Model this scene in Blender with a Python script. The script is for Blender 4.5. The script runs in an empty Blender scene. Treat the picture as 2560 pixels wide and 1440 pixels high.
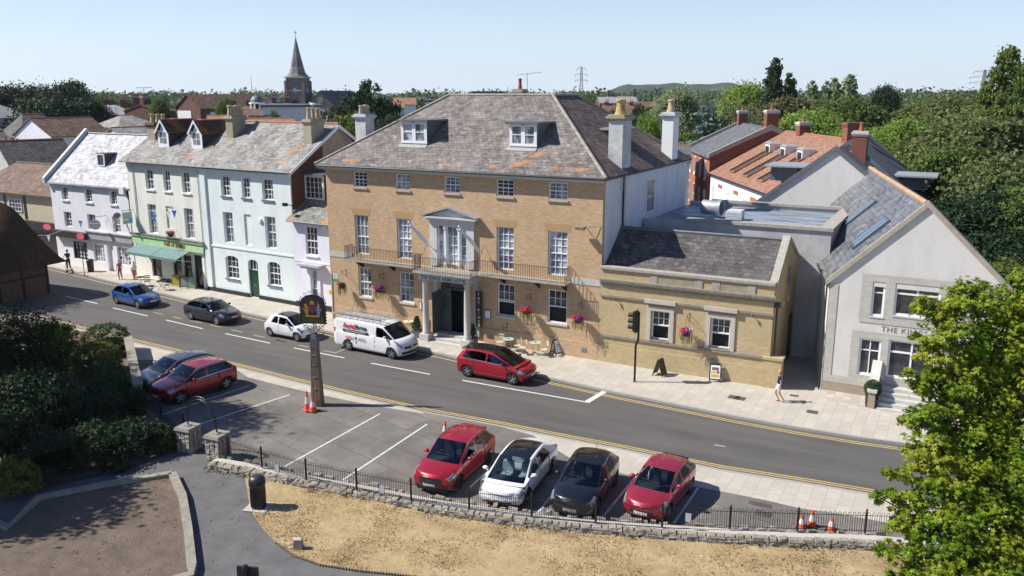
import bpy, bmesh, math, random
import numpy as np
from math import sin, cos, pi, radians, atan2, hypot
from mathutils import Vector, Matrix
from mathutils import noise as mnoise
random.seed(7); RNG = np.random.default_rng(7)
S = bpy.context.scene
COL = S.collection
# ---------------------------------------------------------------- camera
CAMH = 15.0; FPX = 2120.0; PITCH = math.atan((720-232)/FPX); YAW = radians(28.2)
cd = bpy.data.cameras.new('camera'); cam = bpy.data.objects.new('camera', cd); COL.objects.link(cam)
cam.location = (0, 0, CAMH); cam.rotation_euler = (pi/2-PITCH, 0, YAW)
cd.sensor_width = 36.0; cd.lens = FPX/2560*36.0; cd.clip_start = 0.3; cd.clip_end = 9000
S.camera = cam
S.render.resolution_x = 1024; S.render.resolution_y = 576
# ---------------------------------------------------------------- light
SUN_AZ = radians(-116.5)      # from +Y towards +X
SUN_EL = radians(44.5)
W = bpy.data.worlds.new('World'); S.world = W; W.use_nodes = True
nt = W.node_tree
sky = nt.nodes.new('ShaderNodeTexSky'); sky.sky_type = 'NISHITA'; sky.sun_disc = False
sky.sun_elevation = SUN_EL; sky.sun_rotation = SUN_AZ; sky.air_density = 1.0; sky.dust_density = 0.2; sky.ozone_density = 1.6; sky.altitude = 20
bg = nt.nodes['Background']; bg.inputs['Strength'].default_value = 0.068
tint = nt.nodes.new('ShaderNodeMix'); tint.data_type = 'RGBA'; tint.blend_type = 'MULTIPLY'; tint.inputs[0].default_value = 1.0
tint.inputs[7].default_value = (0.80, 0.93, 1.22, 1)
haz = nt.nodes.new('ShaderNodeMix'); haz.data_type = 'RGBA'; haz.inputs[0].default_value = 0.55; haz.inputs[7].default_value = (10.0, 11.6, 13.0, 1)
nt.links.new(sky.outputs[0], tint.inputs[6]); nt.links.new(tint.outputs[2], haz.inputs[6]); nt.links.new(haz.outputs[2], bg.inputs['Color'])
tc = nt.nodes.new('ShaderNodeTexCoord'); sz = nt.nodes.new('ShaderNodeSeparateXYZ'); mr = nt.nodes.new('ShaderNodeMapRange')   # pale haze near the horizon, clear blue overhead
mr.inputs[1].default_value = 0.0; mr.inputs[2].default_value = 0.26; mr.inputs[3].default_value = 0.62; mr.inputs[4].default_value = 0.0
nt.links.new(tc.outputs['Generated'], sz.inputs[0]); nt.links.new(sz.outputs[2], mr.inputs[0]); nt.links.new(mr.outputs[0], haz.inputs[0])
sd = bpy.data.lights.new('sun', 'SUN'); so = bpy.data.objects.new('sun', sd); COL.objects.link(so)
sd.energy = 4.9; sd.angle = radians(0.5); sd.color = (1.0, 0.955, 0.885)
sdir = Vector((sin(SUN_AZ)*cos(SUN_EL), cos(SUN_AZ)*cos(SUN_EL), sin(SUN_EL)))
so.rotation_euler = sdir.to_track_quat('Z', 'Y').to_euler(); so.location = (-60, -40, 60)
S.view_settings.view_transform = 'Standard'; S.view_settings.look = 'None'
S.view_settings.exposure = 0.56; S.view_settings.gamma = 1
# ---------------------------------------------------------------- photo geometry helpers (turn a photo point into a place on a plane)
_cp, _sp, _cy, _sy = cos(PITCH), sin(PITCH), cos(YAW), sin(YAW)
def ray(px, py):
    a = (px-1280)/FPX; b = (py-720)/FPX
    x, y, z = a, _cp - b*_sp, -_sp - b*_cp
    return (_cy*x - _sy*y, _sy*x + _cy*y, z)
def G(px, py, z=0.0):
    d = ray(px, py); t = (z-CAMH)/d[2]
    return (d[0]*t, d[1]*t)
def PD(px, py, dist):
    d = ray(px, py); t = dist/hypot(d[0], d[1])
    return (d[0]*t, d[1]*t, CAMH+d[2]*t)
class Frame:
    def __init__(s, x, y, a=0.0):
        s.o = (x, y); s.a = a; s.c = cos(a); s.s = sin(a)
    def loc(s, X, Y):
        dx, dy = X-s.o[0], Y-s.o[1]
        return (s.c*dx + s.s*dy, -s.s*dx + s.c*dy)
    def Y(s, px, py, yl=0.0):
        d = ray(px, py); ox, oy = s.loc(0, 0)
        dx, dy = s.c*d[0]+s.s*d[1], -s.s*d[0]+s.c*d[1]
        t = (yl-oy)/dy
        return (ox+dx*t, CAMH+d[2]*t)
    def X(s, px, py, xl=0.0):
        d = ray(px, py); ox, oy = s.loc(0, 0)
        dx, dy = s.c*d[0]+s.s*d[1], -s.s*d[0]+s.c*d[1]
        t = (xl-ox)/dx
        return (oy+dy*t, CAMH+d[2]*t)
    def Z(s, px, py, z=0.0):
        g = G(px, py, z); return s.loc(*g)
    def R(s, b, yl=0.0):
        a = s.Y(b[0], b[1], yl); c = s.Y(b[2], b[3], yl)
        return [a[0], min(a[1], c[1]), c[0], max(a[1], c[1])]
# ---------------------------------------------------------------- mesh builder
def new_obj(name, me, parent=None):
    o = bpy.data.objects.new(name, me); COL.objects.link(o)
    if parent is not None: o.parent = parent
    return o
class MB:
    def __init__(s): s.v = []; s.f = []; s.m = []; s.cur = 0; s.M = None
    def mat(s, i): s.cur = i; return s
    def vv(s, p):
        if s.M is not None: p = s.M @ Vector(p)
        s.v.append((p[0], p[1], p[2])); return len(s.v)-1
    def poly(s, pts):
        s.f.append([s.vv(p) for p in pts]); s.m.append(s.cur)
    def box(s, x0, y0, z0, x1, y1, z1):
        i = [s.vv(p) for p in ((x0,y0,z0),(x1,y0,z0),(x1,y1,z0),(x0,y1,z0),(x0,y0,z1),(x1,y0,z1),(x1,y1,z1),(x0,y1,z1))]
        for q in ((0,3,2,1),(4,5,6,7),(0,1,5,4),(1,2,6,5),(2,3,7,6),(3,0,4,7)):
            s.f.append([i[k] for k in q]); s.m.append(s.cur)
    def taper(s, x0, y0, z0, x1, y1, z1, dx, dy):
        i = [s.vv(p) for p in ((x0,y0,z0),(x1,y0,z0),(x1,y1,z0),(x0,y1,z0),(x0+dx,y0+dy,z1),(x1-dx,y0+dy,z1),(x1-dx,y1-dy,z1),(x0+dx,y1-dy,z1))]
        for q in ((0,3,2,1),(4,5,6,7),(0,1,5,4),(1,2,6,5),(2,3,7,6),(3,0,4,7)):
            s.f.append([i[k] for k in q]); s.m.append(s.cur)
    def prism(s, pts, d):
        """closed polygon of 3D points extruded by vector d"""
        n = len(pts); a = [s.vv(p) for p in pts]; b = [s.vv((p[0]+d[0], p[1]+d[1], p[2]+d[2])) for p in pts]
        s.f.append(a[::-1]); s.f.append(b); s.m += [s.cur]*2
        for i in range(n):
            j = (i+1) % n; s.f.append([a[i], a[j], b[j], b[i]]); s.m.append(s.cur)
    def flat(s, pts2, z0, z1):
        s.prism([(p[0], p[1], z0) for p in pts2], (0, 0, z1-z0))
    def tube(s, p0, p1, r0, r1=None, n=8, cap=True):
        r1 = r0 if r1 is None else r1
        p0 = Vector(p0); p1 = Vector(p1); d = (p1-p0)
        if d.length < 1e-6: return
        d.normalize(); a = d.orthogonal().normalized(); b = d.cross(a)
        A = []; B = []
        for i in range(n):
            t = 2*pi*i/n; w = a*cos(t)+b*sin(t)
            A.append(s.vv(p0+w*r0)); B.append(s.vv(p1+w*r1))
        for i in range(n):
            j = (i+1) % n; s.f.append([A[i], A[j], B[j], B[i]]); s.m.append(s.cur)
        if cap: s.f.append(A[::-1]); s.f.append(B); s.m += [s.cur]*2
    def path(s, pts, r, n=6):
        for a, b in zip(pts[:-1], pts[1:]): s.tube(a, b, r, r, n)
    def lathe(s, prof, c=(0,0,0), n=16, axis='z', sx=1.0, sy=1.0):
        rows = []
        for r, h in prof:
            row = []
            for i in range(n):
                t = 2*pi*i/n
                if axis == 'z': p = (c[0]+r*cos(t)*sx, c[1]+r*sin(t)*sy, c[2]+h)
                elif axis == 'y': p = (c[0]+r*cos(t), c[1]+h, c[2]+r*sin(t))
                else: p = (c[0]+h, c[1]+r*cos(t), c[2]+r*sin(t))
                row.append(s.vv(p))
            rows.append(row)
        for a, b in zip(rows[:-1], rows[1:]):
            for i in range(n):
                j = (i+1) % n; s.f.append([a[i], a[j], b[j], b[i]]); s.m.append(s.cur)
    def ball(s, c, rx, ry, rz, n=12, m=8, jit=0.0):
        prev = None
        for k in range(m+1):
            ph = -pi/2 + pi*k/m; row = []
            for i in range(n):
                t = 2*pi*i/n; q = 1+random.uniform(-jit, jit)
                row.append(s.vv((c[0]+rx*cos(ph)*cos(t)*q, c[1]+ry*cos(ph)*sin(t)*q, c[2]+rz*sin(ph)*q)))
            if prev:
                for i in range(n):
                    j = (i+1) % n; s.f.append([prev[i], prev[j], row[j], row[i]]); s.m.append(s.cur)
            prev = row
    def slab(s, pts, t):
        s.prism([(p[0], p[1], p[2]-t) for p in pts], (0, 0, t))
    def build(s, name, mats, parent=None, smooth=False, bevel=0.0, rough=0.0):
        me = bpy.data.meshes.new(name); me.from_pydata(s.v, [], s.f)
        if not isinstance(mats, (list, tuple)): mats = [mats]
        for m in mats: me.materials.append(m)
        me.polygons.foreach_set('material_index', s.m)
        bm = bmesh.new(); bm.from_mesh(me)
        if smooth: bmesh.ops.remove_doubles(bm, verts=bm.verts, dist=1e-4)
        bmesh.ops.recalc_face_normals(bm, faces=bm.faces)
        if bevel > 0:
            bmesh.ops.bevel(bm, geom=[e for e in bm.edges if len(e.link_faces) == 2 and e.calc_face_angle() > 0.6], offset=bevel, segments=2, affect='EDGES', profile=0.5)
        uv = bm.loops.layers.uv.new('UVMap')
        for f in bm.faces:
            n = f.normal
            t = Vector((-n.y, n.x, 0)) if abs(n.z) < 0.995 else Vector((1, 0, 0))
            if t.length < 1e-6: t = Vector((1, 0, 0))
            t.normalize()
            if abs(t.x) > abs(t.y):
                if t.x < 0: t = -t
            elif t.y < 0: t = -t
            b = n.cross(t)
            if abs(n.z) < 0.995 and b.z < 0: b = -b
            if abs(n.z) >= 0.995: b = Vector((0, 1, 0))
            for l in f.loops: l[uv].uv = (l.vert.co.dot(t), l.vert.co.dot(b))
            f.smooth = smooth
        bm.to_mesh(me); bm.free()
        if smooth:
            try: me.set_sharp_from_angle(angle=radians(40))
            except Exception: pass
        return new_obj(name, me, parent)
def pieces(mb, name, mats, parent=None, **kw):
    """one object per connected piece of the builder's mesh"""
    par = list(range(len(mb.v)))
    def fd(i):
        while par[i] != i: par[i] = par[par[i]]; i = par[i]
        return i
    for f in mb.f:
        r = fd(f[0])
        for i in f[1:]: par[fd(i)] = r
    groups = {}
    for k, f in enumerate(mb.f): groups.setdefault(fd(f[0]), []).append(k)
    out = []
    for g in groups.values():
        q = MB(); mp = {}
        for k in g:
            fc = []
            for i in mb.f[k]:
                if i not in mp: mp[i] = len(q.v); q.v.append(mb.v[i])
                fc.append(mp[i])
            q.f.append(fc); q.m.append(mb.m[k])
        out.append(q.build(name, mats, parent, **kw))
    return out
def tag(o, label=None, cat=None, group=None, kind=None):
    if label: o['label'] = label
    if cat: o['category'] = cat
    if group: o['group'] = group
    if kind: o['kind'] = kind
    return o
def thing(name, label, cat, loc=(0,0,0), rot=0.0, group=None):
    o = bpy.data.objects.new(name, None); COL.objects.link(o); o.empty_display_size = 0.3
    o.location = (loc[0], loc[1], loc[2] if len(loc) > 2 else 0); o.rotation_euler = (0, 0, rot)
    return tag(o, label, cat, group)
def dup(root, loc, rot=0.0, label=None, group=None, scale=None):
    def cp(o, par):
        c = o.copy(); COL.objects.link(c)
        if par is not None: c.parent = par; c.matrix_parent_inverse = o.matrix_parent_inverse.copy()
        for ch in list(o.children): cp(ch, c)
        return c
    kids = list(root.children)
    r = root.copy(); COL.objects.link(r)
    for ch in kids: cp(ch, r)
    r.location = (loc[0], loc[1], loc[2] if len(loc) > 2 else 0); r.rotation_euler = (0, 0, rot)
    if scale: r.scale = scale if isinstance(scale, (tuple, list)) else (scale,)*3
    if label: r['label'] = label
    if group: r['group'] = group
    return r
_fonts = {}
def text(name, s, size, loc, mat, parent=None, rot=(pi/2, 0, 0), ext=0.006, align='CENTER', shear=0.0, space=1.0, bold=0.0):
    c = bpy.data.curves.new(name, 'FONT'); c.body = s; c.size = size; c.extrude = ext; c.align_x = align; c.align_y = 'CENTER'
    c.shear = shear; c.space_character = space; c.resolution_u = 2; c.offset = bold
    t = bpy.data.objects.new(name, c); COL.objects.link(t)
    dg = bpy.context.evaluated_depsgraph_get(); me = bpy.data.meshes.new_from_object(t.evaluated_get(dg))
    bpy.data.objects.remove(t); me.materials.clear(); me.materials.append(mat)
    o = new_obj(name, me, parent); o.location = loc; o.rotation_euler = rot
    return o
# ---------------------------------------------------------------- materials
def lin(c):
    return tuple(((x/255)/12.92 if x/255 <= 0.04045 else ((x/255+0.055)/1.055)**2.4) for x in c)
class NT:
    def __init__(s, name):
        s.m = bpy.data.materials.new(name); s.m.use_nodes = True; s.t = s.m.node_tree
        s.b = s.t.nodes['Principled BSDF']; s.o = s.t.nodes['Material Output']
    def n(s, typ, **kw):
        x = s.t.nodes.new('ShaderNode'+typ)
        for k, v in kw.items():
            if k in x.inputs: x.inputs[k].default_value = v
            else: setattr(x, k, v)
        return x
    def l(s, a, b): s.t.links.new(a, b)
    def uv(s): return s.n('TexCoord').outputs['UV']
    def objc(s): return s.n('TexCoord').outputs['Object']
    def scale(s, v, sc):
        m = s.n('Mapping'); m.inputs['Scale'].default_value = sc; s.l(v, m.inputs['Vector']); return m.outputs[0]
    def noise(s, v, sc, det=4, rough=0.6):
        x = s.n('TexNoise'); x.inputs['Scale'].default_value = sc; x.inputs['Detail'].default_value = det; x.inputs['Roughness'].default_value = rough
        s.l(v, x.inputs['Vector']); return x.outputs['Fac']
    def ramp(s, f, stops):
        r = s.n('ValToRGB'); e = r.color_ramp.elements
        while len(e) > 1: e.remove(e[-1])
        e[0].position = stops[0][0]; e[0].color = (*stops[0][1], 1)
        for p, c in stops[1:]:
            x = e.new(p); x.color = (*c, 1)
        s.l(f, r.inputs[0]); return r.outputs[0]
    def rng(s, f, a, b, c=0.0, d=1.0):
        r = s.n('MapRange'); r.inputs[1].default_value = a; r.inputs[2].default_value = b; r.inputs[3].default_value = c; r.inputs[4].default_value = d
        s.l(f, r.inputs[0]); return r.outputs[0]
    def mix(s, fac, a, b, mode='MIX'):
        x = s.n('Mix', data_type='RGBA', blend_type=mode)
        for sock, val in ((x.inputs[0], fac), (x.inputs[6], a), (x.inputs[7], b)):
            if isinstance(val, (int, float)): sock.default_value = val
            elif isinstance(val, tuple): sock.default_value = (*val, 1) if len(val) == 3 else val
            else: s.l(val, sock)
        return x.outputs[2]
    def bump(s, f, st=0.3, d=0.02):
        b = s.n('Bump'); b.inputs['Strength'].default_value = st; b.inputs['Distance'].default_value = d
        s.l(f, b.inputs['Height']); s.l(b.outputs[0], s.b.inputs['Normal'])
    def col(s, c):
        if isinstance(c, tuple): s.b.inputs['Base Color'].default_value = (*c, 1)
        else: s.l(c, s.b.inputs['Base Color'])
    def set(s, rough=None, metal=None, spec=None, coat=None):
        if rough is not None: s.b.inputs['Roughness'].default_value = rough
        if metal is not None: s.b.inputs['Metallic'].default_value = metal
        if spec is not None: s.b.inputs['Specular IOR Level'].default_value = spec
        if coat is not None: s.b.inputs['Coat Weight'].default_value = coat; s.b.inputs['Coat Roughness'].default_value = 0.03
        return s.m
_mc = {}
def cached(fn):
    def g(*a):
        k = (fn.__name__,)+a
        if k not in _mc: _mc[k] = fn(*a)
        return _mc[k]
    return g
@cached
def plain(name, c, rough=0.6, metal=0.0, var=0.12, sc=3.0):
    N = NT(name); f = N.noise(N.objc(), sc, 5)
    a = tuple(x*(1-var) for x in c); b = tuple(min(1, x*(1+var)) for x in c)
    N.col(N.ramp(f, [(0.3, a), (0.7, b)])); return N.set(rough, metal)
@cached
def flatc(name, c, rough=0.5, metal=0.0):
    N = NT(name); N.col(c); return N.set(rough, metal)
@cached
def render_wall(name, c, dirt=0.25):
    N = NT(name); uv = N.uv()
    f1 = N.noise(N.scale(uv, (0.5, 0.22, 1)), 2.2, 7, 0.65); f2 = N.noise(uv, 14, 3)
    f3 = N.noise(N.scale(uv, (3.0, 0.25, 1)), 1.5, 6, 0.7)
    d = tuple(x*(1-dirt)*0.96 for x in c)
    a = N.mix(N.rng(f1, 0.42, 0.72), c, d)
    a = N.mix(N.rng(f3, 0.58, 0.82, 0, dirt*1.2), a, tuple(x*0.6 for x in c))
    N.col(a); N.bump(f2, 0.25, 0.01); return N.set(0.85, spec=0.2)
@cached
def brick(name, c1, c2, mortar, bw=0.225, bh=0.075, stain=0.3):
    N = NT(name); uv = N.uv()
    b = N.n('TexBrick'); b.inputs['Color1'].default_value = (*c1, 1); b.inputs['Color2'].default_value = (*c2, 1); b.inputs['Mortar'].default_value = (*mortar, 1)
    b.inputs['Scale'].default_value = 1; b.inputs['Mortar Size'].default_value = 0.008; b.inputs['Brick Width'].default_value = bw; b.inputs['Row Height'].default_value = bh
    b.inputs['Bias'].default_value = -0.1; b.inputs['Mortar Smooth'].default_value = 0.2
    N.l(uv, b.inputs['Vector'])
    f = N.noise(N.scale(uv, (0.6, 0.35, 1)), 1.6, 8, 0.65)
    g = N.noise(N.scale(uv, (1/bw*0.5, 1/bh*0.5, 1)), 1.0, 2)
    a = N.mix(N.rng(f, 0.35, 0.7, 0, stain), b.outputs['Color'], tuple(x*0.55 for x in c1))
    a = N.mix(N.rng(g, 0.58, 0.78, 0, 0.35), a, tuple(min(1, x*1.35) for x in c1))
    N.col(a); N.bump(b.outputs['Fac'], -0.25, 0.01); return N.set(0.9, spec=0.2)
@cached
def slates(name, c1, c2, w=0.32, h=0.24, orange=0.0, oth=0.6, pale=0.25, osc=0.9, rough=0.75, spots=()):
    N = NT(name); uv = N.uv()
    b = N.n('TexBrick'); b.inputs['Color1'].default_value = (*c1, 1); b.inputs['Color2'].default_value = (*c2, 1); b.inputs['Mortar'].default_value = (*[x*0.42 for x in c1], 1)
    b.inputs['Scale'].default_value = 1; b.inputs['Mortar Size'].default_value = 0.014; b.inputs['Brick Width'].default_value = w; b.inputs['Row Height'].default_value = h; b.inputs['Bias'].default_value = 0.0
    N.l(uv, b.inputs['Vector'])
    v = N.n('TexVoronoi'); v.inputs['Scale'].default_value = 1.0
    N.l(N.scale(uv, (1/w, 1/h, 1)), v.inputs['Vector'])
    sx = N.n('SeparateColor'); N.l(v.outputs['Color'], sx.inputs[0])
    gv = N.ramp(sx.outputs[0], [(0.0, (0.62, 0.60, 0.60)), (0.5, (0.98, 0.98, 0.98)), (0.85, (1.12, 1.1, 1.08)), (1.0, (1.45, 1.42, 1.4))])
    a = N.mix(1.0, b.outputs['Color'], gv, 'MULTIPLY')
    f = N.noise(N.scale(uv, (0.5, 0.3, 1)), 1.3, 8, 0.7)
    a = N.mix(N.rng(f, 0.45, 0.75, 0, pale*2), a, tuple(min(1, x*1.7) for x in c2))
    f2 = N.noise(uv, 7.0, 6, 0.75)
    a = N.mix(N.rng(f2, 0.5, 0.75, 0, 0.4), a, tuple(x*0.55 for x in c1))
    if orange > 0:
        g = N.noise(N.scale(uv, (1, 0.8, 1)), osc, 4, 0.5); g2 = N.noise(uv, 6.0, 6, 0.8)
        mm = N.n('Math', operation='MULTIPLY'); N.l(N.rng(g, oth, oth+0.06), mm.inputs[0]); N.l(N.rng(g2, 0.42, 0.56), mm.inputs[1])
        m2 = N.n('Math', operation='MULTIPLY'); N.l(mm.outputs[0], m2.inputs[0]); m2.inputs[1].default_value = orange
        a = N.mix(m2.outputs[0], a, (0.52, 0.17, 0.04))
    for (u0, v0, ru, rv, tl) in spots:   # lichen patches that sit on particular stretches of the roof
        mp = N.n('Mapping'); mp.inputs['Location'].default_value = (-u0/ru*cos(tl)-v0/ru*sin(tl), u0/rv*sin(tl)-v0/rv*cos(tl), 0); mp.inputs['Rotation'].default_value = (0, 0, -tl); mp.vector_type = 'POINT'
        mp.inputs['Scale'].default_value = (1, 1, 1); sb = N.n('VectorMath', operation='SUBTRACT'); N.l(uv, sb.inputs[0]); sb.inputs[1].default_value = (u0, v0, 0)
        rt = N.n('VectorRotate', rotation_type='Z_AXIS'); rt.inputs['Angle'].default_value = -tl; N.l(sb.outputs[0], rt.inputs['Vector']); dv = N.n('VectorMath', operation='DIVIDE'); N.l(rt.outputs[0], dv.inputs[0]); dv.inputs[1].default_value = (ru, rv, 1)
        ln = N.n('VectorMath', operation='LENGTH'); N.l(dv.outputs[0], ln.inputs[0]); ng = N.noise(uv, 2.6, 7, .75); ad = N.n('Math', operation='ADD'); N.l(N.rng(ln.outputs['Value'], 0, 1.3, .32, -.28), ad.inputs[0]); N.l(ng, ad.inputs[1])
        N.t.nodes.remove(mp); a = N.mix(N.rng(ad.outputs[0], .52, .70, 0, .8), a, (0.42, 0.19, 0.065))
    N.col(a); N.bump(b.outputs['Fac'], -0.5, 0.03); return N.set(rough, spec=0.3)
@cached
def stone(name, c1, c2, sc=3.0, dark=0.5, bumpd=0.04):
    N = NT(name); o = N.objc()
    f = N.noise(o, sc, 8, 0.7); v = N.noise(o, sc*5, 5, 0.7)
    a = N.ramp(f, [(0.3, c1), (0.65, c2)])
    a = N.mix(N.rng(v, 0.52, 0.7, 0, dark), a, tuple(x*0.25 for x in c1))
    N.col(a); N.bump(v, 0.6, bumpd); return N.set(0.92, spec=0.2)
@cached
def paint(name, c, metal=0.0, rough=0.32):
    N = NT(name)
    f = N.noise(N.objc(), 1.5, 4)
    N.col(N.ramp(f, [(0.3, tuple(x*0.93 for x in c)), (0.7, tuple(min(1, x*1.04) for x in c))]))
    return N.set(rough, metal, 0.5, 1.0)
@cached
def carglass(name, tint=0.35, c=(0.35, 0.42, 0.45)):
    N = NT(name); t = N.t; t.nodes.remove(N.b)
    tr = N.n('BsdfTransparent'); tr.inputs[0].default_value = (c[0]*tint*2, c[1]*tint*2, c[2]*tint*2, 1)
    gl = N.n('BsdfGlossy'); gl.inputs['Roughness'].default_value = 0.02; gl.inputs[0].default_value = (0.9, 0.95, 1, 1)
    fr = N.n('Fresnel'); fr.inputs[0].default_value = 1.6
    mx = N.n('MixShader'); N.l(fr.outputs[0], mx.inputs[0]); N.l(tr.outputs[0], mx.inputs[1]); N.l(gl.outputs[0], mx.inputs[2]); N.l(mx.outputs[0], N.o.inputs[0])
    return N.m
@cached
def winglass(name, kind):
    """window pane: dark room, curtains or white slatted shutters standing close behind the glass"""
    N = NT(name); uv = N.uv()
    if kind == 'dark': c = N.ramp(N.noise(uv, 1.7, 3), [(0.4, (0.012, 0.014, 0.017)), (0.62, (0.045, 0.05, 0.055))])
    elif kind == 'curtain':
        f = N.noise(N.scale(uv, (9, 0.6, 1)), 1.0, 2); c = N.ramp(f, [(0.35, (0.10, 0.11, 0.12)), (0.6, (0.30, 0.31, 0.33))])
    elif kind == 'blind':
        f = N.noise(N.scale(uv, (1.2, 0.8, 1)), 1.0, 2); c = N.ramp(f, [(0.4, (0.06, 0.065, 0.07)), (0.55, (0.26, 0.28, 0.30))])
    else:
        w = N.n('TexWave', wave_type='BANDS', bands_direction='Y'); w.inputs['Scale'].default_value = 3.4; w.inputs['Distortion'].default_value = 0.0
        N.l(uv, w.inputs['Vector'])
        f = N.noise(N.scale(uv, (1.6, 0.9, 1)), 1.0, 3)
        lo = N.ramp(f, [(0.42, (0.03, 0.035, 0.05)), (0.6, (0.30, 0.33, 0.38))] if kind == 'shutter' else [(0.4, (0.10, 0.12, 0.16)), (0.55, (0.5, 0.53, 0.57))])
        hi = N.ramp(f, [(0.42, (0.15, 0.18, 0.24)), (0.6, (0.62, 0.65, 0.70))])
        c = N.mix(N.rng(w.outputs['Fac'], 0.35, 0.55), lo, hi)
    N.col(c); N.b.inputs['Roughness'].default_value = 0.5
    N.b.inputs['Coat Weight'].default_value = 1; N.b.inputs['Coat Roughness'].default_value = 0.02
    return N.m
# ---------------------------------------------------------------- shared materials
M_white = plain('white_paint', (0.80, 0.80, 0.80), 0.5, 0, 0.04)
M_frame = plain('white_joinery', (0.78, 0.79, 0.80), 0.4, 0, 0.03)
M_iron = plain('black_iron', (0.018, 0.018, 0.02), 0.45, 0.3)
M_lead = plain('lead_sheet', (0.13, 0.14, 0.155), 0.55, 0.2, 0.2, 2)
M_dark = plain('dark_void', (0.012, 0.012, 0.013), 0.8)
M_gutter = plain('black_gutter', (0.02, 0.02, 0.022), 0.4)
M_stone = stone('weathered_stone', (0.30, 0.27, 0.22), (0.42, 0.39, 0.34), 2.0, 0.5, 0.01)
M_stonelt = stone('pale_stone', (0.44, 0.42, 0.38), (0.55, 0.53, 0.49), 2.0, 0.25, 0.006)
M_buff = brick('buff_brick', (0.58, 0.395, 0.235), (0.43, 0.285, 0.16), (0.50, 0.39, 0.27))
M_yel = brick('yellow_brick', (0.54, 0.425, 0.235), (0.44, 0.335, 0.18), (0.42, 0.34, 0.22))
M_red = brick('red_brick', (0.24, 0.085, 0.055), (0.17, 0.06, 0.042), (0.2, 0.14, 0.11))
M_redlt = brick('orange_red_brick', (0.42, 0.15, 0.085), (0.33, 0.11, 0.06), (0.3, 0.2, 0.15))
M_slate = slates('hotel_slate', (0.14, 0.123, 0.115), (0.22, 0.195, 0.18), 0.32, 0.25, 0.9, 0.63, 0.2, 0.33)
M_slate2 = slates('terrace_slate', (0.18, 0.173, 0.16), (0.29, 0.28, 0.255), 0.30, 0.22, 0.8, 0.64, 0.35, 0.30)
M_slated = slates('dark_slate', (0.075, 0.068, 0.064), (0.125, 0.115, 0.11), 0.34, 0.26, 0.25, 0.66, 0.15, 0.5)
M_slategr = slates('green_grey_slate', (0.17, 0.18, 0.155), (0.25, 0.26, 0.23), 0.28, 0.2, 1.0, 0.54, 0.15, 0.55)
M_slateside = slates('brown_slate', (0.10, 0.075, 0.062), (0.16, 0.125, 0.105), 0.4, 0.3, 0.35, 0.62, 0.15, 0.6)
M_slateball = slates('blue_slate', (0.115, 0.12, 0.13), (0.17, 0.175, 0.185), 0.42, 0.30, 0.8, 0.66, 0.15, 0.4, 0.42)
M_slatenew = slates('even_slate', (0.125, 0.13, 0.14), (0.15, 0.155, 0.165), 0.3, 0.22, 0.0, 0.6, 0.08)
M_slatewht = slates('pale_painted_slate', (0.44, 0.445, 0.46), (0.53, 0.535, 0.55), 0.34, 0.25, 0.12, 0.66, 0.15)
M_tilered = slates('red_clay_tile', (0.30, 0.155, 0.10), (0.36, 0.20, 0.135), 0.2, 0.12, 0.0, 0.6, 0.08)
M_tilebr = slates('brown_clay_tile', (0.12, 0.075, 0.055), (0.18, 0.115, 0.085), 0.34, 0.34, 0.2, 0.6, 0.12)
M_ridge = plain('clay_ridge', (0.34, 0.15, 0.08), 0.8, 0, 0.3, 4)
M_mortar = plain('grey_mortar', (0.30, 0.265, 0.22), 0.9, 0, 0.3, 3)
R_white = render_wall('white_render', (0.80, 0.80, 0.83), 0.06)
R_green = render_wall('pale_green_render', (0.76, 0.77, 0.69), 0.12)
R_mint = render_wall('mint_render', (0.72, 0.79, 0.775), 0.08)
R_lilac = render_wall('lilac_white_render', (0.72, 0.73, 0.80), 0.08)
R_grey = render_wall('grey_render', (0.63, 0.61, 0.58), 0.10)
R_greyd = render_wall('stained_grey_render', (0.48, 0.47, 0.46), 0.3)
R_hside = render_wall('white_side_render', (0.74, 0.75, 0.76), 0.15)
G_dark = winglass('glass_dark_room', 'dark'); G_shut = winglass('glass_shutters', 'shutter'); G_shutw = winglass('glass_white_shutters', 'white')
G_curt = winglass('glass_curtains', 'curtain'); G_blind = winglass('glass_blind', 'blind')

def wall_grid(mb, x0, x1, z0, z1, rects, y=0.0, depth=0.14):
    xs = sorted({x0, x1, *[r[0] for r in rects], *[r[2] for r in rects]}); zs = sorted({z0, z1, *[r[1] for r in rects], *[r[3] for r in rects]})
    xs = [x for x in xs if x0 <= x <= x1]; zs = [z for z in zs if z0 <= z <= z1]
    for a, b in zip(xs[:-1], xs[1:]):
        for c, d in zip(zs[:-1], zs[1:]):
            mx, mz = (a+b)/2, (c+d)/2
            if any(r[0] < mx < r[2] and r[1] < mz < r[3] for r in rects): continue
            mb.poly([(a, y, c), (b, y, c), (b, y, d), (a, y, d)])
    for r in rects:
        a, c, b, d = max(r[0], x0), max(r[1], z0), min(r[2], x1), min(r[3], z1); e = y+depth
        mb.poly([(a, y, c), (a, e, c), (a, e, d), (a, y, d)]); mb.poly([(b, y, c), (b, y, d), (b, e, d), (b, e, c)])
        mb.poly([(a, y, d), (a, e, d), (b, e, d), (b, y, d)]); mb.poly([(a, y, c), (b, y, c), (b, e, c), (a, e, c)])
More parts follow.
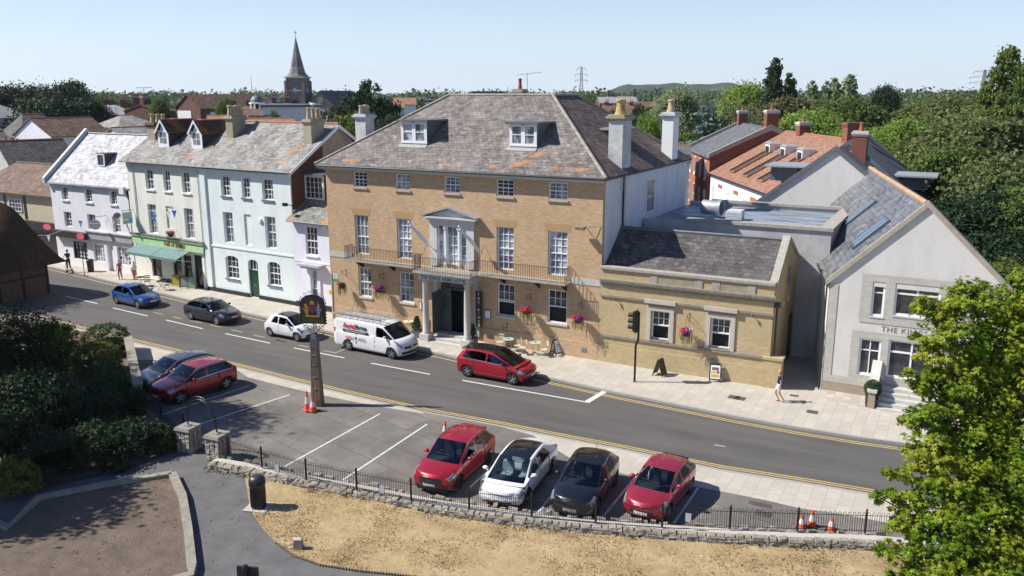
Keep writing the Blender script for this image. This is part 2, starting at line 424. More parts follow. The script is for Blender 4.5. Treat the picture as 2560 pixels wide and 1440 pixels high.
def window(parent, r, cols=3, rows=4, pane=None, y=0.0, depth=0.13, sill=None, fw=0.07, bar=0.028, opened=0.0, fmat=None, name='window', arch=0.0, mid=True, topfrac=0.5, label=None):
    x0, z0, x1, z1 = r; m = MB(); a = y+depth-0.05; b = y+depth+0.03; fmat = fmat or M_frame
    m.box(x0, a, z0, x0+fw, b, z1); m.box(x1-fw, a, z0, x1, b, z1); m.box(x0+fw, a, z1-fw, x1-fw, b, z1); m.box(x0+fw, a, z0, x1-fw, b, z0+fw)
    zm = z1-(z1-z0)*topfrac
    if mid: m.box(x0+fw, a-0.01, zm-0.03, x1-fw, b, zm+0.03)
    rt = rows//2 if mid else rows; rb = rows-rt if mid else 0
    def bars(za, zb, n, yy):
        for i in range(1, cols):
            x = x0+fw+(x1-x0-2*fw)*i/cols; m.box(x-bar/2, yy, za, x+bar/2, b, zb)
        for j in range(1, n):
            z = za+(zb-za)*((1-topfrac) if (n == 2 and topfrac != .5 and not mid) else j/n); m.box(x0+fw, yy+0.003, z-bar/2, x1-fw, b-0.002, z+bar/2)
    if mid:
        bars(zm+0.03, z1-fw, rt, a+0.02)
        if opened > 0:
            zo = z0+(zm-z0)*opened; m.box(x0+fw, a+0.03, zo, x1-fw, b+0.03, zo+0.06)
            bars(zo+0.06, zm-0.03, max(1, rb-1), a+0.035)
        else: bars(z0+fw, zm-0.03, rb, a+0.02)
    else: bars(z0+fw, z1-fw, rt, a+0.02)
    w = m.build(name, fmat, parent)
    if label: w['label'] = label
    p = MB(); yy = y+depth+0.022
    if opened > 0:
        zo = z0+(zm-z0)*opened
        p.poly([(x0+0.01, yy, zo), (x1-0.01, yy, zo), (x1-0.01, yy, z1-0.01), (x0+0.01, yy, z1-0.01)]); p.cur = 1
        p.poly([(x0+0.01, yy+0.1, z0), (x1-0.01, yy+0.1, z0), (x1-0.01, yy+0.1, zo), (x0+0.01, yy+0.1, zo)])
        p.build('pane', [pane or G_dark, M_dark], w)
    else:
        p.poly([(x0+0.01, yy, z0+0.01), (x1-0.01, yy, z0+0.01), (x1-0.01, yy, z1-0.01), (x0+0.01, yy, z1-0.01)])
        p.build('pane', pane or G_dark, w)
    if sill is not None:
        sm, pr, h, ex = sill; q = MB(); q.box(x0-ex, y-pr, z0-h, x1+ex, y+depth-0.051, z0-0.002); q.build('sill', sm, w)
    return w
def chimney(parent, x0, y0, x1, y1, z0, z1, mat, pots=2, potmat=None, cap=None, along='x', poth=0.55, potr=0.14, capped=0.12, label=None):
    m = MB(); m.box(x0, y0, z0, x1, y1, z1-0.35)
    c = m.build('chimney', mat, parent); e = capped
    if label: c['label'] = label
    k = MB(); k.box(x0-e*.5, y0-e*.5, z1-0.348, x1+e*.5, y1+e*.5, z1-0.22); k.box(x0-e, y0-e, z1-0.218, x1+e, y1+e, z1-0.1); k.box(x0-e*.4, y0-e*.4, z1-0.098, x1+e*.4, y1+e*.4, z1)
    k.build('chimney_cap', cap or mat, c)
    for i in range(pots):
        t = (i+0.5)/pots
        px, py = ((x0+(x1-x0)*t, (y0+y1)/2) if along == 'x' else ((x0+x1)/2, y0+(y1-y0)*t))
        p = MB(); h = poth*random.uniform(0.92, 1.08)
        p.lathe([(0, 0), (potr*1.15, 0), (potr*1.1, .08), (potr*.85, h*.4), (potr*.8, h*.8), (potr*1.0, h*.84), (potr*1.0, h*.95), (potr*.75, h), (potr*.6, h-.05), (0, h-.06)], (px, py, z1), 12)
        p.build('chimney_pot', potmat or M_pot, c, smooth=True)
    return c
M_pot = plain('buff_clay_pot', (0.42, 0.33, 0.20), 0.85, 0, 0.25, 5)
M_potred = plain('red_clay_pot', (0.30, 0.09, 0.06), 0.8, 0, 0.2, 5)
M_potyel = plain('lichen_yellow_pot', (0.40, 0.30, 0.12), 0.85, 0, 0.5, 5)
M_stack = stone('rendered_stack', (0.30, 0.27, 0.19), (0.40, 0.37, 0.28), 0.9, 0.35, 0.01)
M_stackw = stone('patchy_white_stack', (0.42, 0.42, 0.42), (0.62, 0.62, 0.61), 0.9, 0.4, 0.01)
def gutter(parent, pts, r=0.06, name='gutter', mat=None):
    m = MB(); m.path(pts, r, 6); return m.build(name, mat or M_gutter, parent)
# ================================================================ HOTEL
HX, HY = -36.9, 43.15
FH = Frame(HX, HY); HW = 19.42; HD = 15.0; HE = 10.5
hotel = thing('hotel', 'three storey buff brick hotel with slate hipped roof, iron balcony and columned porch', 'hotel', (HX, HY, 0))
top = [FH.R(b) for b in ((882.2,429.3,917.8,471),(987.8,434.4,1025.6,476.7),(1108.9,440,1150,484),(1240,446.7,1284.4,490.7),(1370.7,452,1418.9,501))]
midr = [FH.R(b) for b in ((885.6,536,923.3,632),(991,545.6,1030,644.4),(1241,566.7,1284.4,673.3),(1370,576.7,1417.8,687.8))]
gr = [FH.R(b) for b in ((895,666,930,745.6),(997,678,1035.7,757),(1243,709.6,1286.8,794),(1369.4,725,1416.5,811.7))]
bay = [8.62, 4.72, 10.72, 7.15]; doorr = [8.75, 0.42, 10.75, 3.9]
for r in top: r[1] = 9.13; r[3] = 10.12
for r in midr: r[1] = 4.78; r[3] = 7.34
for r in gr: r[1] = 1.95; r[3] = 3.92
m = MB(); wall_grid(m, 0, HW, 0, HE, top+midr+gr+[bay, doorr])
m.poly([(HW, 0, 0), (HW, 0.32, 0), (HW, 0.32, HE), (HW, 0, HE)])
m.poly([(0, 0, 0), (0, 0, HE), (0, HD, HE), (0, HD, 0)])
m.poly([(0, HD, 0), (0, HD, HE), (HW, HD, HE), (HW, HD, 0)])
m.build('wall', M_buff, hotel)
m = MB(); m.poly([(HW-0.06, 0.32, 0), (HW-0.06, 3.2, 0), (HW-0.06, 3.2, HE), (HW-0.06, 0.32, HE)])
m.poly([(HW-0.06, 3.2, 0), (HW+0.12, 3.2, 0), (HW+0.12, 3.2, HE-.1), (HW-0.06, 3.2, HE-.1)]); 
m.poly([(HW+0.12, 3.2, 0), (HW+0.12, HD, 0), (HW+0.12, HD, HE-.1), (HW+0.12, 3.2, HE-.1)])
m.build('side_wall', R_hside, hotel)['label'] = 'white rendered side wall in shade'
# brick flat arches over the openings, plinth line and white band
m = MB()
for r in top+midr:
    if r[3] > 9: continue
    m.prism([(r[0]-.12, -0.006, r[3]), (r[2]+.12, -0.006, r[3]), (r[2]+.28, -0.006, r[3]+.42), (r[0]-.28, -0.006, r[3]+.42)], (0, .02, 0))
pieces(m, 'brick_arch', brick('rubbed_brick', (0.44, 0.29, 0.15), (0.41, 0.265, 0.135), (0.42, 0.28, 0.15), 0.07, 0.4, 0.1), hotel)
m = MB()
for r in top: m.prism([(r[0]-.05, -0.006, r[3]), (r[2]+.05, -0.006, r[3]), (r[2]+.16, -0.006, HE-.22), (r[0]-.16, -0.006, HE-.22)], (0, .02, 0))
pieces(m, 'lintel', plain('pinkish_lintel', (0.36, 0.26, 0.19), 0.9), hotel)
m = MB(); m.box(0.0, -0.03, 4.42, 1.9, 0.02, 4.78); m.box(HW-1.95, -0.03, 4.42, HW-.02, 0.02, 4.78); pieces(m, 'stone_band', M_stonelt, hotel)
m = MB(); m.box(0.01, -0.05, 0, 7.85, .02, 1.05); m.box(11.9, -0.05, 0, HW-.01, .02, 1.05); pieces(m, 'plinth', M_buff, hotel)
M_pink = stone('sandstone_sill', (0.42, 0.31, 0.24), (0.50, 0.40, 0.32), 3, 0.2, .005)
for i, r in enumerate(top): window(hotel, r, 3, 4, [G_dark, G_shut, G_shut, G_dark, G_shut][i], depth=.14, sill=(M_pink, .09, .11, .06))
for i, r in enumerate(midr): window(hotel, r, 3, 6 if i else 4, [G_curt, G_shutw, G_shut, G_shutw][i], depth=.16, topfrac=.5 if i else .55)
for i, r in enumerate(gr): window(hotel, r, 3, 4, G_dark if i > 1 else G_blind, depth=.14, sill=(M_stonelt, .07, .12, .08), opened=(.0, .0, .85, .95)[i])
# brackets and floodlight
# eaves cornice, roof
OV = 0.42
m = MB(); m.box(-OV, -OV, HE-.22, HW+OV*.3, -OV+.1, HE-.0); m.box(-OV+.1, -OV+.1, HE-.06, HW+.3, 0.0, HE-.02); m.box(-.3, -.3, HE-.3, HW+.05, -.0, HE-.22)
m.box(-OV, -OV+.1, HE-.2, -OV+.1, HD, HE); m.build('cornice', plain('cornice_paint', (.52, .52, .50), .6, 0, .1), hotel)
ze = HE+.02; zr = 14.85; a = 6.15; L, Rr, F_, Bk = -OV-.05, HW+.33, -OV-.05, HD+.3
T0, T1, T2, T3 = (L+a+.35, F_+a, zr), (Rr-a, F_+a, zr), (Rr-a, Bk-a, zr), (L+a+.35, Bk-a, zr)
c0, c1, c2, c3 = (L, F_, ze), (Rr, F_, ze), (Rr, Bk, ze), (L, Bk, ze)
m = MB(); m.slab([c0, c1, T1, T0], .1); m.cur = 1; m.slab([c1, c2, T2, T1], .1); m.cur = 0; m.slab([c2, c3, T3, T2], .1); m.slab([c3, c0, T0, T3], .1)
m.cur = 2; m.slab([T0, T1, T2, T3], .1)
kf = (zr-ze)/a; nb_ = hypot(1, kf)
def lich(px, py, ru, rv, tl=0.0):
    y = 1.0
    for _ in range(8): x, z = FH.Y(px, py, y); y = F_+(z-ze)/kf
    return (round(x, 2), round((y+z*kf)/nb_, 2), ru, rv, tl)
M_slate = slates('hotel_slate', (0.14, 0.123, 0.115), (0.22, 0.195, 0.18), 0.32, 0.25, 0.0, 0.63, 0.2, 0.33, 0.75, (lich(1300, 408, 1.1, .45, .5), lich(1345, 386, 1.0, .35, .6), lich(1232, 414, .6, .25), lich(875, 400, 1.4, .28), lich(1450, 424, .9, .3), lich(1390, 420, .7, .3), lich(1120, 412, .8, .2)))
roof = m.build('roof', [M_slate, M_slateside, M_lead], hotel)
m = MB()
for p, q in ((c0, T0), (c1, T1), (c2, T2), (T0, T1), (T1, T2), (c3, T3)): m.tube((p[0], p[1], p[2]+.0), (q[0], q[1], q[2]+.02), .10, .10, 6)
m.build('ridge', M_mortar, roof)
gutter(hotel, [(L, F_, ze-.09), (Rr, F_, ze-.09), (Rr, Bk, ze-.09)], .055)
m = MB(); m.path([(HW-.0, 3.08, HE-.1), (HW+.02, 3.08, 7.1)], .05); m.path([(HW+.02, 3.08, 7.1), (HW+.3, 2.9, 6.9)], .05); m.build('drainpipe', M_gutter, hotel)
# dormers on the front slope
def flat_dormer(x0, x1, y0, z0, z1, depth, win=(2, 2), cheek=M_lead):
    d = MB(); d.box(x0, y0, z0-.25, x1, y0+depth, z1); d_ = d.build('dormer', cheek, hotel)
    f = MB(); f.box(x0-.04, y0-.06, z0-.05, x1+.04, y0-.002, z0+.04)
    f.box(x0-.02, y0-.05, z0+.04, x0+.09, y0-.002, z1); f.box(x1-.09, y0-.05, z0+.04, x1+.02, y0-.002, z1); f.box((x0+x1)/2-.06, y0-.05, z0+.04, (x0+x1)/2+.06, y0-.002, z1)
    f.box(x0+.09, y0-.05, z1-.08, x1-.09, y0-.002, z1)
    for a_, b_ in ((x0+.09, (x0+x1)/2-.06), ((x0+x1)/2+.06, x1-.09)):
        f.box(a_, y0-.05, z0+.04, a_+.07, y0-.01, z1-.08); f.box(b_-.07, y0-.05, z0+.04, b_, y0-.01, z1-.08); f.box(a_+.07, y0-.05, (z0+z1)/2-.02, b_-.07, y0-.01, (z0+z1)/2+.02)
        f.box(a_+.07, y0-.05, z0+.04, b_-.07, y0-.01, z0+.12); f.box(a_+.07, y0-.05, z1-.15, b_-.07, y0-.01, z1-.08)
    f.build('dormer_window', M_frame, d_)
    p = MB(); p.poly([(x0+.1, y0-.008, z0+.05), (x1-.1, y0-.008, z0+.05), (x1-.1, y0-.008, z1-.09), (x0+.1, y0-.008, z1-.09)]); p.build('pane', G_shut, d_)
    t = MB(); t.box(x0-.22, y0-.25, z1+.002, x1+.2, y0+depth+.1, z1+.13); t.build('dormer_roof', M_lead if cheek is M_lead else cheek, d_)
    return d_
M_leadm = plain('mossy_lead', (.12, .10, .07), .7, 0, .4, 3)
for bx in ((1004,305,1068,360), (1274,311,1342,368)):
    # front face of the dormer stands where its foot meets the slope
    yd = 1.9
    for _ in range(6):
        (xa, z_lo) = FH.Y(bx[0], bx[3], yd); yd = F_ + (z_lo-ze)/((zr-ze)/a)
    (xb, _z) = FH.Y(bx[2], bx[3], yd); z_hi = FH.Y(bx[2], bx[1], yd)[1]
    flat_dormer(xa+.05, xb, yd-.02, z_lo+.12, z_hi, 2.3)
    q = MB(); k = (zr-ze)/a; q.prism([(xa-.1, yd-.3, ze+(yd-.3-F_)*k+.03), (xb+.05, yd-.3, ze+(yd-.3-F_)*k+.03), (xb+.05, yd-.05, ze+(yd-.05-F_)*k+.03), (xa-.1, yd-.05, ze+(yd-.05-F_)*k+.03)], (0, 0, .02))
    q.build('flashing', plain('grey_flashing', (.30, .30, .30), .7), roof)
# side dormer and chimneys
m = MB(); m.box(14.6, 6.6, 11.2, 17.5, 8.6, 12.75); d_ = m.build('dormer', M_lead, hotel); m = MB(); m.box(14.6, 6.4, 12.752, 18.0, 8.8, 12.87); m.build('dormer_roof', plain('grey_felt', (.25, .26, .27), .7), d_)
cx1 = FH.Y(912, 320, 5.9)[0]
chimney(hotel, cx1-.45, 5.4, cx1+.45, 6.4, 6, 13.55, M_stackw, 4, plain('pinkish_pot', (.48, .38, .30), .85, 0, .3, 5), M_stackw, 'y', .62, .15, .16, 'patchy grey and white chimney at the left end of the roof')
cy1 = FH.X(1553, 418, 19.1)[0]
chimney(hotel, 18.55, cy1-.7, 19.4, cy1+.7, 9.5, 13.8, M_stackw, 1, M_potyel, M_stack, 'y', .85, .3, .16, 'patchy white chimney with lichen yellow pot')
cy2 = FH.X(1672, 402, 19.1)[0]
chimney(hotel, 18.75, cy2-.6, 19.5, cy2+.6, 9.5, 13.75, M_white, 1, M_pot, M_stackw, 'y', .85, .26, .16, 'clean white chimney with a buff pot')
cx4 = FH.Y(1300, 236, 8.9)[0]
chimney(hotel, cx4-.35, 8.5, cx4+.35, 9.3, 14.5, 15.25, M_stack, 1, M_potred, M_stack, 'y', .75, .13, .06, 'low stack with a tall dark red pot on the ridge')
m = MB(); ax, ay = FH.Y(1318, 236, 9.0)[0], 9.0; m.tube((ax, ay, 14.8), (ax, ay, 16.3), .02); m.tube((ax-.7, ay-.3, 16.15), (ax+.9, ay+.4, 16.35), .012)
for i in range(9):
    t = i/8; cx_, cy_ = ax-.6+1.4*t, ay-.25+.6*t; m.tube((cx_+.1, cy_-.22, 16.17+.2*t), (cx_-.1, cy_+.22, 16.17+.2*t), .008)
m.build('television_aerial', plain('aluminium', (.35, .35, .36), .4, .8), hotel)
# plant room and vents on roof top
# centre tripartite window with pediment
m = MB(); y0 = -.16
X0, X1 = 8.1, 11.25
m.box(X0, y0, 4.60, bay[0]-.0, 0, 7.15); m.box(bay[2], y0, 4.60, X1, 0, 7.15); m.box(X0, y0, 7.151, X1, 0, 7.55); m.box(X0-.12, y0-.12, 7.45, X1+.12, y0-.001, 7.6)
m.prism([(X0-.3, y0-.3, 7.601), (X1+.3, y0-.3, 7.601), (X1+.3, y0-.3, 7.70), (X0-.3, y0-.3, 7.70)], (0, .46, 0))
m.prism([(X0-.1, y0-.06, 7.701), (X1+.1, y0-.06, 7.701), ((X0+X1)/2, y0-.06, 8.2)], (0, .2, 0))
bs = m.build('bay_surround', plain('stucco', (.56, .55, .53), .6, 0, .06), hotel)
m = MB(); cxm = (X0+X1)/2
for s in (-1, 1):
    m.prism([(cxm, y0-.34, 8.25), (cxm, y0-.34, 8.36), (cxm+s*1.95, y0-.34, 7.78), (cxm+s*1.95, y0-.34, 7.70)], (0, .5, 0))
m.build('pediment', plain('pediment_lead', (.30, .30, .31), .6, 0, .1), bs)
w = window(hotel, [bay[0], bay[1]+.02, bay[0]+.5, bay[3]], 1, 4, G_shutw, depth=.05, mid=False, fw=.05)
w = window(hotel, [bay[2]-.5, bay[1]+.02, bay[2], bay[3]], 1, 4, G_shutw, depth=.05, mid=False, fw=.05)
w = window(hotel, [bay[0]+.62, bay[1]+.02, bay[2]-.62, bay[3]], 2, 4, G_shutw, depth=.05, mid=False, fw=.08, name='french_window')
m = MB()
for x in (bay[0]+.5, bay[2]-.62): m.box(x+.002, -.12, 4.72, x+.118, .05, 7.15); m.box(x-.01, -.2, 6.95, x+.13, -.121, 7.15)
pieces(m, 'mullion', M_frame, bs)
for s, x in ((-1, 7.35), (1, 10.9)):   # two furled flags on slanting poles
    m = MB(); m.tube((x+.95, -.2, 5.7), (x, -1.25, 7.35), .03); m.ball((x, -1.25, 7.38), .06, .06, .06, 8, 5)
    m.cur = 1; m.tube((x+.03, -1.2, 7.2), (x+.6, -.6, 6.3), .05, .13, 8); m.tube((x+.6, -.6, 6.3), (x+.85, -.45, 5.75), .13, .03, 8); m.build('flagpole', [M_white, plain('white_flag', (.75, .74, .74), .8)], hotel)
# balcony
BZ = 4.42
m = MB(); m.box(1.95, -.9, BZ, 17.6, -.001, BZ+.09); m.box(1.9, -.96, BZ+.03, 17.65, -.901, BZ+.12)
m.box(7.85, -1.75, BZ-.02, 11.9, -.961, BZ+.1)
bal = m.build('balcony', M_stone, hotel)
m = MB()
def rail(p, q, h=.98, sp=.115):
    L_ = hypot(q[0]-p[0], q[1]-p[1]); n = int(L_/sp)
    for i in range(n+1):
        x, y = p[0]+(q[0]-p[0])*i/n, p[1]+(q[1]-p[1])*i/n; m.box(x-.009, y-.009, BZ+.1, x+.009, y+.009, BZ+h)
    m.tube((p[0], p[1], BZ+h), (q[0], q[1], BZ+h), .02, n=5); m.tube((p[0], p[1], BZ+.2), (q[0], q[1], BZ+.2), .013, n=5)
rail((1.98, -.86), (7.85, -.86)); rail((11.9, -.86), (17.55, -.86)); rail((1.98, -.04), (1.98, -.86)); rail((17.55, -.04), (17.55, -.86))
rail((7.88, -.86), (7.88, -1.7)); rail((11.87, -.86), (11.87, -1.7)); rail((7.88, -1.7), (11.87, -1.7))
for x in (7.88, 11.87):
    m.path([(x, -1.6, BZ+.15), (x, -1.2, BZ+.6), (x, -.5, BZ+1.0), (x, -.06, BZ+1.75)], .015)
m.build('railing', M_iron_rust if 'M_iron_rust' in globals() else plain('rusty_iron', (.055, .045, .04), .6, .2, .3, 6), bal)
m = MB()
for x in (2.8, 5.3, 13.3, 15.6, 17.3):
    m.prism([(x-.03, -.02, BZ), (x-.03, -.02, BZ-.5), (x-.03, -.12, BZ-.45), (x-.03, -.75, BZ-.05), (x-.03, -.75, BZ)], (.06, 0, 0))
pieces(m, 'bracket', M_iron, bal)
# portico
PYF = -1.55
m = MB(); m.box(8.15, PYF, 4.0, 11.75, -.001, BZ-.06); m.box(8.07, PYF-.08, BZ-.14, 11.83, PYF-.001, BZ-.03)
port = m.build('porch_entablature', plain('porch_stucco', (.42, .43, .44), .6, 0, .1), hotel)
m = MB(); m.box(8.2, PYF-.03, 4.03, 11.7, PYF-.001, 4.27); m.build('fascia_board', plain('fascia_white', (.62, .64, .67), .5, 0, .05), port)
text('lettering', 'THE KINGS ARMS HOTEL', .29, (9.95, PYF-.04, 4.15), plain('bronze_letters', (.12, .10, .06), .5, .3), port, space=1.02, bold=.004)
for x in (8.42, 11.38):
    m = MB(); m.box(x-.33, PYF+.0, 0, x+.33, PYF+.66, .55); m.build('column_plinth', M_stonelt, hotel, bevel=.02)
    m = MB(); m.lathe([(.25, .55), (.25, .62), (.22, .66), (.235, .7), (.205, .75), (.195, 2.0), (.165, 3.75), (.19, 3.8), (.2, 3.86), (.22, 3.9), (.22, 4.0)], (x, PYF+.33, 0), 20); m.build('column', M_stonelt, hotel, smooth=True)
    m = MB(); m.box(x-.17, -.12, .45, x+.17, -.001, 4.0); m.build('pilaster', plain('porch_stucco', (.42, .43, .44), .6, 0, .1), hotel)
m = MB(); m.box(8.76, PYF+.05, 0, 11.04, -.001, .15); m.box(8.76, PYF+.4, .152, 11.04, -.001, .3); m.box(8.76, -.6, .302, 11.04, .2, .44); m.box(11.05, PYF-.12, 0, 11.9, -.001, .12); m.build('step', M_stonelt, hotel, bevel=.015)
# doors: dark grey panelled, one leaf open
M_door = plain('slate_grey_door', (.065, .075, .09), .45)
m = MB(); m.box(8.75, .0, 3.15, 10.75, .1, 3.25); m.box(8.75, .0, .44, 8.85, .1, 3.9); m.box(10.65, .0, .44, 10.75, .1, 3.9); dfr = m.build('door_frame', M_door, hotel)
m = MB(); m.poly([(8.85, .05, 3.26), (10.65, .05, 3.26), (10.65, .05, 3.9), (8.85, .05, 3.9)]); m.build('fanlight', G_dark, dfr)
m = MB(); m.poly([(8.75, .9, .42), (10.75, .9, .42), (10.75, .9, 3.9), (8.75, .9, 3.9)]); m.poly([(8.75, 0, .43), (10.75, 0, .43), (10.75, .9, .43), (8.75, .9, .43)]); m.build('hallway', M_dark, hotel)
m = MB(); m.box(8.7, -.95, .45, 8.76, -.02, 3.1); m.box(8.765, -.9, 1.7, 8.775, -.1, 2.9); m.box(10.72, -.02, .45, 10.78, .9, 3.1)
dl = pieces(m, 'door', M_door, hotel)[0]
m = MB(); m.box(8.78, -.02, .45, 9.5, .04, 3.14); m.build('door', M_door, hotel)
m = MB()
for z in (1.9, 2.35): m.box(8.92, -.03, z, 9.12, -.021, z+.36); m.box(9.2, -.03, z, 9.4, -.021, z+.36)
pieces(m, 'door_glass', G_dark, dl)
m = MB(); m.box(11.35, -.145, 1.7, 11.55, -.121, 2.15); m.build('brass_plaque', plain('brass', (.45, .33, .10), .35, .8), hotel)
# hanging name board, menu cases, vent, floodlight
m = MB(); bx0, bz1 = FH.Y(1189, 727, -.35); bx1, bz0 = FH.Y(1206, 820, -.35)
m.box(bx0, -.38, bz0, bx1, -.32, bz1); nb = m.build('hanging_board', plain('name_board_brown', (.028, .022, .022), .5), hotel)
for i, ch in enumerate('THE KINGS'):
    if ch != ' ': text('lettering', ch, .24, ((bx0+bx1)/2, -.385, bz1-.2-(bz1-bz0-.35)*i/8.0), M_white, nb)
m = MB(); m.tube(((bx0+bx1)/2, -.35, bz1), ((bx0+bx1)/2, -.35, BZ), .012); m.build('hanger', M_iron, nb)
for bxm in ((1213, 776, 1226, 796), (1050, 755, 1054, 773)):
    r = FH.R(bxm, -.05); m = MB(); m.box(r[0]-.04, -.08, r[1]-.05, r[2]+.04, -.051, r[3]+.05); mc = m.build('menu_case', plain('blue_grey_frame', (.10, .13, .22), .4), hotel)
    m = MB(); m.box(r[0], -.085, r[1], r[2], -.081, r[3]); m.build('menu', M_white, mc)
r = FH.R((1454, 869, 1466, 881), -.05); m = MB(); m.box(r[0], -.07, r[1], r[2], -.051, r[3]); m.build('air_vent', plain('grey_vent', (.16, .18, .2), .6), hotel)
m = MB(); fx, fz = FH.Y(1452, 571, -.45); m.box(fx-.28, -.62, fz-.08, fx+.22, -.3, fz+.05); m.tube((fx+.15, -.3, fz+.08), (HW-.1, -.02, fz+.1), .015); m.tube((fx+.1, -.4, fz+.04), (fx+.1, -.01, fz+.02), .025); m.build('floodlight', plain('grey_metal', (.14, .13, .12), .5), hotel)
sw = MB(); r = FH.X(1617, 447, HW+.12); r2 = FH.X(1632, 527, HW+.12)
ww = MB(); ww.box(HW+.125, r[0]-.1, r2[1], HW+.18, r2[0]+.1, r[1]); wd = ww.build('window', M_frame, hotel)
ww = MB(); ww.box(HW+.182, r[0]+.02, r2[1]+.1, HW+.19, (r[0]+r2[0])/2-.03, r[1]-.1); ww.box(HW+.182, (r[0]+r2[0])/2+.03, r2[1]+.1, HW+.19, r2[0]-.02, r[1]-.1); ww.build('pane', G_curt, wd)
# ================================================================ YELLOW BRICK WING
FY = Frame(-17.48, 43.1); YW = 9.45
yb = thing('brick_wing', 'single storey yellow brick wing with parapet and slate roof, right of the hotel', 'building', (-17.48, 43.1, 0))
yr = [FY.R((1628,775,1671.7,855)), FY.R((1776.7,795,1823,876.7))]
for r in yr: r[1] = 1.80; r[3] = 3.45
PT = 5.62
m = MB(); wall_grid(m, 0, YW, 0, PT-.15, yr, depth=.2)
m.poly([(YW, 0, 0), (YW, 7.4, 0), (YW, 7.4, 5.45), (YW, 3.0, 7.45), (YW, .3, 5.5), (YW, 0, 5.5)])
m.poly([(0, 7.4, 0), (0, 7.4, 5.4), (YW, 7.4, 5.4), (YW, 7.4, 0)])
m.poly([(0, .3, 5.47), (YW, .3, 5.47), (YW, .3, 4.6), (0, .3, 4.6)])
m.build('wall', M_yel, yb)
M_cop = stone('lichened_coping', (0.30, 0.27, 0.23), (0.44, 0.41, 0.37), 5, .55, .02)
M_cor = stone('sooty_cornice', (0.22, 0.19, 0.15), (0.34, 0.30, 0.24), 4, .6, .015)
m = MB(); m.box(-.02, -.12, PT-.148, YW+.05, .36, PT+.02); m.build('parapet_coping', M_cop, yb, bevel=.02)
m = MB(); m.box(-.02, -.16, 4.74, YW+.1, -.001, 4.95); m.box(-.02, -.09, 4.6, YW+.05, -.001, 4.738)
n = 78
for i in range(n): m.box(.05+i*YW/n, -.2, 4.76, .05+i*YW/n+.06, -.161, 4.9)
m.build('cornice', M_cor, yb)
m = MB(); m.box(-.02, -.1, 3.92, YW+.06, -.001, 4.04); m.build('string_course', M_cor, yb)
m = MB(); m.box(-.02, -.09, 1.6, YW+.04, -.001, 1.74); m.build('sill_band', M_cor, yb)
m = MB()
for xa, xb in ((2.85, 5.75), (6.25, 8.5)):
    m.box(xa, -.05, 4.952, xa+.42, -.001, 5.46); m.box(xb-.42, -.05, 4.952, xb, -.001, 5.46)
pieces(m, 'parapet_pier', M_stone, yb)
m = MB()
for xa, xb in ((3.28, 5.32), (6.68, 8.07)): m.box(xa, -.03, 4.952, xb, -.001, 5.3)
pieces(m, 'parapet_panel', stone('stained_panel', (.26, .22, .15), (.38, .33, .24), 3, .4, .01), yb)
m = MB(); m.box(0.01, -.05, 0, YW-.3, -.001, 1.12); m.build('plinth', M_yel, yb)
M_sur = stone('beige_surround', (.44, .39, .33), (.54, .49, .43), 3, .2, .006)
for k, r in enumerate(yr):
    m = MB(); m.box(r[0]-.24, -.07, 1.75, r[0]-.001, .02, r[3]+.24); m.box(r[2]+.001, -.07, 1.75, r[2]+.24, .02, r[3]+.24); m.box(r[0]-.001, -.07, r[3]+.001, r[2]+.001, .02, r[3]+.24)
    m.box(r[0]-.34, -.2, 3.86, r[2]+.34, -.101, 4.08)
    w = window(yb, r, 3, 4, G_dark, depth=.2, opened=.93, fw=.09)
    s_ = m.build('window_surround', M_sur, w); m = MB(); m.box(r[0]-.02, -.11, 1.741, r[2]+.02, .15, 1.8); m.build('sill', M_cor, w)
# roof: front slope behind the parapet, ridge, raking coping on the gable
m = MB(); m.slab([(0, .3, 5.25), (YW-.3, .3, 5.25), (YW-.3, 3.0, 7.36), (0, 3.0, 7.36)], .1); m.slab([(0, 3.0, 7.36), (YW-.3, 3.0, 7.36), (YW-.3, 7.5, 5.3), (0, 7.5, 5.3)], .1)
yrf = m.build('roof', M_slated, yb)
m = MB(); m.tube((0, 3.0, 7.38), (YW-.3, 3.0, 7.38), .1, n=6); m.build('ridge', M_lead, yrf)
m = MB(); m.prism([(YW-.32, .2, 5.55), (YW-.32, 3.0, 7.62), (YW-.32, 7.45, 5.5), (YW-.32, 7.45, 5.3), (YW-.32, 3.0, 7.42), (YW-.32, .2, 5.3)], (.4, 0, 0)); m.build('gable_coping', M_cop, yrf)
m = MB(); m.lathe([(0, 0), (.5, 0), (.5, .04), (.4, .05), (.4, .02), (0, .02)], (0, 0, 0), 20, 'x')
o = m.build('oval_window', stone('oval_window_stone', (.2, .18, .2), (.3, .27, .28), 6, .3, .01), yb); o.location = (YW+.005, 3.6, 5.35); o.scale = (1, .75, 1.05)
for yy in (2.6, 4.0):
    m = MB(); m.ball((YW+.02, yy, 4.0), .06, .22, .22, 10, 6); m.build('round_vent', M_stonelt, yb)
m = MB(); m.box(YW+.005, 4.6, .3, YW+.04, 5.5, 2.9); m.build('side_door', plain('dark_green_door', (.02, .035, .03), .5), yb)
m = MB(); m.box(YW+.0, .05, 4.35, YW+.3, .3, 4.6); m.path([(YW+.15, .18, 4.4), (YW+.15, .18, 1.9)], .06); m.build('drainpipe', plain('rust_brown_pipe', (.06, .045, .035), .6), yb)
m = MB(); m.path([(YW+.1, 7.3, 5.4), (YW+.1, 7.3, 0)], .05); m.build('drainpipe', plain('grey_pipe', (.32, .33, .34), .5), yb)
m = MB(); m.box(YW-.28, -.12, 0, YW+.62, .5, 1.62); m.box(YW-.34, -.18, 1.621, YW+.68, .56, 1.76); m.build('corner_pier', [M_yel], yb)
